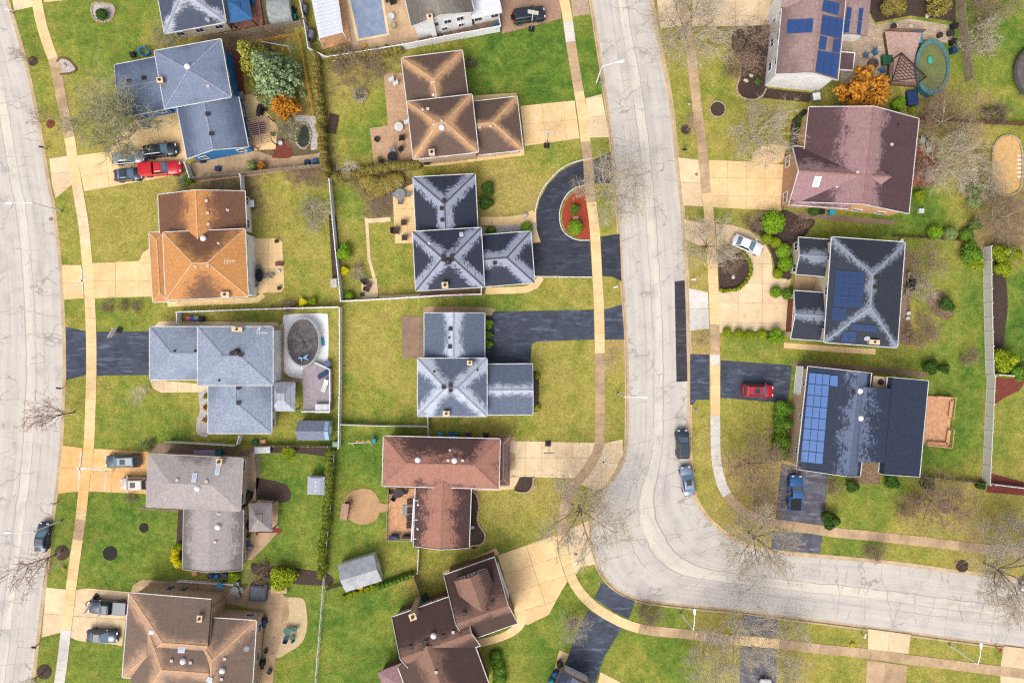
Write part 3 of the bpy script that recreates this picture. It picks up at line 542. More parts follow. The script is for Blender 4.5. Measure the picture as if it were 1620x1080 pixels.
sheet('patio', [(1330, 48), (1374, 20), (1384, 40), (1440, 30), (1500, 40), (1510, 70), (1440, 60), (1402, 75), (1396, 140), (1330, 140)], paver_material('pale_flagstones', (206, 184, 156), (180, 160, 136), 0.6, 0.4), GZ + 0.03, 'pale flagstone patio beside the oval pool')
sheet('pool_deck', [(536, -40), (650, -55), (664, 70), (560, 82), (548, 40)], M_concd, GZ + 0.03, 'tan concrete deck around the rectangular pool')
sheet('patio', [(655, 40), (790, 20), (795, 48), (668, 70)], M_conck, GZ + 0.034, 'brown side yard paving below the white house')
sheet('patio', [(300, 260), (370, 245), (395, 235), (440, 250), (505, 243), (508, 262), (400, 278), (315, 288)], M_concd, GZ + 0.028, 'tan paved strip behind the blue house')
sheet('patio', [(372, 150), (400, 150), (425, 180), (440, 200), (436, 236), (396, 238)], M_conc, GZ + 0.032, 'tan patio behind the blue house')
sheet('patio', [(355, -40), (405, -50), (418, 40), (370, 50)], mat('red_deck_stain', (160, 110, 96), (130, 88, 78), 3), GZ + 0.3, 'red brown deck under the blue gazebo', thick=0.3)
# beds
def bed(pts, m, label, sm=True, z=GZ + 0.03): return sheet('planting_bed', smooth_poly(pts) if sm else pts, m, z, label)
bed([(889, 345), (891, 328), (900, 312), (913, 301), (927, 295), (933, 378), (916, 376), (902, 370), (892, 359)], M_red, 'red mulch island inside the curved driveway')
bed([(1136, 395), (1155, 391), (1172, 398), (1183, 412), (1184, 430), (1176, 448), (1160, 458), (1139, 459)], M_mulch, 'mulch island inside the circular driveway')
bed([(1157, 50), (1155, 75), (1168, 95), (1171, 115), (1165, 140), (1172, 154), (1190, 159), (1205, 153), (1214, 138), (1222, 100), (1228, 45), (1190, 42)], M_mulch, 'dark planting bed with stone edge beside the solar house')
bed([(1212, 140), (1290, 148), (1280, 162), (1205, 155)], M_mulch, 'narrow mulch bed below the solar house', False)
bed([(1206, 340), (1240, 332), (1270, 345), (1290, 350), (1268, 378), (1255, 385), (1252, 438), (1240, 440), (1228, 432), (1220, 400), (1205, 375), (1185, 360)], M_mulch, 'mulch bed beside the circular driveway')
bed([(1272, 172), (1282, 176), (1272, 228), (1248, 232), (1252, 190)], M_mulch, 'mulch bed at the corner of the mauve roofed house', False)
bed([(314, 622), (330, 618), (331, 686), (312, 685), (311, 665), (316, 650)], M_stone, 'white stone bed beside the light grey roofed house')
bed([(146, 8), (156, 5), (178, 8), (182, 20), (172, 34), (152, 33), (145, 20)], M_stone, 'round white stone bed in the top left lawn')
bed([(90, 98), (97, 93), (110, 97), (120, 110), (112, 115), (95, 117)], M_stone, 'small stone bed beside the left sidewalk')
bed([(740, 776), (752, 782), (756, 800), (754, 825), (766, 845), (760, 860), (744, 862)], M_mulch, 'curved mulch bed at the red brown house')
bed([(822, 755), (843, 753), (842, 768), (832, 777), (814, 776)], M_mulch, 'corner mulch bed at the red brown driveway')
bed([(766, 500), (782, 498), (782, 570), (768, 570)], M_mulch, 'mulch strip beside the pale blue roofed house', False)
bed([(843, 585), (853, 590), (852, 650), (843, 652)], M_mulch, 'mulch strip at the pale blue garage', False)
bed([(763, 360), (848, 352), (846, 372), (764, 376)], M_stone, 'white stone bed along the slate hipped garage', False)
bed([(520, 340), (532, 340), (540, 440), (526, 440)], M_mulch, 'mulch strip inside the white fence', False)
bed([(1566, 430), (1588, 432), (1594, 480), (1590, 520), (1586, 555), (1574, 560), (1568, 550)], M_mulch, 'mulch bed behind the tall grey fence')
bed([(1572, 596), (1625, 600), (1612, 618), (1590, 628), (1573, 640)], M_redd, 'red mulch corner behind the tall fence', False)
bed([(1567, 748), (1640, 768), (1640, 785), (1560, 778)], M_redd, 'red mulch strip below the tall fence', False)
bed([(282, 806), (294, 806), (288, 900), (278, 880)], M_mulch, 'mulch strip beside the taupe lower wing', False)
bed([(398, 890), (470, 899), (520, 908), (520, 925), (440, 920), (400, 905)], M_mulch, 'dark mulch bed along the back fence')
bed([(405, 755), (440, 762), (456, 770), (456, 792), (410, 792)], M_mulch, 'mulch bed above the brown gazebo')
bed([(410, 705), (520, 707), (518, 722), (470, 716), (412, 716)], M_mulch, 'dark mulch strip below the light grey yard', False)
bed([(405, 836), (438, 834), (448, 838), (440, 846), (405, 846)], M_redd, 'red mulch under the brown gazebo', False)
bed([(365, 75), (382, 95), (388, 150), (376, 152)], M_redd, 'red mulch strip behind the blue house', False)
bed([(430, 250), (440, 225), (455, 222), (462, 240), (458, 250)], M_redd, 'red mulch mound behind the blue house')
bed([(464, 182), (500, 184), (508, 236), (492, 238), (490, 200), (466, 190)], M_stone, 'white stone strip beside the small pond', False)
bed([(1376, -60), (1512, -60), (1512, 35), (1480, 30), (1440, 25), (1385, 36), (1376, 20)], M_mulch, 'dark rock garden at the top edge', False)
bed([(1440, 230), (1480, 225), (1478, 290), (1440, 296)], mat('rust_deck', (170, 110, 76), (130, 80, 56), 3), 'rusty brown patio behind the mauve roofed house', False)
bed([(1425, 440), (1440, 470), (1440, 545), (1424, 545)], M_soil, 'bare soil strip behind the dark solar house', False)
bed([(1352, 725), (1394, 730), (1392, 765), (1348, 765)], M_soil, 'bare soil in the roof notch', False)
bed([(1466, 470), (1485, 458), (1500, 470), (1510, 490), (1500, 505), (1475, 495)], M_soil, 'round soil bed behind the dark solar house')
for x, y, r, m, lb in [(52, 97, 8, M_mulch, 'upper mulch ring beside the left street'), (80, 196, 7, M_redd, 'second mulch ring beside the left street'), (98, 874, 12, M_mulch, 'mulch ring beside the lower left street'), (70, 1062, 12, M_mulch, 'mulch ring at the bottom left'), (1135, 173, 12, M_mulch, 'round mulch ring in the lawn below the stone edged bed'), (174, 875, 11.5, mat('black_mulch', (52, 48, 48), (36, 34, 34), 5), 'large black mulch disc in the green lawn'), (227.5, 834.5, 7.5, MC['black_mulch'], 'small black mulch disc in the green lawn'), (906, 984, 7, M_mulch, 'mulch ring in the bottom lawn'), (570, 150, 10, M_mulch, 'mulch ring behind the brown hipped roof house'), (1085, 205, 8, M_mulch, 'mulch ring beside the bending street'), (1522, 895, 10, M_mulch, 'mulch ring by the right street'), (1495, 800, 12, M_soil, 'soil ring under the right bare tree')]:
    bed([(x + r * math.cos(a), y + r * math.sin(a)) for a in np.linspace(0, 2 * math.pi, 14)[:-1]], m, lb, False)
sheet('sandbox', smooth_poly([(1570, 235), (1580, 220), (1597, 216), (1610, 224), (1615, 245), (1614, 290), (1606, 304), (1590, 309), (1574, 300), (1569, 275)]), M_sand, GZ + 0.05, 'oval tan sand pit at the right edge', thick=0.1)

# pale filler squeezed along slab joints and a few iron covers
def filler(pts, w, label): 
    c_ = resample(pts, 3); n_ = normals2(c_); ww = [w * prng.uniform(.5, 1.3) for _ in c_]; sheet('joint_filler', [tuple(c_[i] + n_[i] * ww[i] / 2) for i in range(len(c_))] + [tuple(c_[i] - n_[i] * ww[i] / 2) for i in range(len(c_) - 1, -1, -1)], M_concw, GZ + .045, label, thick=.008)
filler([(129, 425), (130, 445), (132, 464)], 2, 'white filler at the sidewalk joint of the orange roofed house'); filler([(114, 460), (120, 449), (129, 444), (146, 438)], 3, 'white filler smear on the orange house apron'); filler([(120, 741), (138, 741), (170, 744)], 3, 'white filler across the orange tinted driveway'); filler([(128, 715), (126, 745), (124, 775)], 2.5, 'white filler at the orange tinted sidewalk joint'); filler([(168, 744), (166, 776)], 2, 'white filler down the orange tinted driveway')
filler([(956, 712), (956, 728), (947, 742), (935, 755)], 2.2, 'white filler along the bend sidewalk joint'); filler([(952, 730), (968, 734)], 3, 'white filler smear on the bend apron'); filler([(158, 278), (160, 293), (137, 296)], 1.6, 'white filler on the four car driveway'); filler([(848, 172), (849, 196)], 1.2, 'white filler on the brown house driveway'); filler([(1102, 1000), (1101, 1008)], 3, 'white patch on the lower sidewalk, left'); filler([(1116, 1000), (1115, 1010)], 3, 'white patch on the lower sidewalk, right')
def cover(x, y, r, label, m=None): P_ = [tuple(W(x + r * math.cos(a), y + r * math.sin(a))[:2]) for a in np.linspace(0, 6.283, 13)[:-1]]; mb = MB(); mb.prism(P_, GZ, GZ + .05); tag(mb.build('manhole_cover', m or M_conck), label, None, None, 'structure')
cover(1102, 276, 2.6, 'round cover on the mauve apron'); cover(911, 876, 2.8, 'round cover on the wide bottom apron'); cover(80, 347, 2.6, 'round cover beside the left kerb'); cover(1512, 881 + 8, 3, 'round cover on the right verge')
# ------------------------------------------------------------------ houses
CAMP = np.array([0, 0, ALT])
def ray(px, py):
    return np.array([(px - 810) / (PPM * ALT), (540 - py) / (PPM * ALT), -1.0])
class Block: pass
class House:
    def __init__(s, name, label, px, py, wall, roof, trim=None, group='houses'):
        s.root = thing(name, label, 'house', W(px, py, GZ), 0, None); s.wall, s.roof, s.trim = wall, roof, trim or M_gutter; s.blocks = []
    def block(s, corners, ze, axis, e0='hip', e1='hip', pitch=0.42, bias=None, wall=None, roof=None, over=0.4, gut=True, walls=True, z0=0.05, damp=0.0, trim=None, ro=0.0, hin=(None, None)):
        """corners TL,TR,BR,BL of the eaves in plan pixels; axis 'u' ridge left-right, 'v' ridge up-down; e0/e1 = roof ends (start,end): hip, gable or ('into',d)."""
        b = Block(); P = [W(x, y, ze)[:2] for x, y in corners]; c = sum(P) / 4
        U = (P[1] - P[0]) + (P[2] - P[3]); U /= np.linalg.norm(U); V = np.array([U[1], -U[0]])        # V = down in the picture
        a = (np.linalg.norm(P[1] - P[0]) + np.linalg.norm(P[2] - P[3])) / 4; d = (np.linalg.norm(P[3] - P[0]) + np.linalg.norm(P[2] - P[1])) / 4
        b.c, b.U, b.V, b.a, b.d, b.ze, b.pitch, b.axis = c, U, V, a, d, ze, pitch, axis
        R, X, L, w = (U, V, a, d) if axis == 'u' else (V, -U, d, a)
        def pt(r, x, z): q = c + R * r + X * x; return np.array([q[0], q[1], z])
        h = pitch * w; ends = [e0, e1]; rp = []
        for e, sg, hi_ in zip(ends, (-1, 1), hin):
            if e == 'hip': rp.append(sg * (L - (hi_ or w)))
            elif e == 'gable': rp.append(sg * L)
            else: rp.append(sg * (L + e[1]))
        b.rp, b.R, b.X, b.L, b.w, b.h, b.ends = rp, R, X, L, w, h, ends
        if rp[0] > rp[1] - 0.05: m = (rp[0] + rp[1]) / 2; rp[0], rp[1] = m - 0.05, m + 0.05
        E = [pt(-L, -w, ze), pt(L, -w, ze), pt(L, w, ze), pt(-L, w, ze)]; T0, T1 = pt(rp[0], ro, ze + h), pt(rp[1], ro, ze + h)
        faces = [[E[1], E[0], T0, T1], [E[3], E[2], T1, T0]]; sides = ['x-', 'x+']
        if e0 == 'hip': faces.append([E[0], E[3], T0]); sides.append('r-')
        if e1 == 'hip': faces.append([E[2], E[1], T1]); sides.append('r+')
        b.planes = []
        for f in faces:
            n = np.cross(f[1] - f[0], f[2] - f[0]); n /= np.linalg.norm(n); n = n if n[2] > 0 else -n; b.planes.append((f[0], n))
        # roof mesh: top faces with ridge distances, a soffit below, fascia between
        th = 0.2; v = []; fc = []; dist = []; uvs = []; bs = []
        slope = math.sqrt(w * w + h * h); hipd = lambda p, A, B: np.linalg.norm(np.cross(p - A, B - A)) / (np.linalg.norm(B - A) + 1e-9)
        bmap = {'x-': 'T' if axis == 'u' else 'R', 'x+': 'B' if axis == 'u' else 'L', 'r-': 'L' if axis == 'u' else 'T', 'r+': 'R' if axis == 'u' else 'B'}
        for f, sd_ in zip(faces, sides):
            base = len(v); v += list(f); fc.append(tuple(range(base, base + len(f)))); bb = (bias or {}).get(bmap[sd_], 0.0) + damp
            for p in f:
                d1 = d2 = d3 = 50.0
                if sd_ in ('x-', 'x+'):
                    d1 = (ze + h - p[2]) / max(h, 1e-6) * slope
                    if e0 == 'hip': d2 = hipd(p, E[0] if sd_ == 'x-' else E[3], T0)
                    if e1 == 'hip': d3 = hipd(p, E[1] if sd_ == 'x-' else E[2], T1)
                    ua = (p[:2] - c) @ R; va = (p[2] - ze) / max(h, 1e-6) * slope
                else:
                    Tt = T0 if sd_ == 'r-' else T1; k = (E[0], E[3]) if sd_ == 'r-' else (E[2], E[1]); d2, d3 = hipd(p, k[0], Tt), hipd(p, k[1], Tt)
                    ua = (p[:2] - c) @ X; va = (p[2] - ze) / max(h, 1e-6) * slope
                dist.append((d1, d2, d3)); uvs.append((ua, va)); bs.append(bb)
        # soffit + fascia
        hole = len(v); bot = []
        for f in faces:
            base = len(v); v += [p - np.array([0, 0, th]) for p in f]; fc.append(tuple(range(base + len(f) - 1, base - 1, -1))); bot.append(base)
            dist += [(50, 50, 50)] * len(f); uvs += [(0, 0)] * len(f); bs += [9] * len(f)
        def fas(p, q):
            base = len(v); v.extend([p, q, q - np.array([0, 0, th]), p - np.array([0, 0, th])]); fc.append((base, base + 1, base + 2, base + 3)); dist.extend([(50, 50, 50)] * 4); uvs.extend([(0, 0)] * 4); bs.extend([9] * 4)
        fas(E[0], E[1]); fas(E[2], E[3])
        if e0 == 'hip': fas(E[3], E[0])
        elif e0 == 'gable': fas(E[3], T0); fas(T0, E[0])
        if e1 == 'hip': fas(E[1], E[2])
        elif e1 == 'gable': fas(E[1], T1); fas(T1, E[2])
        o = mk('roof', v, fc, roof or s.roof, s.root); me = o.data
        at = me.attributes.new('ridge', 'FLOAT_VECTOR', 'POINT'); at.data.foreach_set('vector', np.array(dist, np.float32).ravel())
        at = me.attributes.new('damp', 'FLOAT', 'POINT'); at.data.foreach_set('value', np.array(bs, np.float32))
        l = me.uv_layers.new(name='UVMap'); vi = np.zeros(len(me.loops), np.int32); me.loops.foreach_get('vertex_index', vi); off = np.array([RNG.uniform(0, 50), RNG.uniform(0, 50)])
        l.data.foreach_set('uv', (np.array(uvs) + off)[vi].astype(np.float32).ravel()); b.roof = o; b.pt = pt
        # ridge and hip caps
        cap = MB(); up = np.array([0, 0, 0.035])
        edges = [(T0, T1)] + ([(E[0], T0), (E[3], T0)] if e0 == 'hip' else []) + ([(E[1], T1), (E[2], T1)] if e1 == 'hip' else [])
        for p, q in edges: cap.bar(p + up * 0.3, q + up * 0.3, 0.2, 0.035)
        s.cap = getattr(s, 'cap', None)
        if s.cap: cap.build('ridge_cap', s.cap, o)
        # walls
        ov = over; zt = ze + pitch * ov - th - 0.02
        if walls:
            mb = MB(); lx = [-L + (ov if e0 in ('hip', 'gable') else 0.0), L - (ov if e1 in ('hip', 'gable') else 0.0)]; wx = w - ov
            prof = [(-wx, z0), (wx, z0), (wx, zt), (-wx, zt)]
            apex = ze + h - th - 0.03
            vv = []
            for i, e in enumerate(ends):
                vv += [pt(lx[i], x, z) for x, z in prof]; vv.append(pt(lx[i], np.clip(ro, -wx + .05, wx - .05), apex if e == 'gable' else zt))
            mb.add(vv, [(0, 1, 2, 4, 3), (5, 8, 9, 7, 6), (0, 5, 6, 1), (1, 6, 7, 2), (3, 8, 5, 0), (2, 7, 9, 4), (4, 9, 8, 3)])
            mb.build('wall', wall or s.wall, s.root)
        b.lx = [-L + ov, L - ov]; b.wx = w - ov; b.ov = ov
        if gut:
            g = MB(); gw, gh = 0.10, 0.11
            def gb(p, q):
                d_ = q - p; d_ /= np.linalg.norm(d_); o_ = np.array([d_[1], -d_[0], 0]); mid = (p + q) / 2 - np.array([c[0], c[1], p[2]])
                if mid @ o_ < 0: o_ = -o_
                g.bar(p + o_ * 0.06 - np.array([0, 0, 0.05]), q + o_ * 0.06 - np.array([0, 0, 0.05]), gw, gh)
            gb(E[0], E[1]); gb(E[2], E[3])
            if e0 == 'hip': gb(E[3], E[0])
            elif e0 == 'gable': g.bar(E[3], T0, 0.07, 0.24); g.bar(T0, E[0], 0.07, 0.24)
            if e1 == 'hip': gb(E[1], E[2])
            elif e1 == 'gable': g.bar(E[1], T1, 0.07, 0.24); g.bar(T1, E[2], 0.07, 0.24)
            g.build('gutter', trim or s.trim, s.root)
        s.blocks.append(b); return b
    def hit(s, b, px, py):
        d = ray(px, py); best = None
        for p0, n in b.planes:
            den = d @ n
            if abs(den) < 1e-6: continue
            t = ((p0 - CAMP) @ n) / den; q = CAMP + d * t
            if best is None or q[2] < best[0][2]: best = (q, n)
        return best
    def vents(s, b, items):
        for it in items:
            px, py, k = it[:3]; q, n = s.hit(b, px, py); mb = MB(); z = q[2]
            if k == 'b': mb.box(q[0] - .22, q[0] + .22, q[1] - .2, q[1] + .2, z - .15, z + .16); mb.box(q[0] - .28, q[0] + .28, q[1] - .26, q[1] + .26, z + .162, z + .2); mb.build('roof_vent', M_iron, b.roof)
            elif k == 'w': mb.box(q[0] - .16, q[0] + .16, q[1] - .15, q[1] + .15, z - .15, z + .14); mb.box(q[0] - .2, q[0] + .2, q[1] - .19, q[1] + .19, z + .142, z + .18); mb.build('roof_vent', M_ventt, b.roof)
            elif k == 'p': mb.cyl((q[0], q[1], z - .2), (q[0], q[1], z + .35), .09, n=8); mb.lathe([(.2, 0), (.1, .1)], 8, (q[0], q[1], z - .03)); mb.build('vent_pipe', M_lampw, b.roof)
            elif k == 'q': mb.cyl((q[0], q[1], z - .2), (q[0], q[1], z + .35), .1, n=8); mb.lathe([(.2, 0), (.1, .1)], 8, (q[0], q[1], z - .03)); mb.build('vent_pipe', M_iron, b.roof)
            elif k == 'd': mb.lathe([(.42, -.1), (.42, .12), (.34, .3), (.15, .4), (.001, .42)], 12, tuple(q)); mb.build('roof_fan', M_lampw, b.roof, smooth=True)
            elif k == 'D': mb.lathe([(.5, -.1), (.5, .1), (.42, .3), (.2, .42), (.001, .44)], 12, tuple(q)); mb.build('roof_fan', M_iron, b.roof, smooth=True)
            elif k == 't':   # dish on a short mast
                a = it[3] if len(it) > 3 else 0.6; M = Matrix.Translation(Vector(q) + Vector((0, 0, .5))) @ Matrix.Rotation(a, 4, 'Z') @ Matrix.Rotation(0.9, 4, 'Y')
                mb.cyl(tuple(q), tuple(q + np.array([0, 0, .5])), .03, n=6); vv = MB(); vv.lathe([(.001, 0), (.2, .03), (.38, .1)], 14); mb.add([tuple(M @ Vector(p)) for p in vv.v], vv.f)
                mb.cyl(tuple(M @ Vector((0.3, 0, .05))), tuple(M @ Vector((.0, 0, .45))), .015, n=5); mb.build('satellite_dish', M_lampw, b.roof)
            elif k == 'a':   # old TV aerial
                mb.cyl(tuple(q), tuple(q + np.array([0, 0, 2.2])), .025, n=6)
                for j in range(5): o_ = -0.7 + .35 * j; mb.bar(q + np.array([o_, -.5 + .1 * j, 2.1]), q + np.array([o_, .5 - .1 * j, 2.1]), .025)
                mb.bar(q + np.array([-.8, 0, 2.1]), q + np.array([.8, 0, 2.1]), .03); mb.build('aerial', M_lampw, b.roof)
    def skylight(s, b, px, py, wu, wv, m=None):
        q, n = s.hit(b, px, py); X = np.cross(n, [0, 0, 1]); X = X / np.linalg.norm(X) if np.linalg.norm(X) > 1e-3 else np.array([1, 0, 0]); Y = np.cross(n, X)
        M = Matrix(((X[0], Y[0], n[0], q[0]), (X[1], Y[1], n[1], q[1]), (X[2], Y[2], n[2], q[2]), (0, 0, 0, 1))); mb = MB()
        mb.box(-wu / 2, wu / 2, -wv / 2, wv / 2, -.05, .12, 0, M); o = mb.build('skylight', M_lampw if m is None else m, b.roof)
        # the glass sits in the frame as a deeper child
        mb = MB(); mb.box(-wu / 2 + .07, wu / 2 - .07, -wv / 2 + .07, wv / 2 - .07, .1, .135, 0, M); mb.build('skylight_glass', M_skyg, b.roof)
    def chimney(s, b, px, py, su=0.8, sv=0.8, hh=1.2, m=None, over=0.0):
        q, n = s.hit(b, px, py); zt = q[2] + hh; c = W(px, py, zt); M = Matrix.Translation((c[0], c[1], 0)) @ Matrix(((b.U[0], -b.V[0], 0, 0), (b.U[1], -b.V[1], 0, 0), (0, 0, 1, 0), (0, 0, 0, 1)))
        mb = MB(); mb.box(-su / 2, su / 2, -sv / 2, sv / 2, GZ if over else q[2] - 1.4, zt, 0, M); mb.box(-su / 2 - .06, su / 2 + .06, -sv / 2 - .06, sv / 2 + .06, zt + .002, zt + .12, 1, M)
        mb.cyl(tuple(M @ Vector((0, 0, zt + .1))), tuple(M @ Vector((0, 0, zt + .35))), min(su, sv) * .28, n=10, mi=2); mb.build('chimney', [m or MC_BRICK, M_concp, M_iron], b.roof)
    def solar(s, b, quad, nu, nv, m=None, skip=()):
        H = [s.hit(b, *p) for p in quad]; n = H[0][1]; p = [h[0] for h in H]; gap = 0.03; k = 0
        for i in range(nu):
            for j in range(nv):
                if (i, j) in skip: continue
                f = lambda a, c: (p[0] * (1 - a) * (1 - c) + p[1] * a * (1 - c) + p[2] * a * c + p[3] * (1 - a) * c)
                q = [f((i + .02) / nu, (j + .015) / nv), f((i + .98) / nu, (j + .015) / nv), f((i + .98) / nu, (j + .985) / nv), f((i + .02) / nu, (j + .985) / nv)]
                cc = sum(q) / 4; lo = [x + n * .05 for x in q]; hi = [x + n * .10 for x in q]; gl = [cc + (x - cc) * .95 + n * .104 for x in q]
                mb = MB(); mb.add(lo + hi, [(3, 2, 1, 0), (4, 5, 6, 7), (0, 1, 5, 4), (1, 2, 6, 5), (2, 3, 7, 6), (3, 0, 4, 7)], 1); mb.add(gl, [(0, 1, 2, 3)], 0); mb.build('solar_panel', [m or M_solar, M_solframe], b.roof)
    def wpt(s, b, side, t, z, out=0.0):          # point on a wall: side T/B/L/R, t = -1..1 along it
        a, d = b.a - b.ov + out, b.d - b.ov + out
        if side in 'TB': q = b.c + b.U * t * (b.a - b.ov) + b.V * (-d if side == 'T' else d)
        else: q = b.c + b.V * t * (b.d - b.ov) + b.U * (-a if side == 'L' else a)
        return np.array([q[0], q[1], z])
    def opening(s, b, side, t, z0, z1, wd, name='window', m=None, frame=None):
        dirv = b.U if side in 'TB' else b.V; D = np.array([dirv[0], dirv[1], 0]); o1 = s.wpt(b, side, t, 0, 0.0); nrm = s.wpt(b, side, t, 0, 1.0) - o1
        X, N = D, nrm / np.linalg.norm(nrm); M = Matrix(((X[0], N[0], 0, o1[0]), (X[1], N[1], 0, o1[1]), (0, 0, 1, 0), (0, 0, 0, 1)))
        mb = MB(); fw = .09
        for x0, x1, y0, y1 in ((-wd / 2, wd / 2, z0, z0 + fw), (-wd / 2, wd / 2, z1 - fw, z1), (-wd / 2, -wd / 2 + fw, z0 + fw, z1 - fw), (wd / 2 - fw, wd / 2, z0 + fw, z1 - fw)): mb.box(x0, x1, .0, .07, y0, y1, 0, M)
        if name == 'window':
            mb.box(-.02, .02, .0, .06, z0 + fw, z1 - fw, 0, M); o = mb.build('window', frame or M_white, s.root)
            mb = MB(); mb.box(-wd / 2 + fw, wd / 2 - fw, .0, .03, z0 + fw, z1 - fw, 0, M); mb.build('pane', m or M_glass, o)
        else:
            o = mb.build(name, frame or M_white, s.root); n_ = 4 if name == 'garage_door' else 1
            for i in range(n_):
                a_, c_ = z0 + .02 + (z1 - z0 - fw) * i / n_, z0 + .02 + (z1 - z0 - fw) * (i + 1) / n_ - .02; mb = MB(); mb.box(-wd / 2 + fw, wd / 2 - fw, .0, .04, a_, c_, 0, M); mb.build('panel', m or M_lampw, o)
        return o
    def wins(s, b, side, n, z0=1.0, z1=2.2, wd=1.2, lo=-.7, hi=.7):
        for i in range(n): s.opening(b, side, lo + (hi - lo) * (i / (n - 1) if n > 1 else .5), z0, z1, wd)
M_gutter = mat('off_white_gutter', (238, 238, 240), (206, 204, 202), 0.9, 0.5)
M_ventt = mat('tan_vent', (222, 208, 194), (196, 180, 166), 3)
MC_BRICK = siding_material('tan_brick', (206, 170, 140), True, (180, 140, 112)); M_brickr = siding_material('orange_brick', (206, 140, 92), True, (176, 112, 74)); M_brickp = siding_material('peach_brick', (222, 176, 136), True, (196, 150, 116))
S_white = siding_material('white_siding', (254, 254, 254)); S_blue = siding_material('bright_blue_siding', (52, 132, 196)); S_cream = siding_material('cream_siding', (226, 212, 186)); S_tan = siding_material('tan_siding', (206, 178, 150)); S_peach = siding_material('peach_siding', (236, 188, 140)); S_brown = siding_material('brown_siding', (126, 92, 78)); S_grey = siding_material('grey_siding', (200, 200, 204))
t_ = NT('solar_cells'); p_ = t_.objc(); n_ = t_.noise(p_, 1.5, 3); M_solar = t_.fin(t_.mix(n_, C((30, 60, 118)), C((44, 84, 146))), 0.22, 0, 0.6)
t_ = NT('pale_solar_cells'); p_ = t_.objc(); n_ = t_.noise(p_, 1.5, 3); M_solarp = t_.fin(t_.mix(n_, C((70, 106, 170)), C((88, 128, 188))), 0.25, 0, 0.6)
t_ = NT('dark_solar_cells'); p_ = t_.objc(); n_ = t_.noise(p_, 1.5, 3); M_solard = t_.fin(t_.mix(n_, C((20, 46, 88)), C((34, 66, 116))), 0.2, 0, 0.6)
M_solframe = mat('solar_frame', (70, 90, 130), (56, 74, 110), 2, 0.4)
R_blue = roof_material('slate_blue_shingles', (88, 100, 124), (128, 140, 164), 2.6, 2.6, 1.0, 0.9); R_dark = roof_material('charcoal_shingles', (78, 86, 106), (186, 190, 202), 0.6, 1.6, 1.2, .9)
R_brown = roof_material('brown_shingles', (104, 84, 74), (198, 156, 118), 0.6, 0.9, 1.0, 1.2); R_slate = roof_material('dark_slate_shingles', (52, 57, 74), (160, 167, 188), 0.95, 1.5, 1.0, 0.35)
R_pale = roof_material('pale_blue_shingles', (98, 109, 130), (194, 202, 218), 0.8, 1.4, 1.0, 0.8); R_red = roof_material('red_brown_shingles', (78, 56, 54), (172, 124, 108), 3.2, 3.4, 1.0, 0.35)
R_umber = roof_material('umber_shingles', (84, 63, 58), (146, 112, 98), 1.6, 2.6, 1.0, 0.7); R_tanb = roof_material('tan_brown_shingles', (124, 104, 92), (198, 160, 132), 0.8, 1.5, 1.0, 1.3)
R_taupe = roof_material('taupe_shingles', (112, 106, 106), (172, 164, 162), 4.2, 2.6, 1.3, 0.3); R_grey = roof_material('light_blue_grey_shingles', (122, 134, 154), (152, 163, 182), 3.0, 3.0, 1.0, 0.8, 0.4)
R_orange = roof_material('orange_brown_shingles', (120, 84, 64), (206, 146, 90), 2.6, 2.6, 1.0, 0.6); R_drab = roof_material('weathered_grey_shingles', (110, 104, 98), (146, 140, 130), 2, 3, 1, 0.8, 0.4)
R_mauve = roof_material('mauve_shingles', (92, 68, 72), (162, 128, 130), 3.0, 3.2, 1.0, 0.3); R_mauveb = roof_material('speckled_mauve_shingles', (124, 102, 100), (164, 138, 134), 2.5, 3, 1, 0.9, 0.4)
R_solar = roof_material('black_slate_shingles', (54, 59, 71), (138, 146, 160), 0.38, 1.5, 1.2, 0.9); R_navy = roof_material('navy_shingles', (48, 57, 78), (106, 118, 144), 1.1, 2.6, 1.2, 0.3); R_flatr = roof_material('dark_flat_roof', (84, 70, 72), (120, 96, 92), 0.6, 1.5)

CAPB = mat('tan_ridge_caps', (226, 184, 142), (196, 152, 114), 3); CAPG = mat('grey_ridge_caps', (160, 170, 188), (134, 144, 162), 3); CAPR = mat('red_brown_ridge_caps', (174, 130, 114), (142, 104, 92), 3)
# --- top left, blue walls
h = House('house', 'blue walled house with a slate blue roof, below the top left corner', 290, 150, S_blue, R_blue); h.cap = CAPG
b0 = h.block([(180, 103), (245, 91), (262, 172), (199, 185)], 3.0, 'u', 'gable', ('into', 1.5), 0.22); h.wins(b0, 'B', 2)
b1 = h.block([(243, 81), (346, 63), (369, 152), (262, 172)], 5.2, 'v', 'hip', 'hip', 0.3, {'B': -0.5}); h.wins(b1, 'R', 3, 3.4, 4.6); h.wins(b1, 'B', 3, 3.4, 4.6)
b2 = h.block([(280, 173), (376, 153), (394, 233), (297, 251)], 3.4, 'v', ('into', 2.2), 'gable', 0.35); h.wins(b2, 'R', 2); h.wins(b2, 'B', 2); h.opening(b2, 'L', 0.0, .15, 2.4, 4.6, 'garage_door')
h.vents(b0, [(204, 129, 'b'), (228, 124, 'b')]); h.vents(b1, [(297, 106, 'd'), (330, 137, 'w')]); h.vents(b2, [(329, 181, 'b'), (335, 212, 'b')]); h.chimney(b1, 253, 127, .7, .6, .8, M_brickr)
# --- top edge, dark hip
h = House('house', 'cream house with a charcoal hip roof at the top edge left of the blue gazebo', 303, 10, S_cream, R_dark); h.cap = CAPG
b = h.block([(236, -52), (334, -70), (361, 34), (265, 52)], 3.2, 'v', 'hip', 'hip', 0.4); h.wins(b, 'B', 3); h.vents(b, [(330, 35, 't', 0.5)])
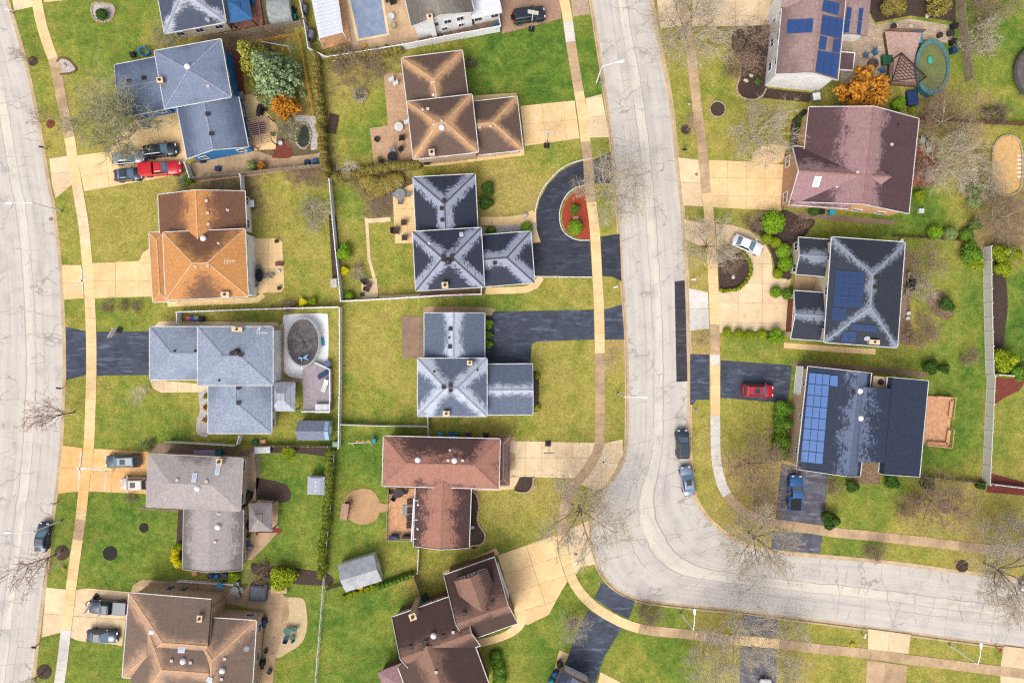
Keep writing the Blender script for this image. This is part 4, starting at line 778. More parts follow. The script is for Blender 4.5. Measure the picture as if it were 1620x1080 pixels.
# --- brown hipped roof
h = House('house', 'brown hipped roof house with three pale ridged wings, above the black roofed one', 730, 165, S_tan, R_brown); h.cap = CAPB
b0 = h.block([(635, 92), (731, 80), (740, 149), (644, 161)], 3.1, 'v', 'hip', ('into', 2.5), 0.42); b2 = h.block([(748, 161), (818, 153), (827, 237), (757, 245)], 3.0, 'u', ('into', 1.5), 'hip', 0.42)
b1 = h.block([(643, 161), (746, 150), (757, 240), (655, 252)], 5.0, 'u', 'hip', 'hip', 0.42); h.wins(b1, 'B', 3, 3.2, 4.4); h.wins(b0, 'L', 2); h.opening(b2, 'R', 0, .15, 2.4, 4.8, 'garage_door'); h.wins(b2, 'B', 2)
h.vents(b0, [(684, 131, 'w'), (686, 150, 'p')]); h.vents(b1, [(699, 202, 'd'), (687, 198, 'w'), (699, 192, 'p'), (677, 173, 'w'), (669, 174, 'p')]); h.vents(b2, [(759, 202, 'w'), (776, 200, 'w')]); h.chimney(b1, 683, 241, .7, .7, 1.0, MC_BRICK)
# --- slate hipped
h = House('house', 'black slate hipped roof house with pale streaked ridges beside the curved black driveway', 745, 370, MC_BRICK, R_slate); h.cap = mat('slate_ridge_caps', (104, 98, 104), (84, 80, 88), 3)
b0 = h.block([(653, 281), (751, 275), (756, 362), (659, 366)], 3.1, 'v', 'hip', ('into', 2.5), 0.42); b2 = h.block([(762, 372), (840, 366), (845, 447), (767, 453)], 3.0, 'u', ('into', 1.5), 'hip', 0.42)
b1 = h.block([(652, 366), (760, 361), (767, 453), (659, 460)], 5.0, 'u', 'hip', 'hip', 0.4); h.wins(b1, 'B', 3, 3.2, 4.4); h.wins(b0, 'L', 2); h.opening(b2, 'R', 0, .15, 2.4, 4.8, 'garage_door'); h.wins(b2, 'B', 2)
h.vents(b0, [(703, 317, 'b'), (699, 330, 'b'), (700, 348, 'b')]); h.vents(b1, [(702, 405, 'b'), (715, 405, 'b'), (702, 411, 'b'), (715, 411, 'b'), (709, 413, 'D'), (679, 385, 'p'), (675, 454, 't', 0.3)]); h.vents(b2, [(783, 416, 'b')]); h.chimney(b1, 704, 451, .75, .7, 1.0, S_cream); h.skylight(b1, 730, 371, .5, .6)
# --- pale blue
h = House('house', 'pale blue streaked roof house in the middle beside the long dark driveway', 740, 590, S_grey, R_pale); h.cap = CAPG
b0 = h.block([(672, 495), (766, 495), (767, 567), (671, 567)], 3.1, 'v', 'gable', ('into', 2.2), 0.36, damp=-0.2); b2 = h.block([(769, 576), (843, 576), (843, 655), (769, 656)], 3.0, 'u', ('into', 1.0), 'gable', 0.34)
b1 = h.block([(661, 567), (770, 567), (770, 658), (661, 658)], 4.6, 'u', 'hip', 'hip', 0.4, damp=-0.1); h.wins(b1, 'B', 3, 3, 4.2); h.opening(b2, 'T', 0.1, .15, 2.4, 4.8, 'garage_door'); h.wins(b0, 'L', 2)
h.vents(b0, [(713, 520, 'b'), (711, 534, 'q'), (712, 548, 'b')]); h.vents(b1, [(702, 612, 'b'), (713, 609, 'b'), (713, 617, 'b'), (687, 588, 'q'), (755, 585, 'q'), (670, 657, 't', 2)]); h.chimney(b1, 743, 574, .6, .5, .7, MC_BRICK); h.chimney(b1, 706, 654, .8, .6, .8, MC_BRICK)
# --- red brown
h = House('house', 'red brown roofed house with a rear deck, left of the street bend', 700, 770, S_tan, R_red); h.cap = CAPR
b1 = h.block([(657, 770), (745, 772), (742, 867), (655, 863)], 3.0, 'v', ('into', 2.0), 'gable', 0.3, {'R': 0.8}, damp=0.8); b2 = h.block([(786, 692), (807, 692), (806, 767), (785, 767)], 2.7, 'v', 'hip', 'hip', 0.06, gut=False, roof=R_flatr)
b0 = h.block([(608, 689), (791, 695), (789, 772), (604, 769)], 3.8, 'u', 'hip', 'hip', 0.38, {'T': 2.3, 'L': 0.4, 'R': 0.8}); h.wins(b0, 'B', 4, 1.6, 2.9); h.wins(b1, 'L', 2); h.wins(b1, 'R', 3); h.opening(b2, 'R', 0, .15, 2.3, 4.8, 'garage_door')
h.vents(b0, [(661, 727, 'd'), (709, 728, 'w'), (719, 728, 'd'), (732, 728, 'w'), (712, 712, 'p')]); h.vents(b1, [(662, 798, 'p'), (661, 836, 'p')])
# --- bottom brown, turned
h = House('house', 'turned dark brown house with a gabled dormer beside the wide tan driveway at the bottom', 720, 990, S_brown, R_umber, mat('white_trim', (238, 236, 232), None, 2, 0.5))
b0 = h.block([(620, 976), (730, 937), (760, 1020), (650, 1060)], 4.2, 'u', 'gable', 'gable', 0.72, {'T': 1.0, 'B': -.6}, ro=.8); b1 = h.block([(703, 909), (784, 881), (818, 985), (738, 1014)], 4.4, 'u', 'gable', 'gable', 0.68, {'T': 0.8, 'B': 0.2}, ro=.9); h.wins(b0, 'T', 4, 2.2, 3.4, 1.4, -.8, .3); h.opening(b1, 'R', -.1, .15, 2.4, 4.8, 'garage_door')
b3 = h.block([(632, 1055), (750, 1012), (776, 1095), (658, 1138)], 4.19, 'v', ('into', 2.6), 'gable', 0.55, {'L': -.5, 'R': .5}); b4 = h.block([(716, 919), (772, 899), (779, 922), (728, 941)], 6.3, 'v', 'gable', ('into', 3.2), 0.5, {'L': -1, 'R': 0.3}, z0=4.8, over=0.2, gut=False); h.wins(b4, 'T', 3, 5.35, 6.2, 1.1, -.65, .65)
h.block([(600, 1062), (640, 1046), (672, 1110), (620, 1130)], 2.8, 'v', 'hip', 'gable', 0.3, roof=R_mauve, gut=False)
h.vents(b0, [(686, 1005, 'd'), (650, 1023, 'b'), (674, 1015, 'b'), (700, 1006, 'b'), (717, 999, 'w')]); h.vents(b3, [(690, 1062, 'w')]); h.vents(b1, [(734, 970, 'b'), (778, 953, 'b')]); h.chimney(b0, 653, 975, .8, .8, 2.2, MC_BRICK, 1)
# --- bottom left brown
h = House('house', 'peach brick house with a tan brown roof at the bottom left corner', 300, 1010, M_brickp, R_tanb); h.cap = CAPB
ba = h.block([(207, 938), (337, 948), (321, 1081), (191, 1070)], 4.38, 'u', 'hip', ('into', .6), 0.25, {'T': .4, 'L': -.2}); b0 = h.block([(217, 949), (337, 958), (322, 1150), (202, 1141)], 4.4, 'u', 'hip', ('into', .9), 0.225, {'T': .5}, gut=False, hin=(5.0, None)); b1 = h.block([(294, 975), (408, 981), (394, 1122), (280, 1114)], 4.3, 'v', 'hip', 'gable', 0.38, {'R': 0.2}); h.wins(b0, 'T', 3, 3, 4); h.wins(b1, 'T', 2, 1.2, 2.4); h.wins(b1, 'R', 3, 1, 2.4); h.opening(b0, 'L', -.35, .15, 2.4, 4.6, 'garage_door')
h.vents(b0, [(241, 998, 'd'), (272, 1044, 'w'), (290, 1045, 'd'), (302, 1047, 'w')]); h.vents(b1, [(356, 1041, 'w'), (352, 1060, 'd'), (351, 1073, 'w'), (392, 1024, 't', 1)]); h.skylight(b0, 297, 981, .8, 1.1); h.skylight(b0, 288, 1025, .9, 1.1); h.skylight(b1, 332, 1074, .7, .9); h.chimney(b1, 316, 978, .6, .8, 1.0, M_brickp)
# --- taupe
h = House('house', 'taupe roofed house with two vehicles on the orange tinted driveway', 310, 810, MC_BRICK, R_taupe, mat('taupe_trim', (196, 186, 176), None, 2))
b1 = h.block([(293, 805), (388, 806), (380, 902), (287, 899)], 3.0, 'v', ('into', 2.0), 'gable', 0.28, damp=1.2); b0 = h.block([(234, 716), (385, 727), (379, 806), (233, 803)], 4.4, 'u', 'hip', 'hip', 0.32, {'T': 1.2}); h.wins(b0, 'R', 2, 2.4, 3.8, 1.6); h.wins(b1, 'B', 2); h.opening(b0, 'L', 0, .15, 2.4, 5.2, 'garage_door'); h.wins(b1, 'R', 2)
h.vents(b0, [(281, 759, 'w'), (327, 761, 'w'), (313, 772, 'd')]); h.vents(b1, [(346, 812, 'p'), (345, 833, 'd'), (341, 857, 'w')]); h.skylight(b0, 308, 755, .6, 1.2); h.skylight(b0, 345, 743, .6, 1.3); h.chimney(b0, 347, 730, .7, .7, .9, MC_BRICK)
# --- light blue grey
h = House('house', 'white walled house with a light blue grey roof beside the round covered pool', 340, 600, S_white, R_grey); h.cap = CAPG
b0 = h.block([(237, 517), (314, 517), (314, 600), (237, 600)], 3.0, 'u', 'hip', ('into', 1.5), 0.36); b2 = h.block([(330, 610), (430, 610), (429, 685), (329, 685)], 3.2, 'v', ('into', 2.0), 'hip', 0.34); b1 = h.block([(313, 517), (431, 517), (432, 609), (313, 609)], 4.8, 'u', 'hip', 'hip', 0.34); h.wins(b1, 'R', 3, 3.2, 4.4); h.wins(b1, 'B', 3, 3.2, 4.4); h.wins(b2, 'R', 2); h.wins(b0, 'B', 3, 1, 2.1, .9); h.opening(b0, 'L', 0, .15, 2.4, 4.8, 'garage_door')
h.vents(b0, [(277, 555, 'q'), (309, 555, 'q')]); h.vents(b1, [(375, 557, 'D'), (367, 559, 'b'), (382, 561, 'b'), (347, 601, 'q'), (413, 521, 't', 2.2), (424, 527, 'a')]); h.vents(b2, [(378, 613, 'b'), (378, 637, 'b')]); h.chimney(b1, 375, 521, 1.3, .5, .5, S_cream)
# --- orange brown
h = House('house', 'orange brown roofed house with white walls at the left, above the black sealed driveway', 320, 390, S_white, R_orange); h.cap = CAPB
b2 = h.block([(236, 368), (262, 367), (268, 476), (242, 478)], 2.9, 'v', 'hip', 'hip', 0.3, damp=0.8); b0 = h.block([(250, 308), (387, 302), (390, 363), (253, 369)], 3.2, 'v', 'gable', ('into', 2.2), 0.3, damp=0.9)
b1 = h.block([(256, 367), (387, 363), (393, 468), (264, 475)], 4.6, 'u', 'hip', 'hip', 0.36, {'T': 2.0, 'B': 1.0, 'L': -1.2, 'R': -1.5}); h.wins(b1, 'R', 3, 3.0, 4.2); h.wins(b0, 'R', 2); h.wins(b1, 'B', 3, 3, 4.2); h.opening(b2, 'L', 0, .15, 2.4, 4.8, 'garage_door')
h.vents(b0, [(327, 318, 'w'), (329, 337, 'w'), (330, 355, 'w'), (360, 332, 'p')]); h.vents(b1, [(310, 422, 'w'), (329, 421, 'w'), (322, 377, 'd'), (346, 385, 'p'), (374, 416, 'a')]); h.chimney(b1, 356, 466, 1.0, .6, .6, S_cream)
# --- white walled at the top edge
h = House('house', 'white walled house with a weathered grey roof at the top edge beside the rectangular pool', 700, 10, S_white, R_drab)
b = h.block([(627, -62), (726, -85), (750, 20), (651, 43)], 4.8, 'v', 'gable', 'gable', 0.3); h.wins(b, 'B', 3, 2.6, 3.8, 1.1, -.3, .6); h.wins(b, 'B', 2, .8, 1.8, .9, .0, .6); h.chimney(b, 680, 27, .7, .6, .7, S_white, 1)
b = h.block([(730, -70), (776, -80), (790, 20), (742, 30)], 3.0, 'v', 'hip', 'hip', 0.05, roof=mat('white_membrane_roof', (236, 238, 244), (214, 216, 224), 1.2)); h.wins(b, 'B', 2)
# --- top right solar house
h = House('house', 'white gabled house with blue solar panels at the top edge, right of the street', 1280, 70, S_white, R_mauveb)
b1 = h.block([(1333, -45), (1382, -42), (1372, 58), (1324, 52)], 3.0, 'v', 'gable', 'gable', 0.16, gut=False, roof=R_mauveb); b0 = h.block([(1246, -62), (1344, -52), (1324, 127), (1226, 118)], 5.4, 'v', 'gable', 'gable', 0.36); b2 = h.block([(1238, -22), (1270, -20), (1268, 14), (1236, 12)], 5.6, 'u', 'gable', ('into', 1), 0.7, over=.2, gut=False)
h.wins(b0, 'L', 4, 3.4, 4.7, 1.3); h.wins(b0, 'L', 4, 1.0, 2.3, 1.3); h.wins(b2, 'L', 1, 5.0, 5.9, .8, 0, 0)
h.solar(b0, [(1246, 32), (1287, 30), (1285, 52), (1244, 54)], 3, 2); h.solar(b0, [(1301, 24), (1334, 31), (1330, 62), (1297, 55)], 3, 2); h.solar(b0, [(1303, 0), (1328, 6), (1325, 25), (1299, 18)], 3, 1); h.solar(b0, [(1297, 57), (1330, 64), (1327, 84), (1294, 78)], 3, 1, skip=((1, 0),)); h.solar(b0, [(1294, 80), (1327, 86), (1323, 124), (1289, 114)], 3, 2); h.solar(b1, [(1340, 12), (1366, 14), (1361, 55), (1334, 52)], 3, 2)
# --- mauve
h = House('house', 'mauve roofed house with two white skylights and an orange brick front, on the right', 1345, 255, S_peach, R_mauve); h.cap = CAPR
b1 = h.block([(1256, 232), (1350, 238), (1341, 330), (1245, 323)], 4.0, 'u', 'gable', ('into', 4.2), 0.64, {'T': 1.6, 'B': -1.5}, wall=M_brickr); b0 = h.block([(1280, 169), (1453, 188), (1438, 338), (1264, 320)], 4.2, 'v', 'gable', 'gable', 0.34, {'R': 1.0, 'L': -0.6}, damp=0.0); h.wins(b1, 'L', 2, 1, 2.4, 1.6); h.wins(b0, 'B', 4, 1.0, 2.2)
h.vents(b0, [(1410, 229, 'w'), (1403, 279, 'w'), (1420, 198, 'q'), (1356, 273, 'w')]); h.skylight(b1, 1292, 287, .9, 1.5); h.skylight(b1, 1325, 303, .9, 1.5)
# --- dark solar hip
h = House('house', 'black hipped roof house with dark solar panels beside the circular driveway', 1350, 465, S_cream, R_solar); h.cap = CAPG
b1 = h.block([(1264, 376), (1322, 380), (1313, 438), (1257, 433)], 3.0, 'u', 'gable', ('into', 1.5), 0.3, damp=-.3); b2 = h.block([(1257, 460), (1313, 464), (1306, 539), (1249, 535)], 3.0, 'u', 'gable', ('into', 1.5), 0.3, damp=-.3); b0 = h.block([(1318, 375), (1434, 384), (1417, 549), (1302, 541)], 5.2, 'v', 'hip', 'hip', 0.36); h.wins(b0, 'L', 3, 3.4, 4.6); h.wins(b1, 'L', 2); h.opening(b2, 'L', 0, .15, 2.4, 5, 'garage_door', mat('rust_door', (150, 84, 52), None, 2)); h.wins(b0, 'B', 3, 1, 2.2)
h.vents(b0, [(1385, 439, 'b'), (1383, 454, 'b'), (1369, 536, 't', 2.4)]); h.chimney(b0, 1383, 541, 1.3, .5, .5, S_cream)
h.solar(b0, [(1322, 428), (1368, 430), (1365, 469), (1319, 467)], 4, 2, M_solard); h.solar(b0, [(1319, 467.5), (1365, 469.5), (1363, 487), (1317, 485)], 4, 1, M_solard); h.solar(b0, [(1317, 486), (1340, 487.5), (1338, 508), (1315, 506)], 2, 1, M_solard); h.solar(b0, [(1346, 511), (1388, 515), (1387, 525), (1344, 521)], 4, 1, M_solard); h.solar(b0, [(1333, 523), (1355, 524), (1352, 542), (1329, 540)], 2, 1, M_solard)
# --- navy roof with pale solar
h = House('house', 'tan house with a navy roof and pale blue solar panels, right of the red car', 1360, 665, S_tan, R_navy)
b1 = h.block([(1352, 611), (1466, 617), (1454, 735), (1341, 726)], 4.4, 'v', 'gable', 'gable', 0.30, {'R': 0.5}, gut=False, ro=4.4); b2 = h.block([(1404, 596), (1468, 602), (1455, 754), (1391, 748)], 4.39, 'v', 'gable', 'gable', 0.33, damp=4, ro=2.6)
b0 = h.block([(1278, 580), (1377, 589), (1362, 754), (1261, 741)], 4.8, 'v', 'gable', 'gable', 0.38, {'L': 0.3, 'R': -2}, ro=-1.9); h.wins(b0, 'L', 3, 2.8, 3.6, .9); h.opening(b0, 'L', -.75, .15, 2.4, 4, 'garage_door')
h.solar(b0, [(1281, 589), (1325, 592), (1300, 734), (1265, 731)] if False else [(1280, 589), (1313, 592), (1301, 734), (1266, 730)], 3, 8, M_solarp); h.solar(b0, [(1313.5, 593), (1326, 594), (1325, 612), (1312, 610)], 1, 1, M_solarp); h.vents(b0, [(1360, 618, 'd'), (1361, 661, 'd'), (1349, 620, 'b')]); h.chimney(b2, 1392, 604, 1.9, 1.4, .3, M_brickr, 1)
# --- bottom garage
h = House('house', 'navy roofed house corner at the bottom edge by the slanting driveway', 910, 1085, S_tan, R_navy, M_brownw); b = h.block([(889, 1058), (938, 1083), (905, 1165), (850, 1140)], 3.0, 'v', 'gable', 'gable', 0.4); h.opening(b, 'T', 0, .15, 2.3, 3.6, 'garage_door')
# ------------------------------------------------------------------ bare trees
def tubes(P0, P1, R0, R1, n=3):
    P0, P1, R0, R1 = map(np.asarray, (P0, P1, R0, R1)); D = P1 - P0; D = D / (np.linalg.norm(D, axis=1)[:, None] + 1e-9)
    ref = np.where(np.abs(D[:, 2:3]) > .9, np.array([[1., 0, 0]]), np.array([[0, 0, 1.]])); A = np.cross(D, ref); A /= np.linalg.norm(A, axis=1)[:, None]; B = np.cross(D, A)
    th = np.arange(n) * 2 * math.pi / n; ring = A[:, None] * np.cos(th)[None, :, None] + B[:, None] * np.sin(th)[None, :, None]
    v = np.concatenate([P0[:, None] + ring * R0[:, None, None], P1[:, None] + ring * R1[:, None, None]], 1).reshape(-1, 3)
    k = np.arange(len(P0))[:, None] * 2 * n; i = np.arange(n); f = np.stack([k + i, k + (i + 1) % n, k + n + (i + 1) % n, k + n + i], -1).reshape(-1, 4)
    return v, f
def bare_arch(seed, H=8.0, Rc=4.5, counts=(7, 6, 6, 6), stem=2.0, multi=1, up=0.9, twr=0.02):
    r = random.Random(seed); segs = {0: [], 1: []}
    def branch(p, d, L, rad, lvl, maxl):
        n = 3 if lvl < 2 else 2; pts = [p]; q = p; dd = d.copy(); rr = [rad]
        for i in range(n):
            dd = dd + np.array([r.gauss(0, .16), r.gauss(0, .16), r.gauss(0, .1) + (.05 if lvl < 3 else 0)]); dd /= np.linalg.norm(dd); q = q + dd * L / n; pts.append(q); rr.append(rad * (1 - .7 * (i + 1) / n))
            segs[0 if lvl < 2 else 1].append((pts[-2], pts[-1], rr[-2], rr[-1]))
        if lvl >= maxl: return
        k = counts[lvl]
        for j in range(k):
            t = r.uniform(.25, 1.0); x = t * n; a = min(int(x), n - 1); st = pts[a] + (pts[a + 1] - pts[a]) * (x - a)
            e = np.array([r.gauss(0, 1), r.gauss(0, 1), r.gauss(0, .55)]); e -= dd * (e @ dd) * .6; e /= np.linalg.norm(e) + 1e-9; nd = dd * .75 + e * .75 + np.array([0, 0, .12]); nd /= np.linalg.norm(nd)
            branch(st, nd, L * r.uniform(.42, .68), max(twr, rad * .5), lvl + 1, maxl)
    top = np.array([0, 0, stem]); tr = .045 * H ** .9 * .42
    if multi == 1: segs[0].append((np.zeros(3), top, tr, tr * .75))
    nl = counts[0] + (2 if multi > 1 else 0)
    for i in range(nl):
        a = 2 * math.pi * (i + r.uniform(-.3, .3)) / nl; tilt = r.uniform(.5, 1.15) if i else .15; d = np.array([math.cos(a) * math.sin(tilt), math.sin(a) * math.sin(tilt), math.cos(tilt) * up]); d /= np.linalg.norm(d)
        st = top * r.uniform(.7, 1.0) if multi == 1 else np.array([math.cos(a) * .15, math.sin(a) * .15, .05]); L = (Rc * .78) / max(.55, math.sin(tilt)) if i else (H - stem) * .75
        branch(st, d, min(L, Rc * 1.25) * r.uniform(.85, 1.1), tr * .62, 1, 4)
    out = []
    for k in (0, 1):
        P0, P1, R0, R1 = zip(*segs[k]); v, f = tubes(P0, P1, R0, R1, 5 if k == 0 else 3); me = bpy.data.meshes.new('wood'); me.from_pydata(v.tolist(), [], f.tolist()); me.polygons.foreach_set('use_smooth', np.ones(len(me.polygons), bool)); me.materials.append(None); out.append(me)
    allp = np.array([s[1] for s in segs[1]]); return out, np.percentile(np.linalg.norm(allp[:, :2], axis=1), 92), np.percentile(allp[:, 2], 60)
ARCH = {}
def arch(key):
    if key not in ARCH:
        k, s = key
        if k == 'big': ARCH[key] = bare_arch(s, 9, 4.6, (8, 7, 7, 7), 2.2, 1, .9, .019)
        elif k == 'bush': ARCH[key] = bare_arch(s, 4.2, 3.4, (10, 7, 6, 6), .3, 2, 1.1, .018)
        elif k == 'dense': ARCH[key] = bare_arch(s, 7, 4.2, (8, 7, 7, 6), 1.4, 1, .8, .018)
        elif k == 'thin': ARCH[key] = bare_arch(s, 4.5, 2.0, (5, 5, 5, 3), 1.3, 1, 1.2, .014)
    return ARCH[key]
W_pale = mat('pale_grey_twigs', (226, 214, 192), (190, 176, 152), 3); W_brn = mat('pinkish_brown_twigs', (192, 164, 142), (154, 128, 110), 3); W_dark = mat('dark_wet_bark', (142, 126, 112), (104, 90, 80), 3); W_grn = mat('grey_green_twigs', (206, 204, 168), (160, 158, 124), 3); W_red = mat('reddish_twigs', (214, 176, 164), (176, 138, 128), 3); W_white = mat('whitish_bark', (240, 234, 220), (212, 204, 188), 3)
def set_mat(o, m):
    s = o.material_slots[0]; s.link = 'OBJECT'; s.material = m
def bare_tree(px, py, rpx, label, k='big', m=W_pale, limb=W_dark, base=None, hs=1.0, seed=None, name='bare_tree', cat='tree', group='bare trees'):
    seed = (len(WP) * 7) % 3 if seed is None else seed
    (l0, l1), R, zc = arch((k, seed)); s = rpx / PPM / R; zc = zc * s * hs
    loc = W(*base)[:3] if base else np.r_[W(px, py, zc + GZ)[:2], GZ]; T = thing(name, label, cat, loc, prng.uniform(0, 6.28), group); T.scale = (s, s, s * hs)
    for me, nm, mm in ((l0, 'trunk', limb), (l1, 'crown', m)):
        o = bpy.data.objects.new(nm, me); COL.objects.link(o); o.parent = T; set_mat(o, mm); WP[o.name] = loc
    return T
bt = bare_tree
bt(170, 186, 58, 'large grey green bare shrub tree left of the blue house', 'bush', W_grn, W_grn, hs=1.25, seed=0)
bt(0, 0, 15, 'thin bare street tree beside the upper left street, in a mulch ring', 'thin', W_brn, W_brn, base=(52, 97), hs=1.2)
bt(0, 0, 17, 'thin bare street tree in the red mulch ring above the four car driveway', 'thin', W_brn, W_brn, base=(80, 196), hs=1.2)
bt(0, 0, 34, 'bare street tree beside the left street, level with the light grey roofed house', 'thin', W_red, W_dark, base=(118, 652), hs=1.2)
bt(0, 0, 38, 'reddish bare street tree in a mulch ring behind the dark parked car', 'thin', W_red, W_dark, base=(98, 872), hs=1.25)
bt(0, 0, 24, 'bare street tree at the bottom left corner', 'thin', W_pale, W_dark, base=(70, 1062), hs=1.2)
bt(262, 58, 26, 'small bare tree in the gap above the blue house', 'dense', W_grn, W_grn); bt(497, 336, 28, 'small pale bare tree in the back yard of the orange roofed house', 'bush', W_pale, W_grn, hs=1.1)
bt(548, 262, 16, 'whitish bare sapling behind the brown hipped roof house', 'thin', W_white, W_white); bt(213, 624, 18, 'whitish bare sapling in the lawn of the light grey roofed house', 'thin', W_white, W_white)
bt(0, 0, 56, 'bare tree over the sidewalk at the red mulch island', 'big', W_pale, W_grn, base=(958, 312)); bt(0, 0, 68, 'bare spreading tree at the inside of the street bend', 'big', W_pale, W_dark, base=(916, 800))
bt(0, 0, 26, 'small bare tree in the lawn beside the slanting driveway', 'dense', W_pale, W_pale, base=(906, 984)); bt(1028, 972, 22, 'small brown bare shrub tree below the street bend', 'bush', W_brn, W_brn)
bt(0, 0, 66, 'tall bare tree at the top edge right of the street', 'big', W_pale, W_dark, base=(1075, 62)); bt(1188, 66, 42, 'brown bare tree in the stone edged bed', 'dense', W_brn, W_dark); bt(1170, 100, 26, 'low brown bare shrub in the stone edged bed', 'bush', W_brn, W_brn)
bt(1208, 206, 50, 'pale bare tree above the mauve driveway', 'big', W_pale, W_grn); bt(1095, 198, 17, 'pinkish bare sapling beside the right sidewalk', 'thin', W_red, W_red, base=(1086, 206))
bt(0, 0, 44, 'bare tree between street and circular driveway', 'big', W_pale, W_dark, base=(1112, 392)); bt(0, 0, 18, 'bare sapling above the dark apron', 'thin', W_brn, W_brn, base=(1108, 538))
bt(1196, 738, 54, 'brown twiggy bare tree left of the blue pickup', 'dense', W_brn, W_dark); bt(0, 0, 60, 'bare tree at the outside of the bend reaching over the street', 'big', W_pale, W_dark, base=(1184, 842)); bt(1215, 800, 30, 'low brown bare tree beside the grey driveway', 'dense', W_brn, W_dark)
bt(0, 0, 58, 'bare tree left of the grey bottom driveway', 'big', W_pale, W_grn, base=(1155, 990)); bt(1125, 1052, 40, 'pale bare tree in the bottom lawn', 'big', W_pale, W_pale); bt(1255, 1000, 28, 'small bare tree right of the grey bottom apron', 'dense', W_pale, W_grn); bt(1250, 1062, 30, 'bare tree at the bottom edge right of the grey driveway', 'dense', W_pale, W_pale)
bt(1494, 800, 52, 'wide brown bare tree in the lawn below the navy roofed house', 'dense', W_brn, W_dark); bt(1440, 800, 26, 'low brown bare bush left of the wide bare tree', 'bush', W_brn, W_brn); bt(0, 0, 74, 'large bare tree reaching over the street near the right edge', 'big', W_pale, W_dark, base=(1556, 890)); bt(1385, 874, 18, 'small bare bush on the verge by the right street', 'bush', W_brn, W_brn); bt(1600, 845, 40, 'pale bare tree at the right edge above the street', 'big', W_pale, W_pale)
bt(1512, 182, 52, 'large pinkish bare tree below the oval pool', 'dense', W_brn, W_pale); bt(1552, 62, 30, 'fan shaped bare tree right of the wooden fence', 'bush', W_pale, W_pale); bt(1570, 10, 36, 'bare shrub tree at the top edge right of the wooden fence', 'bush', W_brn, W_brn); bt(1505, 250, 48, 'pale bare tree right of the mauve roofed house', 'big', W_pale, W_pale); bt(1465, 270, 24, 'rusty bare shrub behind the mauve roofed house', 'bush', W_red, W_red)
bt(1590, 345, 44, 'brown bare tree below the sand pit', 'dense', W_brn, W_pale); bt(1576, 180, 22, 'dark bare hedge shrub by the right fence', 'bush', W_dark, W_dark); bt(1560, 290, 34, 'pale bare tree left of the sand pit', 'bush', W_pale, W_pale); bt(1466, 412, 32, 'greyish bare tree behind the dark solar house', 'dense', W_brn, W_dark); bt(1455, 455, 26, 'low bare shrub behind the dark solar house', 'bush', W_pale, W_pale); bt(1460, 525, 30, 'pale brown bare shrub near the corner of the dark solar house', 'bush', W_brn, W_brn); bt(1535, 565, 16, 'dry bare shrub beside the tall grey fence', 'bush', W_brn, W_brn)
bt(570, 148, 13, 'low dry shrub in an octagonal ring', 'bush', W_grn, W_grn, name='bare_shrub', cat='shrub'); bt(545, 90, 26, 'brown bare shrub below the white fence at the top', 'bush', W_brn, W_brn, name='bare_shrub', cat='shrub'); bt(590, 98, 22, 'brown bare shrub left of the brown hipped roof', 'bush', W_brn, W_brn, name='bare_shrub', cat='shrub')
bt(455, 205, 24, 'dark bare tree between pergola and pond', 'dense', W_grn, W_dark); bt(745, 100, 11, 'dark bare shrub right of the brown hipped roof', 'bush', W_dark, W_dark, name='bare_shrub', cat='shrub'); bt(410, 910, 20, 'brown bare shrub beside the taupe lower wing', 'bush', W_brn, W_brn, name='bare_shrub', cat='shrub'); bt(290, 4, 0.1 + 14, 'bare shrub at the top edge in front of the charcoal roof', 'bush', W_grn, W_grn, name='bare_shrub', cat='shrub') if False else None
bt(168, 485, 11, 'first dry round shrub below the orange roofed house', 'bush', W_brn, W_brn, name='bare_shrub', cat='shrub'); bt(194, 484, 9, 'second dry round shrub below the orange roofed house', 'bush', W_brn, W_brn, name='bare_shrub', cat='shrub'); bt(215, 485, 10, 'third dry round shrub below the orange roofed house', 'bush', W_brn, W_brn, name='bare_shrub', cat='shrub')
bt(455, 484, 14, 'dry brown shrub at the bottom of the orange roofed yard', 'bush', W_brn, W_brn, name='bare_shrub', cat='shrub'); bt(567, 435, 12, 'dry straw shrub beside the white corner fence', 'bush', W_pale, W_pale, name='bare_shrub', cat='shrub'); bt(567, 420, 9, 'rusty shrub right of the white fence', 'bush', W_red, W_red, name='bare_shrub', cat='shrub')
bt(207, 787, 10, 'dry shrub below the cream car', 'bush', W_brn, W_brn, name='bare_shrub', cat='shrub'); bt(235, 704, 11, 'dark brown shrub above the silver roofed car', 'bush', W_dark, W_dark, name='bare_shrub', cat='shrub'); bt(1320, 770, 14, 'dry brown shrub below the navy roofed house', 'bush', W_brn, W_brn, name='bare_shrub', cat='shrub'); bt(1193, 350, 17, 'brown rounded bare shrub left of the largest clipped shrub', 'bush', W_brn, W_brn, name='bare_shrub', cat='shrub', hs=.9); bt(1268, 355, 15, 'brown rounded bare shrub right of the largest clipped shrub', 'bush', W_brn, W_brn, name='bare_shrub', cat='shrub', hs=.9); bt(1158, 408, 22, 'low brown bare shrubs filling the circular drive island', 'bush', W_brn, W_brn, name='bare_shrub', cat='shrub', hs=.5); bt(288, 287, 12, 'brown rounded shrub behind the red pickup', 'bush', W_grn, W_grn, name='bare_shrub', cat='shrub')
bt(965, 572, 12, 'tiny bare sapling on the straw coloured verge', 'thin', W_pale, W_pale); bt(1340, 720, 22, 'brown bare shrub in the roof notch', 'bush', W_brn, W_brn, name='bare_shrub', cat='shrub', seed=1) if False else None

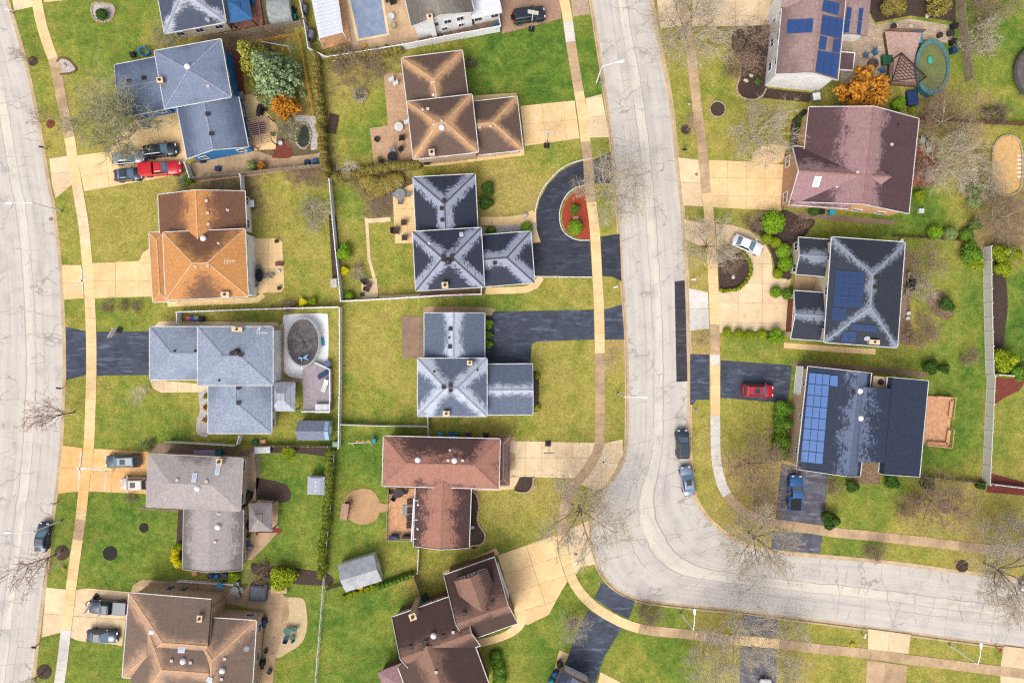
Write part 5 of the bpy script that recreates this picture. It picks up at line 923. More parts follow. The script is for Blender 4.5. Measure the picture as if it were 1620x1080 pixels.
# ------------------------------------------------------------------ leafy things
def quads_at(P, N, s, rng, asp=0.7):
    n = len(P); r = rng.normal(size=(n, 3)); A = np.cross(N, r); A /= np.linalg.norm(A, axis=1)[:, None] + 1e-9; B = np.cross(N, A); s = s[:, None]
    v = np.stack([P - A * s - B * s * asp, P + A * s - B * s * asp, P + A * s + B * s * asp, P - A * s + B * s * asp], 1).reshape(-1, 3)
    return v, np.arange(4 * n).reshape(n, 4)
def leafy_mesh(name, centres, radii, per, size, seed, core=True, tilt=0.7):
    """clumps of leaf-sized faces: centres (n,3), radii (n,3)"""
    rng = np.random.default_rng(seed); V = []; F = []; k = 0; mi = []
    for c, r in zip(centres, radii):
        d = rng.normal(size=(per, 3)); d /= np.linalg.norm(d, axis=1)[:, None]; d[:, 2] = np.where(d[:, 2] < -.35, -d[:, 2], d[:, 2])
        rad = rng.uniform(.86, 1.06, (per, 1)) if core else rng.uniform(.35, 1.05, (per, 1)); P = c + d * r * rad; N = d + rng.normal(size=(per, 3)) * tilt; N /= np.linalg.norm(N, axis=1)[:, None]
        v, f = quads_at(P, N, rng.uniform(.6, 1.25, per) * size, rng); V.append(v); F.append(f + k); k += len(v); mi += [0] * len(f)
        if core:
            m = MB(); m.ell(tuple(c), tuple(np.array(r) * .86), 9); v = np.array(m.v); V.append(v); F += [np.array(m.f) + k]; k += len(v); mi += [0] * len(m.f)
    me = bpy.data.meshes.new(name); me.from_pydata(np.vstack(V).tolist(), [], np.vstack(F).tolist()); me.materials.append(None); return me
LE = {}
def leafy(key):
    if key in LE: return LE[key]
    rg = np.random.default_rng(sum(map(ord, key)))
    if key == 'ball': LE[key] = leafy_mesh('foliage', [np.array([0, 0, .8])], [np.array([1, 1, .82])], 1500, .06, 3)
    elif key == 'lump':
        c = [np.array([rg.uniform(-.5, .5), rg.uniform(-.5, .5), rg.uniform(.4, .85)]) for _ in range(9)]; LE[key] = leafy_mesh('foliage', c, [np.full(3, rg.uniform(.36, .52)) for _ in c], 260, .06, 4)
    elif key == 'loose':
        c = []; 
        for _ in range(46):
            d = rg.normal(size=3); d /= np.linalg.norm(d); c.append(np.array([0, 0, 1.0]) + d * np.array([.78, .78, .62]) * rg.uniform(.35, 1))
        LE[key] = leafy_mesh('foliage', c, [np.full(3, rg.uniform(.16, .3)) for _ in c], 90, .055, 5, False)
    elif key == 'conifer':
        c = []; r = []
        for L in range(11):
            z = .25 + 2.0 * L / 11; R = (1 - L / 11.5) * .92; n = max(3, int(15 * R) + 2)
            for i in range(n):
                a = 2 * math.pi * (i + rg.uniform(-.3, .3)) / n + L; q = R * rg.uniform(.72, 1.05); c.append(np.array([q * math.cos(a), q * math.sin(a), z + rg.uniform(-.06, .06)])); r.append(np.full(3, rg.uniform(.1, .17)))
                c.append(np.array([.55 * q * math.cos(a + .1), .55 * q * math.sin(a + .1), z + .07])); r.append(np.full(3, rg.uniform(.12, .17)))
        LE[key] = leafy_mesh('foliage', c, r, 44, .042, 6, False, 1.2)
    elif key == 'column': LE[key] = leafy_mesh('foliage', [np.array([rg.uniform(-.15, .15), rg.uniform(-.15, .15), z]) for z in (.5, 1.0, 1.5, 2.0, 2.4)], [np.full(3, x) for x in (.8, .8, .7, .55, .35)], 300, .08, 7)
    return LE[key]
G_bright = leaf_material('bright_green_leaves', (70, 104, 22), (128, 160, 40)); G_mid = leaf_material('mid_green_leaves', (56, 86, 26), (104, 134, 44)); G_dark = leaf_material('dark_green_leaves', (40, 64, 26), (76, 104, 40)); G_lime = leaf_material('lime_green_leaves', (88, 104, 16), (142, 154, 36)); G_yel = leaf_material('yellow_leaves', (176, 150, 10), (236, 210, 40)); G_or = leaf_material('rust_orange_leaves', (130, 82, 22), (180, 124, 46)); G_grey = leaf_material('grey_green_leaves', (96, 116, 66), (142, 156, 98)); G_blue = leaf_material('blue_green_needles', (92, 114, 82), (156, 172, 124)); G_brn = leaf_material('olive_brown_leaves', (92, 84, 40), (140, 126, 66)); G_ysp = leaf_material('yellow_green_needles', (122, 124, 50), (176, 170, 84))
M_bark = mat('brown_bark', (110, 88, 70), (80, 62, 50), 4)
def shrub(px, py, rpx, label, key='ball', m=G_mid, hs=1.0, group='garden shrubs', name='shrub', cat='shrub', sx=1.0, rz=None):
    s = rpx / PPM; zc = s * .7 * hs; loc = np.r_[W(px, py, zc + GZ)[:2], GZ]
    o = bpy.data.objects.new(name, leafy(key)); COL.objects.link(o); o.location = loc; o.rotation_euler = (0, 0, prng.uniform(0, 6.28) if rz is None else rz); o.scale = (s * sx, s, s * hs); set_mat(o, m); WP[o.name] = loc; tag(o, label, cat, group); return o
def shrubs(rows): [shrub(*r) for r in rows]
ORD = ['first', 'second', 'third', 'fourth', 'fifth', 'sixth', 'seventh', 'eighth', 'ninth', 'tenth', 'eleventh', 'twelfth', 'thirteenth', 'fourteenth']
def leafy_tree(px, py, rpx, label, key, m, hs=1.0, name='evergreen_tree'):
    s = rpx / PPM; zc = s * hs * .9; loc = np.r_[W(px, py, zc + GZ)[:2], GZ]; T = thing(name, label, 'tree', loc, prng.uniform(0, 6.28), None)
    mb = MB(); mb.cyl((0, 0, 0), (0, 0, 1.6 * s * hs), .12 * s, .03 * s, 8)
    for i in range(6): a = i * 1.05; mb.cyl((0, 0, .4 * s * hs + .1 * i * s), (.6 * s * math.cos(a), .6 * s * math.sin(a), .8 * s * hs + .1 * i * s), .04 * s, .015 * s, 5)
    part(T, 'trunk', mb, M_bark); o = bpy.data.objects.new('crown', leafy(key)); COL.objects.link(o); o.parent = T; o.scale = (s, s, s * hs); set_mat(o, m); WP[o.name] = loc; return T
leafy_tree(432, 118, 42, 'big blue green spruce in the yard behind the blue house', 'conifer', G_blue, 1.2, 'spruce_tree'); leafy_tree(402, 92, 31, 'smaller yellowish evergreen beside the big spruce', 'conifer', G_ysp, 1.25, 'evergreen_tree')
leafy_tree(452, 168, 26, 'rust orange shrub tree below the big spruce', 'loose', G_or, .8, 'orange_tree'); leafy_tree(1364, 150, 44, 'large rust orange tree between solar house and mauve house', 'loose', G_or, .9, 'orange_tree')
R_ = [(1222, 352, 18, 'largest clipped green ball shrub beside the mauve driveway', 'ball', G_bright, .9), (1213, 378, 8.5, 'first small clipped shrub along the circular driveway', 'ball', G_lime, .8), (1227, 384, 8.5, 'second small clipped shrub along the circular driveway', 'ball', G_lime, .8), (1239, 397, 12, 'third clipped shrub along the circular driveway', 'ball', G_bright, .8), (1242, 417, 12, 'fourth clipped shrub along the circular driveway', 'ball', G_bright, .8), (1230, 433, 8, 'fifth and lowest clipped shrub along the circular driveway', 'ball', G_lime, .8), (1227, 462, 9, 'clipped green ball on the circular driveway, left of two', 'ball', G_bright), (1245, 465, 9, 'clipped green ball at the garage wall, right of two', 'ball', G_mid),
      (1150, 525, 7, 'first small shrub in the row below the circular driveway', 'ball', G_lime), (1168, 528, 8, 'second small shrub in the row below the circular driveway', 'ball', G_lime), (1185, 530, 8, 'third small shrub in the row below the circular driveway', 'ball', G_lime), (1205, 529, 8, 'fourth small shrub in the row below the circular driveway', 'ball', G_lime), (1228, 533, 15, 'large leafy shrub ending the row below the circular driveway', 'lump', G_bright),
      (1237, 645, 17, 'first dark lumpy shrub at the navy roofed house, top of four', 'lump', G_mid), (1235, 671, 18, 'second dark lumpy shrub at the navy roofed house', 'lump', G_mid), (1233, 695, 18, 'third dark lumpy shrub at the navy roofed house', 'lump', G_mid), (1234, 719, 16, 'fourth dark lumpy shrub at the navy roofed house, lowest', 'lump', G_mid), (1312, 824, 17, 'dark green round bush right of the grey driveway', 'lump', G_dark),
      (1478, 368, 11.5, 'bright round shrub left in the row behind the mauve house', 'ball', G_bright), (1502, 370, 11, 'greyish round shrub second in the row behind the mauve house', 'ball', G_grey), (1528, 372, 10.5, 'green round shrub third in the row behind the mauve house', 'ball', G_mid), (1543, 357, 12, 'green round shrub right of the row behind the mauve house', 'lump', G_mid), (1541, 322, 12, 'grey green round shrub above the row of shrubs', 'lump', G_grey), (1542, 300, 13, 'green leafy shrub near the sand pit', 'lump', G_mid), (1456, 309, 11, 'yellow green shrub at the mauve house corner', 'lump', G_lime),
      (1533, 402, 20, 'big dark evergreen left of the tall fence end', 'lump', G_mid), (1545, 418, 14, 'smaller evergreen lobe at the tall fence end', 'lump', G_lime), (1582, 402, 17, 'yellow green evergreen right of the tall fence, left lobe', 'lump', G_lime), (1604, 402, 13, 'yellow green evergreen right of the tall fence, right lobe', 'lump', G_lime), (1584, 424, 16, 'yellow green evergreen right of the tall fence, lower lobe', 'lump', G_lime), (1588, 572, 22, 'broad yellow green evergreen right of the fence joint', 'lump', G_lime), (1612, 588, 16, 'dark evergreen right of the broad yellow one', 'lump', G_mid), (1497, 480, 14, 'dark green shrub in the round soil bed', 'lump', G_dark), (1470, 580, 14, 'dark evergreen shrub above the navy roofed house', 'lump', G_dark), (1494, 584, 10, 'small dark evergreen right of the one above the navy house', 'lump', G_dark), (1410, 760, 14, 'dark shrub under the navy roofed house', 'lump', G_dark), (1468, 763, 15, 'dark shrub at the low wooden fence', 'lump', G_dark), (1552, 768, 9, 'dark shrub at the right end of the low wooden fence', 'lump', G_dark), (1347, 768, 12, 'dark shrub by the lower corner of the navy roofed house', 'lump', G_dark),
      (910, 331, 10, 'green shrub in the red mulch island, upper one', 'lump', G_mid), (910, 360, 11.5, 'bright clipped shrub in the red mulch island, lower one', 'ball', G_bright), (833, 361, 9.5, 'bright round shrub at the front walk end', 'ball', G_bright), (777, 366, 8, 'dark round shrub in the white stone bed', 'ball', G_mid), (774, 512, 9, 'upper round shrub beside the pale blue roof', 'lump', G_bright), (773, 529, 8, 'middle round shrub beside the pale blue roof', 'lump', G_mid), (773, 545, 8, 'lower round shrub beside the pale blue roof', 'lump', G_bright), (850, 595, 6, 'small bright shrub at the pale blue garage, upper', 'lump', G_lime), (850, 645, 6, 'small bright shrub at the pale blue garage, lower', 'lump', G_lime),
      (543, 400, 15, 'green shrub growing over the white fence', 'lump', G_bright), (546, 428, 8, 'golden shrub below the green fence shrub', 'lump', G_yel), (553, 468, 7, 'small round green shrub in the fence corner', 'ball', G_bright), (480, 478, 8, 'golden shrub along the bottom of the orange roofed yard', 'lump', G_yel), (495, 477, 8, 'green shrub right of the golden one', 'lump', G_lime), (298, 282, 10, 'green shrub behind the red pickup tailgate', 'lump', G_mid), (162, 24, 9, 'dark green shrub in the round white stone bed', 'ball', G_dark),
      (458, 715, 13, 'green shrub along the top of the taupe yard', 'lump', G_lime), (446, 911, 24, 'large yellow green shrub at the bottom of the taupe yard', 'lump', G_lime, .8), (371, 912, 12, 'yellow green shrub beside the cluttered taupe wall', 'lump', G_lime), (284, 864, 6, 'first yellow shrub beside the taupe lower wing, top of four', 'ball', G_lime), (278, 872, 6.5, 'second yellow shrub beside the taupe lower wing', 'ball', G_yel), (277, 882, 7, 'third yellow shrub beside the taupe lower wing', 'ball', G_yel), (282, 891, 7, 'fourth yellow shrub beside the taupe lower wing, lowest', 'ball', G_yel),
      (325, 627, 5, 'small shrub in the white stone bed, upper', 'lump', G_lime), (326, 644, 5, 'rusty shrub in the white stone bed, middle', 'loose', G_or), (325, 664, 5, 'rusty shrub in the white stone bed, lower', 'loose', G_or), (773, 297, 13, 'dark green shrub at the slate roof corner, upper', 'lump', G_dark), (768, 320, 13, 'dark green shrub at the slate roof corner, lower', 'lump', G_dark), (1268, 190, 8, 'dark clipped shrub at the mauve house, upper', 'ball', G_dark), (1266, 203, 7, 'dark clipped shrub at the mauve house, lower', 'ball', G_dark), (1287, 333, 9, 'dark shrub under the mauve house wall', 'ball', G_dark), (1420, 165, 13, 'green shrub above the mauve roof near the orange tree', 'lump', G_bright), (1443, 175, 7, 'small green shrub beside the blue tarp', 'lump', G_lime), (1410, 8, 24, 'olive shrub at the top edge in the rock garden', 'lump', G_brn), (1480, 12, 22, 'olive brown shrub at the top edge beside the wooden fence', 'loose', G_brn), (1198, 130, 6, 'small green plant in the stone edged bed', 'loose', G_mid), (398, 262, 9, 'grey green shrub in the strip behind the blue house', 'loose', G_grey), (415, 262, 8, 'rusty grass clump in the strip behind the blue house', 'loose', G_or)]
shrubs(R_)
def hedge(pts, w, h, label, m=G_mid, gaps=0.0, dens=26, name='hedge'):
    c = resample(pts, 7); n = normals2(c); cs = []; rs = []
    for i in range(len(c)):
        p = c[i] + n[i] * prng.uniform(-.12, .12) * w; q = W(p[0], p[1]); r = w / PPM / 2; cs.append(np.array([q[0], q[1], GZ + h * .5 + prng.uniform(-.08, .08) * h])); rs.append(np.array([r * prng.uniform(.9, 1.15), r * prng.uniform(.9, 1.15), h * .52]))
    o_ = cs[0].copy(); o_[2] = GZ; me = leafy_mesh('foliage', [x - o_ for x in cs], rs, max(40, int(dens * w / 2)), .07, len(pts) + int(w), True); o = bpy.data.objects.new(name, me); COL.objects.link(o); o.location = o_; WP[o.name] = o_; set_mat(o, m); tag(o, label, 'hedge', 'hedges'); return o
hedge([(503, 95), (507, 150), (513, 220), (520, 280)], 15, 2.2, 'olive hedge between the blue house yard and the paver patio yard', G_brn); hedge([(535, 285), (570, 275), (620, 266), (662, 262)], 16, 1.8, 'olive hedge between the brown and the slate hipped houses', G_brn); hedge([(580, 290), (600, 300), (625, 285)], 30, .9, 'low dark ground hedge left of the slate patio', G_brn)
hedge([(525, 715), (523, 780), (515, 850), (512, 905)], 14, 1.9, 'long clipped green hedge along the back fence of the taupe yard', leaf_material('olive_hedge_leaves', (70, 82, 24), (118, 126, 44))); hedge([(522, 97), (560, 92), (635, 84)], 11, 1.8, 'brownish hedge below the white fence at the top', G_brn)
hedge([(1150, 390), (1168, 396), (1182, 410), (1187, 426), (1180, 445), (1165, 457), (1140, 460)], 6.5, .6, 'low clipped hedge ring around the circular drive island', G_lime)
hedge([(784, 1035), (790, 1060), (788, 1100)], 20, 1.0, 'dark green ground hedge beside the bottom brown house', G_mid); hedge([(555, 478), (600, 474)], 1.0, .3, 'x', G_mid) if False else None
for i in range(9): shrub(601 + i * 6.2, 926 - i * 2.2, 6.5, '%s small arborvitae from the left in the row right of the metal shed' % ORD[i], 'column', G_mid, .75, 'arborvitae row', 'arborvitae', 'shrub')
for i in range(6): shrub(545 + i * 9, 945 - i * 3.2, 6, '%s low shrub from the left in the row below the metal shed' % ORD[i], 'lump', G_lime, .7, 'low shrub row', 'shrub', 'shrub')

# ------------------------------------------------------------------ fences
def fence(pts, h, label, style='vinyl', m=None, step=26, cat='fence', name='fence'):
    m = m or (M_white if style == 'vinyl' else M_wood); P = [np.array(p, float) for p in pts]; T = thing(name, label, cat, W(*P[0]), 0, 'fences'); posts = [P[0]]
    for a, b in zip(P[:-1], P[1:]):
        L = np.linalg.norm(b - a); n = max(1, int(round(L / step)))
        for i in range(n):
            p, q = W(*(a + (b - a) * i / n)), W(*(a + (b - a) * (i + 1) / n)); d = q - p; Ln = np.linalg.norm(d); M = Matrix.Translation(p) @ Vector(d).to_track_quat('X', 'Z').to_matrix().to_4x4(); mb = MB(); posts.append(a + (b - a) * (i + 1) / n)
            if style == 'vinyl':
                mb.box(.06, Ln - .06, -.025, .025, .06, h - .06, 0, M); mb.box(.05, Ln - .05, -.05, .05, h - .14, h - .02, 0, M); mb.box(.05, Ln - .05, -.045, .045, .03, .16, 0, M)
                for k in range(1, int(Ln / .3)): mb.box(.06 + k * .3, .075 + k * .3, -.032, .032, .18, h - .16, 0, M)
            elif style == 'wood':
                k = int(Ln / .15)
                for j in range(k): mb.box(j * Ln / k + .008, (j + 1) * Ln / k - .008, -.012, .012, .04, h + prng.uniform(-.03, .02), 0, M)
                mb.box(0, Ln, .014, .06, .3, .4, 0, M); mb.box(0, Ln, .014, .06, h - .4, h - .3, 0, M)
            elif style == 'chain':
                mb.box(0, Ln, -.03, .03, h - .06, h, 0, M)
                for k in range(int(Ln / .16)): mb.box(k * .16, k * .16 + .012, -.006, .006, .05, h - .06, 0, M)
                for k in range(int(h / .2)): mb.box(0, Ln, -.006, .006, .1 + k * .2, .112 + k * .2, 0, M)
            elif style == 'rail':
                for z in (.35, .75, 1.1): mb.box(0, Ln, -.03, .03, z, z + .12, 0, M)
            mb.build('panel', m, T)
    for q in posts: p = W(*q); mb = MB(); s = .065 if style != 'chain' else .035; mb.box(p[0] - s, p[0] + s, p[1] - s, p[1] + s, GZ - .05, GZ + h + .04); mb.box(p[0] - s - .02, p[0] + s + .02, p[1] - s - .02, p[1] + s + .02, GZ + h + .042, GZ + h + .08); mb.build('post', m, T)
    return T
fence([(474, -20), (486, 40), (493, 84), (521, 98), (560, 92), (640, 79), (705, 66), (792, 50)], 1.8, 'white vinyl fence around the pool yard at the top'); fence([(792, 50), (787, 10), (784, -20)], 1.6, 'short white fence beside the brick driveway')
fence([(525, 288), (530, 350), (537, 420), (543, 476)], 1.6, 'white vinyl fence right of the orange roofed yard'); fence([(290, 494), (400, 490), (541, 486)], 1.5, 'white vinyl fence below the orange roofed yard'); fence([(541, 486), (541, 600), (539, 706)], 1.5, 'long white vinyl fence right of the round pool'); fence([(543, 477), (620, 473), (700, 468), (762, 466), (762, 456)], 1.5, 'white vinyl fence below the slate hipped house'); fence([(287, 495), (287, 511)], 1.5, 'short white gate fence beside the light grey roof', step=16)
fence([(542, 670), (600, 672), (678, 673)], 1.2, 'thin pale fence below the pale blue house yard', 'vinyl', M_grayv); fence([(678, 659), (679, 690)], 1.2, 'short grey fence between the pale blue and red brown houses', 'vinyl', M_grayv); fence([(270, 697), (330, 700), (380, 703)], 1.4, 'tan fence between the light grey and taupe houses', 'vinyl', M_grayv); fence([(380, 703), (384, 688)], 1.4, 'short white gate beside the light grey lower wing', step=16); fence([(415, 704), (460, 704), (522, 705)], 1.2, 'grey wooden fence along the top of the taupe yard', 'wood')
fence([(315, 285), (390, 277), (450, 270), (515, 264)], 1.7, 'weathered wooden fence below the blue house yard', 'wood'); fence([(386, 280), (388, 305)], 1.5, 'short white gate fence right of the orange roof'); fence([(365, 62), (420, 50), (480, 42), (486, 40)], 1.8, 'grey wooden fence behind the blue gazebo', 'wood'); fence([(410, 70), (443, 64), (475, 58), (484, 105), (498, 183)], .9, 'low yellow wooden fence around the spruce lawn', 'rail', M_gold)
fence([(532, 712), (526, 800), (516, 900), (508, 1000), (500, 1100)], 1.2, 'long grey chain link fence behind the taupe yard', 'chain', M_metal, 32); fence([(518, 930), (565, 918), (592, 910)], 1.0, 'low wooden fence left of the metal shed', 'wood'); fence([(656, 905), (670, 948)], 1.5, 'short weathered fence left of the dormer house', 'wood'); fence([(664, 866), (662, 902)], 1.2, 'short pale fence below the red brown house', 'vinyl', M_grayv)
fence([(1555, 392), (1556, 480), (1559, 592)], 1.8, 'tall pale grey vinyl fence, upper run at the right', 'vinyl', M_grayv, 24); fence([(1561, 594), (1557, 680), (1553, 763)], 1.8, 'tall pale grey vinyl fence, lower run at the right', 'vinyl', M_grayv, 24); fence([(1511, -30), (1516, 40), (1527, 130)], 1.8, 'tall grey wooden fence right of the oval pool', 'wood'); fence([(1456, 752), (1500, 757), (1551, 763)], 1.2, 'low wooden fence below the navy roofed yard', 'wood'); fence([(1566, 764), (1640, 773)], 1.2, 'white fence along the red mulch at the right edge'); fence([(1572, 592), (1640, 597)], 1.2, 'white fence above the red mulch corner'); fence([(1448, 190), (1500, 192), (1560, 196), (1640, 200)], 1.2, 'dark wooden fence behind the pinkish bare tree', 'wood', M_brownw); fence([(1412, 374), (1470, 378), (1530, 382)], .9, 'low dark fence below the row of round shrubs', 'wood', M_brownw)
fence([(307, 284), (300, 262)], 1.6, 'short white gate beside the blue house', step=16); fence([(286, 916), (330, 919), (372, 921)], .9, 'low white fence around the cluttered wall', 'vinyl', None, 20)
M_dkw = mat('dark_stained_wood', (92, 68, 60), (70, 52, 46), 3)
# ------------------------------------------------------------------ vehicles
M_tyre = mat('tyre_rubber', (34, 34, 36), (26, 26, 28), 4); M_rim = mat('alloy_rim', (170, 172, 176), (140, 142, 146), 3, 0.35, 0.6); M_hl = mat('headlight_lens', (232, 236, 240), (210, 214, 220), 3, 0.1, spec=0.8); M_tl = mat('tail_light_lens', (190, 24, 28), (150, 16, 20), 3, 0.15)
M_wsh = mat('blue_reflection_windscreen', (118, 150, 170), (84, 112, 132), 0.9, 0.06, spec=0.9); M_cglass = mat('black_car_glass', (44, 54, 66), (30, 38, 48), 0.9, 0.06, spec=0.9)  # windscreen: bluish reflection put into the base colour; other car glass stays dark
def paint(name, c, metal=0.25): return mat('paint_' + name, c, [x * .94 for x in c], 0.8, 0.28, metal, spec=0.5, coat=0.7)
def loft(st, close=True):
    """st: list of (x, halfwidth, zlow, zhigh, crown) body stations"""
    v = []; n = 12
    for x, hw, zl, zh, cr in st:
        half = [(0.0, zl), (hw * .86, zl), (hw * .97, zl + .1), (hw, zl + (zh - zl) * .5), (hw * .96, zh - .09), (hw * .82, zh), (0.0, zh + cr)]
        v += [(x, y, z) for y, z in half] + [(x, -y, z) for y, z in half[-2:0:-1]]
    k = len(st); f = [(i * n + j, i * n + (j + 1) % n, (i + 1) * n + (j + 1) % n, (i + 1) * n + j) for i in range(k - 1) for j in range(n)]
    return v, f + [tuple(range(n - 1, -1, -1)), tuple(range((k - 1) * n, k * n))]
def car(px, py, lpx, deg, kind, pm, label, roofm=None, z=GZ, sunroof=False, rack=False, name=None, group='parked vehicles', bedm=None):
    """deg: heading in the picture, 0 = nose to the right, counter-clockwise"""
    L = lpx / PPM * 0.985; zc = 0.9; loc = np.r_[W(px, py, zc)[:2], z + .035]; nm = {'sedan': 'parked_car', 'suv': 'parked_car', 'pickup': 'pickup_truck', 'jeep': 'off_road_car'}[kind]
    T = thing(name or nm, label, 'pickup truck' if kind == 'pickup' else 'car', loc, math.radians(deg), group); h = L / 2; wd = {'sedan': .91, 'suv': .95, 'pickup': .98, 'jeep': .93}[kind]
    if kind == 'sedan': hood, belt, deck, roofz, xs = .86, .94, .96, 1.44, (.22, .02, -.24, -.38)
    elif kind == 'suv': hood, belt, deck, roofz, xs = 1.0, 1.08, 1.1, 1.72, (.24, .08, -.40, -.47)
    elif kind == 'jeep': hood, belt, deck, roofz, xs = 1.1, 1.15, 1.15, 1.85, (.19, .13, -.44, -.46)
    else: hood, belt, deck, roofz, xs = 1.1, 1.14, 1.12, 1.82, (.2, .08, -.10, -.14)
    st = [(-h, wd * .8, .42, deck - .22, .0), (-h + .12, wd * .93, .3, deck - .06, .01), (-h + .5, wd * .99, .24, deck, .02), (xs[3] * L, wd, .22, deck + .01, .02), (0, wd, .22, belt, .02), (xs[0] * L, wd, .22, hood + .05, .03), (h - .75, wd * .98, .23, hood, .04), (h - .28, wd * .92, .28, hood - .1, .03), (h - .06, wd * .78, .36, hood - .26, .02), (h, wd * .62, .42, hood - .36, .0)]
    v, f = loft(st); mb = MB(); mb.add(v, f); 
    c0, c1, c2, c3 = [x * L for x in xs]; hb, hr = wd * .88, wd * .70 if kind != 'jeep' else wd * .82; zb = belt - .04
    cab = [(c0, hb, zb), (c0, -hb, zb), (c3, -hb, zb), (c3, hb, zb), (c1, hr, roofz), (c1, -hr, roofz), (c2, -hr, roofz), (c2, hr, roofz)]; mid = [(c1 * .9 + c2 * .1, hr * .99, roofz + .02)]
    mb.add(cab, [(4, 5, 6, 7), (0, 1, 5, 4), (1, 2, 6, 5), (2, 3, 7, 6), (3, 0, 4, 7)])
    body = part(T, 'body', mb, pm, True); bv = body.modifiers.new('soft', 'BEVEL'); bv.width = .05; bv.segments = 2; bv.limit_method = 'ANGLE'; bv.angle_limit = math.radians(38)
    C_ = [np.array(p) for p in cab]
    def pane(nm_, i, m, s=.86, off=.018):
        q = [C_[k] for k in i]; c = sum(q) / 4; n = np.cross(q[1] - q[0], q[2] - q[0]); n /= np.linalg.norm(n); 
        if n @ (c - np.array([(c1 + c2) / 2, 0, 1.0])) < 0: n = -n
        o = MB(); lo = [c + (p - c) * s + n * .002 for p in q]; hi = [c + (p - c) * s * .98 + n * off for p in q]; o.add(lo + hi, [(4, 5, 6, 7), (0, 1, 5, 4), (1, 2, 6, 5), (2, 3, 7, 6), (3, 0, 4, 7)]); return part(T, nm_, o, m)
    pane('windshield', (0, 1, 5, 4), M_wsh, .92); pane('rear_window', (2, 3, 7, 6), M_cglass if kind != 'sedan' else M_wsh, .88); pane('side_window', (1, 2, 6, 5), M_cglass, .86); pane('side_window', (3, 0, 4, 7), M_cglass, .86)
    rf = MB(); a, b = c2 + .05, c1 - .05; w2 = hr * .97
    rf.add([(a, -w2, roofz + .004), (b, -w2, roofz + .004), (b, w2, roofz + .004), (a, w2, roofz + .004), (a + .12, -w2 * .86, roofz + .05), (b - .12, -w2 * .86, roofz + .05), (b - .12, w2 * .86, roofz + .05), (a + .12, w2 * .86, roofz + .05)], [(4, 5, 6, 7), (0, 1, 5, 4), (1, 2, 6, 5), (2, 3, 7, 6), (3, 0, 4, 7)])
    ro_ = part(T, 'roof', rf, roofm or pm, False)
    if sunroof: o = MB(); m_ = (a + b) / 2; o.box(m_ - .1, m_ + .65, -.38, .38, roofz + .051, roofz + .062); part(T, 'sunroof', o, M_cglass)
    if rack:
        for sg in (-1, 1): o = MB(); o.bar((a + .1, sg * w2 * .9, roofz + .1), (b - .1, sg * w2 * .9, roofz + .1), .05); o.bar((a + .2, sg * w2 * .9, roofz), (a + .2, sg * w2 * .9, roofz + .1), .05); part(T, 'roof_rail', o, M_black)
    if kind == 'pickup':
        o = MB(); bx0, bx1, bw = -h + .14, c3 - .06, wd * .80; zt = deck + .03
        o.box(bx0, bx1, -bw, bw, zt - .003, zt + .03); part(T, 'bed_cover', o, bedm or M_black)
        o = MB(); o.box(bx0 - .06, bx0, -wd * .9, wd * .9, zt, zt + .05); o.box(bx0, bx1, -wd * .92, -bw, zt, zt + .05); o.box(bx0, bx1, bw, wd * .92, zt, zt + .05); part(T, 'bed_rail', o, pm)
    r = .33 if kind == 'sedan' else .38
    for x in (h * .62, -h * .62):
        for sg in (-1, 1):
            o = MB(); y0, y1 = sg * (wd - .2), sg * (wd + .015); o.cyl((x, y0, r - .02), (x, y1, r - .02), r, n=16); t = part(T, 'wheel', o, M_tyre)
            o = MB(); o.cyl((x, y1 - sg * .01, r - .02), (x, y1 + sg * .012, r - .02), r * .62, n=12); mk('rim', o.v, o.f, M_rim, t, None, True)
    for sg in (-1, 1):
        o = MB(); o.box(h - .34, h - .1, sg * wd * .55 - .16, sg * wd * .55 + .16, hood - .26, hood - .105, 0); part(T, 'headlight', o, M_hl)
        o = MB(); o.box(-h - .005, -h + .14, sg * wd * .66 - .13, sg * wd * .66 + .13, deck - .3, deck - .06); part(T, 'tail_light', o, M_tl)
        o = MB(); o.box(c0 - .28, c0 - .1, sg * (wd + .02), sg * (wd + .2), belt - .02, belt + .13); part(T, 'mirror', o, pm)
    o = MB(); o.box(h - .03, h + .02, -wd * .5, wd * .5, .45, .56); part(T, 'front_bumper', o, M_black)
    if kind == 'jeep':
        o = MB(); o.cyl((-h - .24, 0, .95), (-h - .02, 0, .95), .36, n=16); part(T, 'spare_wheel', o, M_tyre)
        for sg in (-1, 1): o = MB(); o.box(h * .4, h * .86, sg * wd * .88, sg * (wd + .14), .78, .86); part(T, 'fender', o, M_black)
    return T
P_black = paint('black', (40, 44, 56)); P_navy = paint('navy', (44, 58, 84)); P_silver = paint('silver', (164, 172, 182), .5); P_red = paint('red', (216, 24, 40), .1); P_white = paint('white', (246, 246, 248), 0); P_teal = paint('teal', (70, 92, 104)); P_cream = paint('cream', (226, 210, 196), .1); P_blue = paint('blue', (34, 104, 176), .2); P_char = paint('charcoal', (50, 62, 80)); P_sblue = paint('silver_blue', (158, 174, 202), .4); P_dred = paint('crimson', (196, 30, 52), .1)
car(203, 249, 52, 5, 'sedan', P_silver, 'silver sedan with sunroof, left car of the upper pair on the four car driveway', sunroof=True)
car(254, 238, 54, 7, 'suv', P_black, 'black car in front of the silver sedan, nearest the blue garage')
car(203, 276, 45, 5, 'sedan', P_navy, 'dark navy car behind the red pickup')
T = car(255, 267, 66, 4, 'pickup', P_red, 'bright red pickup with a red bed cap on the four car driveway')
o = MB(); o.box(-2.9, -.95, -.86, .86, 1.12, 1.6); o.box(-2.85, -1.0, -.7, .7, 1.602, 1.68); part(T, 'bed_cap', o, P_red)
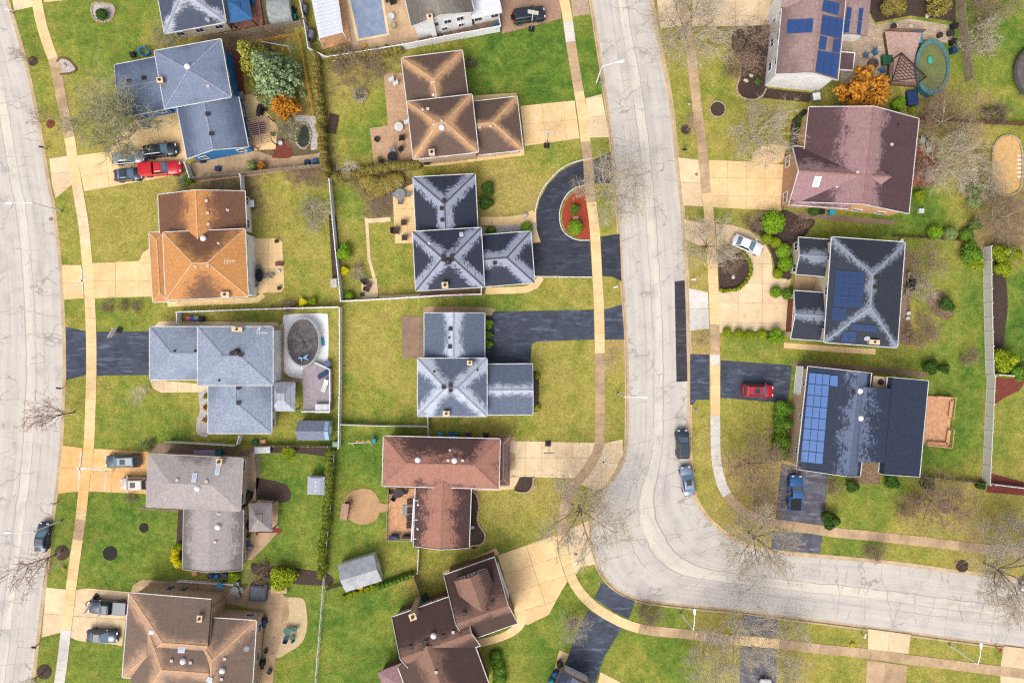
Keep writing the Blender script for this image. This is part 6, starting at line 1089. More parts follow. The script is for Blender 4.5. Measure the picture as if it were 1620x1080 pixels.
car(194, 729, 55, 182, 'suv', P_teal, 'dark car with silver roof box area on the orange tinted driveway', P_silver, rack=True, sunroof=True); car(212, 765, 43, 181, 'suv', P_cream, 'cream coloured car half under the taupe eave', sunroof=True)
car(67, 849, 47, 82, 'sedan', P_navy, 'dark navy car parked on the left street under the lamp'); car(171, 960, 62, 176, 'pickup', P_char, 'charcoal pickup with covered bed at the bottom left', bedm=P_char); car(162, 1006, 50, -3, 'sedan', P_char, 'charcoal sedan below the charcoal pickup')
car(1080, 702, 47, 92, 'suv', P_char, 'dark car parked at the kerb of the bend, upper of two'); car(1088, 760, 47, 99, 'sedan', P_sblue, 'silver blue sedan parked at the kerb of the bend, lower of two', sunroof=True)
car(1199, 618, 50, -2, 'suv', P_dred, 'crimson car on the dark driveway', sunroof=True, rack=True); car(1258, 779, 57, 87, 'pickup', P_blue, 'bright blue pickup with dark bed on the grey driveway'); car(1183, 387, 51, -22, 'sedan', P_white, 'white sedan on the circular driveway', name='parked_car'); car(837, 25, 53, 8, 'jeep', P_black, 'boxy black off-roader on the brick driveway at the top')
car(1212, 1098, 48, 90, 'sedan', P_white, 'white car mostly cut off by the bottom edge'); car(1640, 930, 50, 172, 'sedan', P_navy, 'dark car cut off by the right edge on the street')
# ------------------------------------------------------------------ street furniture
def lamp(base, bend, head, label, h=6.2):
    T = thing('street_lamp', label, 'street lamp', W(*base), 0, 'street lamps'); b = W(*base); t = W(*bend, h); e = W(*head, h + .5)
    mb = MB(); mb.cyl(b, (b[0], b[1], GZ + .5), .15, .12, 10); mb.build('base', M_metal, T); mb = MB(); mb.cyl((b[0], b[1], GZ + .4), (t[0], t[1], h), .1, .065, 10); mb.build('pole', M_lampw, T); mb = MB(); m_ = (t + e) / 2 + np.array([0, 0, .15]); mb.cyl(t, m_, .055, .05, 8); mb.cyl(m_, e, .05, .045, 8); mb.build('arm', M_lampw, T)
    d = (e - t); d[2] = 0; d /= np.linalg.norm(d); mb = MB(); M = Matrix.Translation(e) @ Vector(d).to_track_quat('X', 'Z').to_matrix().to_4x4()
    hd = [(-.15, .08), (.1, .17), (.5, .2), (.75, .1)]; v = []
    for x, w in hd: v += [tuple(M @ Vector((x, w * c, s))) for c, s in ((-1, -.04), (1, -.04), (.7, .1), (-.7, .1))]
    mb.add(v, [(i * 4 + j, i * 4 + (j + 1) % 4, i * 4 + 4 + (j + 1) % 4, i * 4 + 4 + j) for i in range(3) for j in range(4)] + [(3, 2, 1, 0), (12, 13, 14, 15)]); mb.build('lamp_head', M_lampw, T)
lamp((98, 334), (51, 321), (18, 321), 'white street lamp over the left street, upper one'); lamp((98, 823), (52, 841), (16, 842), 'white street lamp over the dark parked car, left street'); lamp((943, 133), (952, 106), (979, 98), 'white street lamp at the top of the bending street'); lamp((977, 622.5), (988, 628), (1016, 628), 'white street lamp beside the pale blue house verge'); lamp((1077, 969), (1097, 996), (1099, 971), 'white street lamp left of the grey bottom apron'); lamp((1501, 1019), (1547, 1050), (1552, 1024), 'white street lamp at the bottom right')
M_sgreen = mat('street_sign_green', (90, 170, 140), (76, 150, 124), 2)
def post_sign(x, y, a, label):
    T = thing('street_sign', label, 'sign', W(x, y), a); mb = MB(); mb.cyl((0, 0, 0), (0, 0, 2.9), .035, n=8); part(T, 'post', mb, M_metal); mb = MB(); mb.box(-.5, .5, -.015, .015, 2.6, 2.8); part(T, 'sign_plate', mb, M_sgreen); mb = MB(); mb.box(-.015, .015, -.5, .5, 2.82, 3.0); part(T, 'sign_plate', mb, M_sgreen)
post_sign(1084, 979, .2, 'green street name sign beside the bottom lamp'); post_sign(708, 903, 1.3, 'thin green pole sign above the dormer house')
def mailbox(x, y, a, label, m):
    T = thing('mailbox', label, 'mailbox', W(x, y), a, 'mailboxes'); mb = MB(); mb.box(-.06, .06, -.06, .06, 0, 1.05); part(T, 'post', mb, M_wood); mb = MB(); pr = [(-.11, 1.06), (.11, 1.06), (.11, 1.2), (.06, 1.28), (-.06, 1.28), (-.11, 1.2)]; n = 6
    mb.add([(x_, y_, z_) for x_ in (-.3, .3) for y_, z_ in pr], [tuple(range(5, -1, -1)), tuple(range(6, 12))] + [(i, (i + 1) % n, n + (i + 1) % n, n + i) for i in range(n)]); part(T, 'box', mb, m); mb = MB(); mb.box(-.05, .05, .115, .13, 1.1, 1.3); part(T, 'flag', mb, P_red)
for x, y, a, lb, m in [(74, 236, 3, 'dark mailbox above the four car driveway apron', M_black), (22, 22, 2.8, 'white mailbox at the top left corner', M_white), (101, 613, 3.0, 'black mailbox below the light grey apron', M_black), (92, 794, 3, 'grey mailbox below the orange tinted apron', M_metal), (1080, 240, 0, 'dark mailbox above the mauve apron', M_black), (1094, 443, 0, 'white mailbox above the new white apron', M_white), (62, 1018, 3, 'dark mailbox at the bottom left apron', M_black), (1362, 1000, 1.2, 'white mailbox left of the bottom right apron', M_white), (1574, 1022, 1.4, 'red topped mailbox at the bottom right corner', P_red), (950, 135, 0, 'small grey box beside the upper lamp', M_metal), (972, 455, .2, 'pale flat mailbox beside the lower black apron', M_white), (1099, 647, 0, 'grey mailbox below the dark apron', M_metal)]: mailbox(x, y, a, lb, m)
def hoop(x, y, a, label, m=M_black):
    T = thing('basketball_hoop', label, 'basketball hoop', W(x, y), a, 'basketball hoops'); mb = MB(); mb.box(-.5, .2, -.4, .4, 0, .18); part(T, 'base', mb, M_black); mb = MB(); mb.cyl((-.2, 0, .1), (-.1, 0, 2.6), .06, n=8); mb.bar((-.1, 0, 2.6), (.7, 0, 3.1), .07); part(T, 'pole', mb, m); mb = MB(); mb.box(.7, .75, -.75, .75, 2.75, 3.75); part(T, 'backboard', mb, M_grayv if m is not M_wood else M_wood)
    mb = MB(); k = 14; pts = [(.98 + .23 * math.cos(i * 2 * math.pi / k), .23 * math.sin(i * 2 * math.pi / k), 3.05) for i in range(k)]
    for i in range(k): mb.bar(pts[i], pts[(i + 1) % k], .025)
    part(T, 'rim', mb, mat('orange_rim', (214, 96, 50), None, 2))
hoop(865, 229, 1.5, 'wooden basketball hoop below the tan driveway', M_brownw); hoop(191, 523, -.5, 'black basketball hoop above the sealed driveway'); hoop(841, 45, 1.4, 'basketball hoop beside the black off-roader', M_metal); hoop(154, 944, -.6, 'basketball hoop beside the charcoal pickup', M_black); hoop(867, 703, -1.57, 'basketball hoop on the red brown driveway', M_iron)
# ------------------------------------------------------------------ garden buildings and structures
def framed(px, py, deg, name, label, cat, group=None, z=GZ): return thing(name, label, cat, W(px, py, z), math.radians(deg), group)
def gable_shed(px, py, deg, a, b, h, rise, label, wm, rm, round_=False, z=GZ):
    T = framed(px, py, deg, 'garden_shed', label, 'shed'); mb = MB(); mb.box(-a, a, -b, b, 0, h); part(T, 'wall', mb, wm); K = 10 if round_ else 2; pr = []
    for i in range(K + 1): t = -1 + 2 * i / K; pr.append((t * (b + .12), h + rise * (math.sqrt(max(0, 1 - t * t)) if round_ else 1 - abs(t)) + .01))
    mb = MB(); v = [(x, y, zz) for x in (-a - .12, a + .12) for y, zz in pr] + [(x, y, zz - .06) for x in (-a - .12, a + .12) for y, zz in pr]; k = K + 1
    f = [(i, i + 1, k + i + 1, k + i) for i in range(K)] + [(2 * k + i + 1, 2 * k + i, 3 * k + i, 3 * k + i + 1) for i in range(K)] + [(i + 1, i, 2 * k + i, 2 * k + i + 1) for i in range(K)] + [(k + i, k + i + 1, 3 * k + i + 1, 3 * k + i) for i in range(K)] + [(0, k, 3 * k, 2 * k), (k - 1 + k, k - 1, 3 * k - 1, 4 * k - 1)]
    mb.add(v, f); part(T, 'roof', mb, rm); mb = MB(); v = [(s * a, y / (b + .12) * b, zz - .03) for s in (-1, 1) for y, zz in pr]; mb.add(v + [(s * a, 0, h - .05) for s in (-1, 1)], [(i, i + 1, 2 * k) for i in range(K)] + [(k + i + 1, k + i, 2 * k + 1) for i in range(K)]); part(T, 'gable', mb, wm)
    mb = MB(); mb.box(a, a + .04, -.5, .5, .05, min(1.9, h)); part(T, 'door', mb, M_lampw); return T
def tinroof(name, c, step=.2):
    t = NT(name); p = t.objc(); sx = t.new('SeparateXYZ'); t.ln(p, sx.inputs[0]); fr = t.math('FRACT', t.math('DIVIDE', sx.outputs[0], step)); n = t.noise(p, 1.2, 4)
    col = t.mix(t.ss(n, .35, .7), C(c), C([x * .86 for x in c])); col = t.mix(t.ss(fr, .16, .0), col, C([x * .7 for x in c])); t.bump(fr, .5, .02); return t.fin(col, .5, .2)
SH1 = gable_shed(502, 678, 0, 2.15, 1.25, 1.9, .8, 'grey shingled garden shed with a pale blue end window', S_grey, mat('shed_shingles', (132, 140, 158), (110, 118, 136), 4)); gable_shed(574, 899, 17, 2.55, 1.85, 1.9, .9, 'ribbed metal shed with a striped roof in the back yard', M_grayv, tinroof('ribbed_white_roof', (180, 183, 190), .3)); gable_shed(448, 24, 8, 1.5, 1.7, 1.2, 1.0, 'grey barrel roofed shed at the top beside the white fence', mat('shed_plastic', (196, 192, 184), None, 2), mat('barrel_membrane', (170, 176, 176), (140, 148, 148), 2), True)
T = framed(505, 764, -2, 'storage_box', 'pale grey plastic storage shed in the taupe yard', 'storage shed'); mb = MB(); mb.box(-1.1, 1.1, -1.15, 1.15, 0, 1.5); part(T, 'body', mb, mat('pale_plastic', (186, 190, 202), None, 2)); mb = MB(); mb.add([(-1.25, -1.3, 1.5), (1.25, -1.3, 1.5), (1.25, 1.3, 1.5), (-1.25, 1.3, 1.5), (-.6, -1.1, 1.75), (.6, -1.1, 1.75), (.6, 1.1, 1.75), (-.6, 1.1, 1.75)], [(4, 5, 6, 7), (0, 1, 5, 4), (1, 2, 6, 5), (2, 3, 7, 6), (3, 0, 4, 7), (3, 2, 1, 0)]); part(T, 'lid', mb, mat('pale_lid', (176, 180, 194), (164, 168, 182), 2))
for i in range(3): mb = MB(); mb.box(-.1, .1, -.75 + i * .6, -.55 + i * .6, 1.752, 1.8); part(T, 'vent', mb, M_white)
def gazebo(px, py, deg, a, b, h, rise, label, rm, pm, vent=True):
    T = framed(px, py, deg, 'gazebo', label, 'gazebo')
    for x in (-a + .2, a - .2):
        for y in (-b + .2, b - .2): mb = MB(); mb.box(x - .07, x + .07, y - .07, y + .07, 0, h); part(T, 'post', mb, pm)
    mb = MB(); mb.add([(-a, -b, h), (a, -b, h), (a, b, h), (-a, b, h), (-a * .25, -b * .25, h + rise), (a * .25, -b * .25, h + rise), (a * .25, b * .25, h + rise), (-a * .25, b * .25, h + rise)], [(4, 5, 6, 7), (0, 1, 5, 4), (1, 2, 6, 5), (2, 3, 7, 6), (3, 0, 4, 7), (3, 2, 1, 0)]); r = part(T, 'roof', mb, rm)
    if vent: mb = MB(); mb.add([(-a * .32, -b * .32, h + rise + .05), (a * .32, -b * .32, h + rise + .05), (a * .32, b * .32, h + rise + .05), (-a * .32, b * .32, h + rise + .05), (0, 0, h + rise + .4)], [(0, 1, 4), (1, 2, 4), (2, 3, 4), (3, 0, 4), (3, 2, 1, 0)]); part(T, 'roof_vent', mb, rm)
gazebo(388, 27, 10, 1.65, 1.75, 2.3, .7, 'bright blue canopy gazebo at the top edge', mat('blue_canvas', (64, 112, 164), (52, 96, 146), 2), M_iron); gazebo(422, 811, 1, 1.65, 2.0, 2.4, .8, 'grey brown tile roofed gazebo behind the taupe house', tinroof('gazebo_tiles', (158, 150, 148), .25), M_brownw); gazebo(456, 625, 0, 1.8, 2.05, 2.4, .8, 'pale grey metal roofed gazebo beside the pool deck', tinroof('gazebo_metal', (176, 182, 194), .6), M_iron, False)
def deck(poly, z, m, label, plank='u', w=14, name='deck', pw=.16):
    P = [W(x, y, z)[:2] for x, y in poly]; c = sum(P) / len(P); T = thing(name, label, 'deck', (c[0], c[1], GZ)); mb = MB(); d = P[1] - P[0] if plank == 'u' else P[-1] - P[0]; d = d / np.linalg.norm(d); n = np.array([-d[1], d[0]]); s = [(p - P[0]) @ n for p in P]; k = math.floor(min(s) / pw)
    while k * pw < max(s):
        q = [tuple(p) for p in P]; q = clip(q, n[0], n[1], (k + 1) * pw - .012 + P[0] @ n); q = clip(q, -n[0], -n[1], -(k * pw + P[0] @ n)) if len(q) > 2 else []
        if len(q) > 2: mb.prism(q, z - .04 + prng.uniform(-.004, .004), z + prng.uniform(-.004, .004))
        k += 1
    o = mb.build('plank', m, T); o['kind'] = 'stuff'; mb = MB(); mb.prism([tuple(c + (p - c) * .985) for p in P], GZ, z - .05); mb.build('skirt', M_brownw, T); return T
def rail(T, pts, z, m, h=.95):
    for i, (x, y) in enumerate(pts): p = W(x, y, z); mb = MB(); mb.box(p[0] - .05, p[0] + .05, p[1] - .05, p[1] + .05, z, z + h); mb.build('post', m, T)
    for (a, b) in zip(pts[:-1], pts[1:]): p, q = W(*a, z), W(*b, z); mb = MB(); u = np.array([0, 0, h]); mb.bar(p + u, q + u, .1, .05); mb.bar(p + u * .15, q + u * .15, .05); L = np.linalg.norm(q - p); [mb.bar(p + (q - p) * t + u * .15, p + (q - p) * t + u, .03) for t in np.linspace(0, 1, max(2, int(L / .15)))[1:-1]]; mb.build('railing', m, T)
D1 = deck([(616, 771), (657, 772), (655, 853), (613, 852)], .5, M_deck, 'tan plank deck behind the red brown house', 'u'); rail(D1, [(616, 772), (615, 795)], .5, M_wood); rail(D1, [(614, 808), (613, 852), (655, 853)], .5, M_wood)
D2 = deck([(1468, 626), (1506, 629), (1501, 707), (1461, 703)], .5, M_deck, 'pinkish tan deck with built in benches behind the navy roofed house', 'v')
for pts in ([(1504, 631), (1500, 660)], [(1499, 680), (1496, 702)], [(1496, 702), (1464, 700)], [(1480, 628), (1504, 631)]):
    p, q = W(*pts[0], .5), W(*pts[1], .5); mb = MB(); mb.bar(p + np.array([0, 0, .4]), q + np.array([0, 0, .4]), .45, .08); mb.build('bench', M_deck, D2)
rail(D2, [(1481, 626), (1506, 629), (1502, 661)], .5, M_deck); rail(D2, [(1503, 679), (1500, 707), (1462, 703)], .5, M_deck)
D3 = deck([(1400, 50), (1458, 52), (1448, 90), (1452, 136), (1405, 132), (1408, 100)], .9, mat('mauve_deck', (204, 174, 160), (178, 146, 134), 3, rnd=.1), 'mauve plank deck beside the oval pool', 'v'); rail(D3, [(1403, 50), (1458, 52)], .9, M_brownw); rail(D3, [(1408, 100), (1405, 132), (1450, 136)], .9, M_brownw)
T = thing('pergola', 'dark triangular lattice pergola over the mauve pool deck', 'pergola', W(1432, 110)); A_, B_, C2 = W(1426, 84, 3.2), W(1466, 122, 3.2), W(1411, 128, 3.2)
for p in (A_, B_, C2): mb = MB(); mb.box(p[0] - .07, p[0] + .07, p[1] - .07, p[1] + .07, GZ, 3.25); mb.build('post', M_dkw, T)
for a, b in ((A_, B_), (B_, C2), (C2, A_)): mb = MB(); mb.bar(a, b, .12, .2); mb.build('beam', M_dkw, T)
for k in range(1, 9):
    t = k / 9; mb = MB(); mb.bar(A_ + (B_ - A_) * t + np.array([0, 0, .14]), A_ + (C2 - A_) * t + np.array([0, 0, .14]), .06, .1); mb.build('rafter', M_dkw, T); mb = MB(); mb.bar(C2 + (B_ - C2) * t + np.array([0, 0, .22]), C2 + (A_ - C2) * t + np.array([0, 0, .22]), .06, .1); mb.build('rafter', M_dkw, T)
T = thing('pergola', 'slatted brown pergola over the table behind the blue house', 'pergola', W(412, 205))
q0 = [W(391, 190, 2.5), W(424, 184, 2.5), W(430, 223, 2.5), W(399, 229, 2.5)]
for p in q0: mb = MB(); mb.box(p[0] - .06, p[0] + .06, p[1] - .06, p[1] + .06, GZ, 2.5); mb.build('post', M_brownw, T)
for k in range(13): t = k / 12; mb = MB(); mb.bar(q0[0] + (q0[3] - q0[0]) * t, q0[1] + (q0[2] - q0[1]) * t, .06, .12); mb.build('rafter', mat('pergola_wood', (150, 120, 108), None, 3), T)
for k in range(3): t = k / 2; mb = MB(); mb.bar(q0[0] + (q0[1] - q0[0]) * t + np.array([0, 0, .13]), q0[3] + (q0[2] - q0[3]) * t + np.array([0, 0, .13]), .08, .1); mb.build('beam', MC['pergola_wood'], T)
T = thing('patio_cover', 'white ribbed patio cover beside the rectangular pool', 'patio cover', W(515, 20)); q = [W(487, -30, 2.8), W(530, -40, 2.8), W(543, 52, 2.6), W(505, 62, 2.6)]
for p in q: mb = MB(); mb.box(p[0] - .06, p[0] + .06, p[1] - .06, p[1] + .06, GZ, 2.6); mb.build('post', M_white, T)
mr = mat('white_roof_sheet', (226, 230, 238), (206, 210, 220), 1.5, 0.4)
for k in range(16):
    a, b = (k + .0) / 16, (k + .94) / 16; l = lambda t: (q[0] + (q[3] - q[0]) * t, q[1] + (q[2] - q[1]) * t); (p0, p1), (p3, p2) = l(a), l(b); u = np.array([0, 0, .05 + .015 * (k % 2)]); mb = MB(); mb.add([p0, p1, p2, p3, p0 + u, p1 + u, p2 + u, p3 + u], [(3, 2, 1, 0), (4, 5, 6, 7), (0, 1, 5, 4), (1, 2, 6, 5), (2, 3, 7, 6), (3, 0, 4, 7)]); mb.build('roof_panel', mr, T)
sheet('deck', [(490, -30), (538, -40), (556, 66), (510, 80)], M_deck, GZ + .2, 'tan plank floor under the white patio cover', thick=.2)
# ------------------------------------------------------------------ pools
T = thing('swimming_pool', 'rectangular pool under a grey blue cover at the top', 'pool', W(582, 25)); mb = MB(); mb.prism([tuple(W(x, y)[:2]) for x, y in [(543, -30), (600, -42), (617, 56), (564, 66)]], GZ + .02, GZ + .09); mb.build('coping', M_concp, T); mb = MB(); mb.prism([tuple(W(x, y)[:2]) for x, y in [(548, -28), (597, -38), (612, 54), (568, 62)]], GZ + .05, GZ + .1); mb.build('cover', mat('pool_cover', (150, 164, 188), (126, 142, 168), .8, .4), T)
T = thing('swimming_pool', 'round above ground pool under a wrinkled dark cover', 'pool', W(480, 540)); c = W(480, 541, 1.2); t_ = NT('wrinkled_cover'); p_ = t_.objc(); n_ = t_.noise(p_, .9, 5, .6, 1.5); t_.bump(n_, .8, .25); m_ = t_.fin(t_.mix(t_.ss(n_, .3, .7), C((78, 72, 76)), C((108, 100, 102))), .45)
mb = MB(); mb.lathe([(2.32, 0), (2.32, 1.2)], 24, (c[0], c[1], GZ), sx=1.0, sy=1.5, cap=False); mb.build('pool_wall', M_white, T); mb = MB(); mb.lathe([(2.38, 1.18), (2.38, 1.3), (2.2, 1.3)], 24, (c[0], c[1], GZ), sx=1, sy=1.5, cap=False); mb.build('rim', M_metal, T)
mb = MB(); n = 24; pr = [(2.26, 1.24), (1.9, 1.06), (1.3, .98), (.7, .92), (.001, .95)]; mb.lathe(pr, n, (c[0], c[1], GZ), sx=1, sy=1.5, cap=False); mb.v = [(x, y, z + .07 * math.sin(5 * math.atan2(y - c[1], x - c[0]) + 2 * z) if z < 1.3 else z) for x, y, z in mb.v]; mb.build('cover', m_, T, smooth=True)
sheet('pool_pad', smooth_poly([(453, 497), (510, 496), (519, 505), (519, 570), (512, 598), (480, 599), (456, 594), (448, 575), (448, 503)]), mat('white_pad', (250, 250, 252), (236, 236, 240), 1.2), GZ + .025, 'white pad around the round pool')
D4 = deck([(478, 585), (500, 572), (524, 584), (524, 650), (480, 650)], .8, mat('lilac_grey_deck', (176, 166, 172), (156, 146, 152), 2, rnd=.08), 'lilac grey deck below the round pool', 'u'); rail(D4, [(500, 573), (524, 584), (524, 650), (480, 650)], .8, M_white)
T = thing('swimming_pool', 'oval above ground pool with green water and teal rim', 'pool', W(1473, 105)); c = W(1474, 107, 1.2); mb = MB(); mb.lathe([(2.35, 0), (2.35, 1.25)], 28, (c[0], c[1], GZ), sx=1, sy=1.62, cap=False); mb.build('pool_wall', mat('teal_pool_wall', (60, 104, 112), None, 2), T); mb = MB(); mb.lathe([(2.45, 1.2), (2.45, 1.32), (2.05, 1.34), (2.05, 1.1)], 28, (c[0], c[1], GZ), sx=1, sy=1.62, cap=False); mb.build('rim', mat('teal_rim', (96, 138, 142), (70, 110, 116), 2), T)
mb = MB(); mb.lathe([(2.2, 1.1), (.001, 1.1)], 28, (c[0], c[1], GZ), sx=1, sy=1.62, cap=False); mb.build('water', mat('murky_green_water', (128, 132, 78), (104, 112, 60), .7, .12, spec=.6), T)
T = thing('pool_float', 'small turquoise float on the green pool', 'pool float', W(1471, 95, 1.3)); mb = MB(); mb.ell((0, 0, .06), (.35, .6, .1), 12); part(T, 'float', mb, mat('turquoise', (70, 190, 170), None, 2), True)
T = thing('garden_pond', 'small garden pond with rocks behind the blue house', 'pond', W(481, 212)); mb = MB(); mb.prism([tuple(W(*p)[:2]) for p in smooth_poly([(476, 202), (486, 200), (488, 215), (486, 228), (475, 232), (470, 222), (474, 212)])], GZ + .01, GZ + .05); mb.build('water', mat('dark_pond', (60, 70, 56), (44, 54, 44), .8, .1, spec=.6), T)
for i in range(22): a = 2 * math.pi * i / 22; mb = MB(); p = W(480 + 12 * math.cos(a), 215 + 20 * math.sin(a)); mb.ell((p[0], p[1], GZ + .08), (prng.uniform(.14, .26), prng.uniform(.14, .26), .16), 7); mb.build('rock', mat('pond_rock', (190, 180, 160), (150, 140, 124), 3, rnd=.3), T)
# ------------------------------------------------------------------ small things
def rock(x, y, s, label, m=None): T = thing('boulder', label, 'boulder', W(x, y), prng.uniform(0, 6), 'boulders'); mb = MB(); mb.ell((0, 0, s * .3), (s, s * .75, s * .55), 9); mb.v = [(a * prng.uniform(.85, 1.1), b * prng.uniform(.85, 1.1), c) for a, b, c in mb.v]; part(T, 'stone', mb, m or mat('pale_rock', (220, 206, 184), (180, 166, 146), 3, rnd=.2))
for x, y, s, lb in [(911, 345, .45, 'white boulder between the two shrubs of the red island'), (1160, 438, .35, 'white boulder in the circular drive island'), (1180, 128, .4, 'pale boulder in the stone edged bed, lower'), (1188, 120, .35, 'pale boulder in the stone edged bed, upper'), (1418, 40, .4, 'tan boulder left in the rock garden'), (1440, 42, .45, 'tan boulder right in the rock garden'), (831, 341, .5, 'pale planter stone beside the front walk'), (1090, 165, .25, 'pale stone beside the right sidewalk'), (103, 104, .35, 'pale boulder in the small sidewalk bed'), (1466, 26, .35, 'small rock at the top of the rock garden')]: rock(x, y, s, lb)
BIN = {'blue': mat('bin_blue', (34, 110, 180), None, 2, .5), 'teal': mat('bin_teal', (40, 120, 130), None, 2, .5), 'black': M_black, 'navy': mat('bin_navy', (40, 66, 110), None, 2, .5), 'white': M_white, 'cyan': mat('bin_cyan', (50, 170, 200), None, 2, .5), 'green': mat('bin_green', (40, 96, 70), None, 2, .5), 'grey': mat('bin_grey', (120, 126, 134), None, 2, .5)}
def bin_(x, y, a, col, label):
    T = thing('wheelie_bin', label, 'bin', W(x, y), math.radians(a), 'wheelie bins'); mb = MB(); mb.add([(-.26, -.3, .05), (.26, -.3, .05), (.26, .3, .05), (-.26, .3, .05), (-.32, -.38, 1.0), (.32, -.38, 1.0), (.32, .38, 1.0), (-.32, .38, 1.0)], [(3, 2, 1, 0), (4, 5, 6, 7), (0, 1, 5, 4), (1, 2, 6, 5), (2, 3, 7, 6), (3, 0, 4, 7)]); part(T, 'body', mb, BIN[col]); mb = MB(); mb.box(-.35, .35, -.42, .4, 1.002, 1.06); mb.box(-.3, .3, -.34, .3, 1.062, 1.09); part(T, 'lid', mb, BIN[col])
    for s in (-1, 1): mb = MB(); mb.cyl((s * .28, .34, .13), (s * .34, .34, .13), .13, n=10); part(T, 'wheel', mb, M_tyre)
for r in [(698, 686, 0, 'cyan', 'cyan bin above the red brown roof, leftmost of the row'), (714, 687, 0, 'blue', 'blue bin second in the row above the red brown roof'), (722, 687, 0, 'teal', 'teal bin third in the row above the red brown roof'), (741, 688, 0, 'navy', 'navy bin fourth in the row above the red brown roof'), (769, 688, 0, 'black', 'black bin last in the row above the red brown roof'), (272, 931, 5, 'blue', 'blue bin beside the bottom left brown house'), (293, 933, 5, 'teal', 'teal bin right of the blue one, bottom left house'), (353, 922, 20, 'cyan', 'cyan bin beside the small round table'), (1312, 337, 10, 'cyan', 'cyan bin below the mauve house wall'), (1296, 336, 0, 'black', 'black bin left of the cyan bin, mauve house'), (878, 1062, -60, 'blue', 'blue bin by the bottom garage, upper'), (872, 1074, -60, 'cyan', 'cyan bin by the bottom garage, lower'), (885, 1046, -60, 'black', 'black bin by the bottom garage'), (673, 942, 30, 'green', 'dark green bin in the notch of the dormer house'), (784, 47, 0, 'blue', 'blue bin below the white house at the top'), (343, 745 + 200, 0, 'white', 'white box at the brick corner, bottom left house'), (1505, 45, 0, 'black', 'black square bin beside the oval pool, upper'), (1503, 70, 0, 'black', 'black square bin beside the oval pool, middle'), (1504, 83, 0, 'navy', 'navy bin beside the oval pool, lower'), (468, 32, 0, 'teal', 'teal bin right of the barrel shed'), (466, 20, 0, 'black', 'black bin right of the barrel shed')]: bin_(*r)
def chair(x, y, a, m, label, group='garden chairs', s=1.0, name='garden_chair'):
    T = thing(name, label, 'chair', W(x, y), math.radians(a), group); T.scale = (s, s, s); mb = MB(); mb.box(-.3, .3, -.3, .3, .38, .45); part(T, 'seat', mb, m); mb = MB(); mb.add([(-.3, -.3, .46), (-.3, .3, .46), (-.44, .3, .95), (-.44, -.3, .95), (-.35, -.3, .46), (-.35, .3, .46), (-.49, .3, .95), (-.49, -.3, .95)], [(0, 1, 2, 3), (7, 6, 5, 4), (0, 4, 5, 1), (2, 6, 7, 3), (1, 5, 6, 2), (3, 7, 4, 0)]); part(T, 'backrest', mb, m)
    for sx in (-.26, .26):
        for sy in (-.27, .27): mb = MB(); mb.box(sx - .025, sx + .025, sy - .025, sy + .025, 0, .38); part(T, 'leg', mb, m)
    for sy in (-.31, .31): mb = MB(); mb.bar((-.35, sy, .64), (.28, sy, .64), .05); part(T, 'armrest', mb, m)
def table(x, y, a, hx, hy, m, label, round_=True, h=.74):
    T = thing('garden_table', label, 'table', W(x, y), math.radians(a), 'garden tables'); mb = MB()
    if round_: mb.lathe([(hx, h - .05), (hx, h)], 20, sx=1, sy=hy / hx); part(T, 'table_top', mb, m)
    else: mb.box(-hx, hx, -hy, hy, h - .05, h); part(T, 'table_top', mb, m)
    for sx in (-1, 1):
        for sy in (-1, 1): mb = MB(); mb.cyl((sx * hx * .55, sy * hy * .55, 0), (sx * hx * .6, sy * hy * .6, h - .05), .03, n=6); part(T, 'leg', mb, M_iron)
WH = mat('white_resin', (230, 230, 232), None, 2, .5); GM = mat('grey_resin', (150, 152, 156), None, 2, .5); BKW = mat('brown_wicker', (92, 74, 70), (70, 56, 54), 6); TC = mat('tan_cushion', (190, 174, 150), None, 2); TEAL = mat('teal_plastic', (40, 120, 116), None, 2, .5); BLUP = mat('blue_plastic', (70, 110, 150), None, 2, .5)
table(634, 309, 0, .8, .8, GM, 'pale grey round table on the slate house patio'); [chair(634 + 11 * math.cos(a), 309 + 11 * math.sin(a), 180 - math.degrees(a), GM, 'pale grey chair %s of the round table on the slate house patio' % w) for a, w in ((0, 'right'), (1.57, 'below'), (3.14, 'left'), (4.71, 'above'))]
chair(639, 353, 180, BKW, 'brown wicker armchair, upper on the slate house patio', s=1.15); chair(628, 366, 0, BKW, 'brown wicker sofa seat, left on the slate house patio', s=1.5); chair(640, 377, 180, BKW, 'brown wicker armchair, lower on the slate house patio', s=1.15); chair(580, 446, 40, BKW, 'brown chair on the small corner patio, upper'); chair(582, 458, -20, BKW, 'brown chair on the small corner patio, lower'); table(585, 452, 0, .4, .4, BKW, 'small brown table on the corner patio')
table(413, 436, 0, .55, .95, M_black, 'black oval table on the orange roofed patio'); chair(405, 430, 0, GM, 'grey chair left of the black oval table, upper'); chair(405, 442, 0, GM, 'grey chair left of the black oval table, lower'); chair(420, 437, 180, GM, 'grey chair right of the black oval table'); chair(430, 436, 150, GM, 'turned grey chair apart from the black oval table'); chair(411, 424, -90, GM, 'grey chair above the black oval table'); chair(407, 449, 90, GM, 'grey chair below the black oval table')
table(632, 203, 20, .65, .65, WH, 'white round table on the tan paver patio'); chair(643, 195, 200, WH, 'white chair beside the white round table'); chair(619, 128, 200, WH, 'white chair on the upper paver patio, upper'); chair(626, 134, 200, WH, 'white chair on the upper paver patio, lower'); table(622, 250, 20, .7, .7, M_black, 'black round table on the lower paver patio'); chair(636, 220, 180, M_black, 'black chair apart on the paver patio', s=1.15); chair(634, 238, 220, M_black, 'black chair right of the black round table'); chair(623, 241, -80, GM, 'grey chair above the black round table', s=1.1); chair(606, 257, 40, M_black, 'black chair at the lower left patio corner')
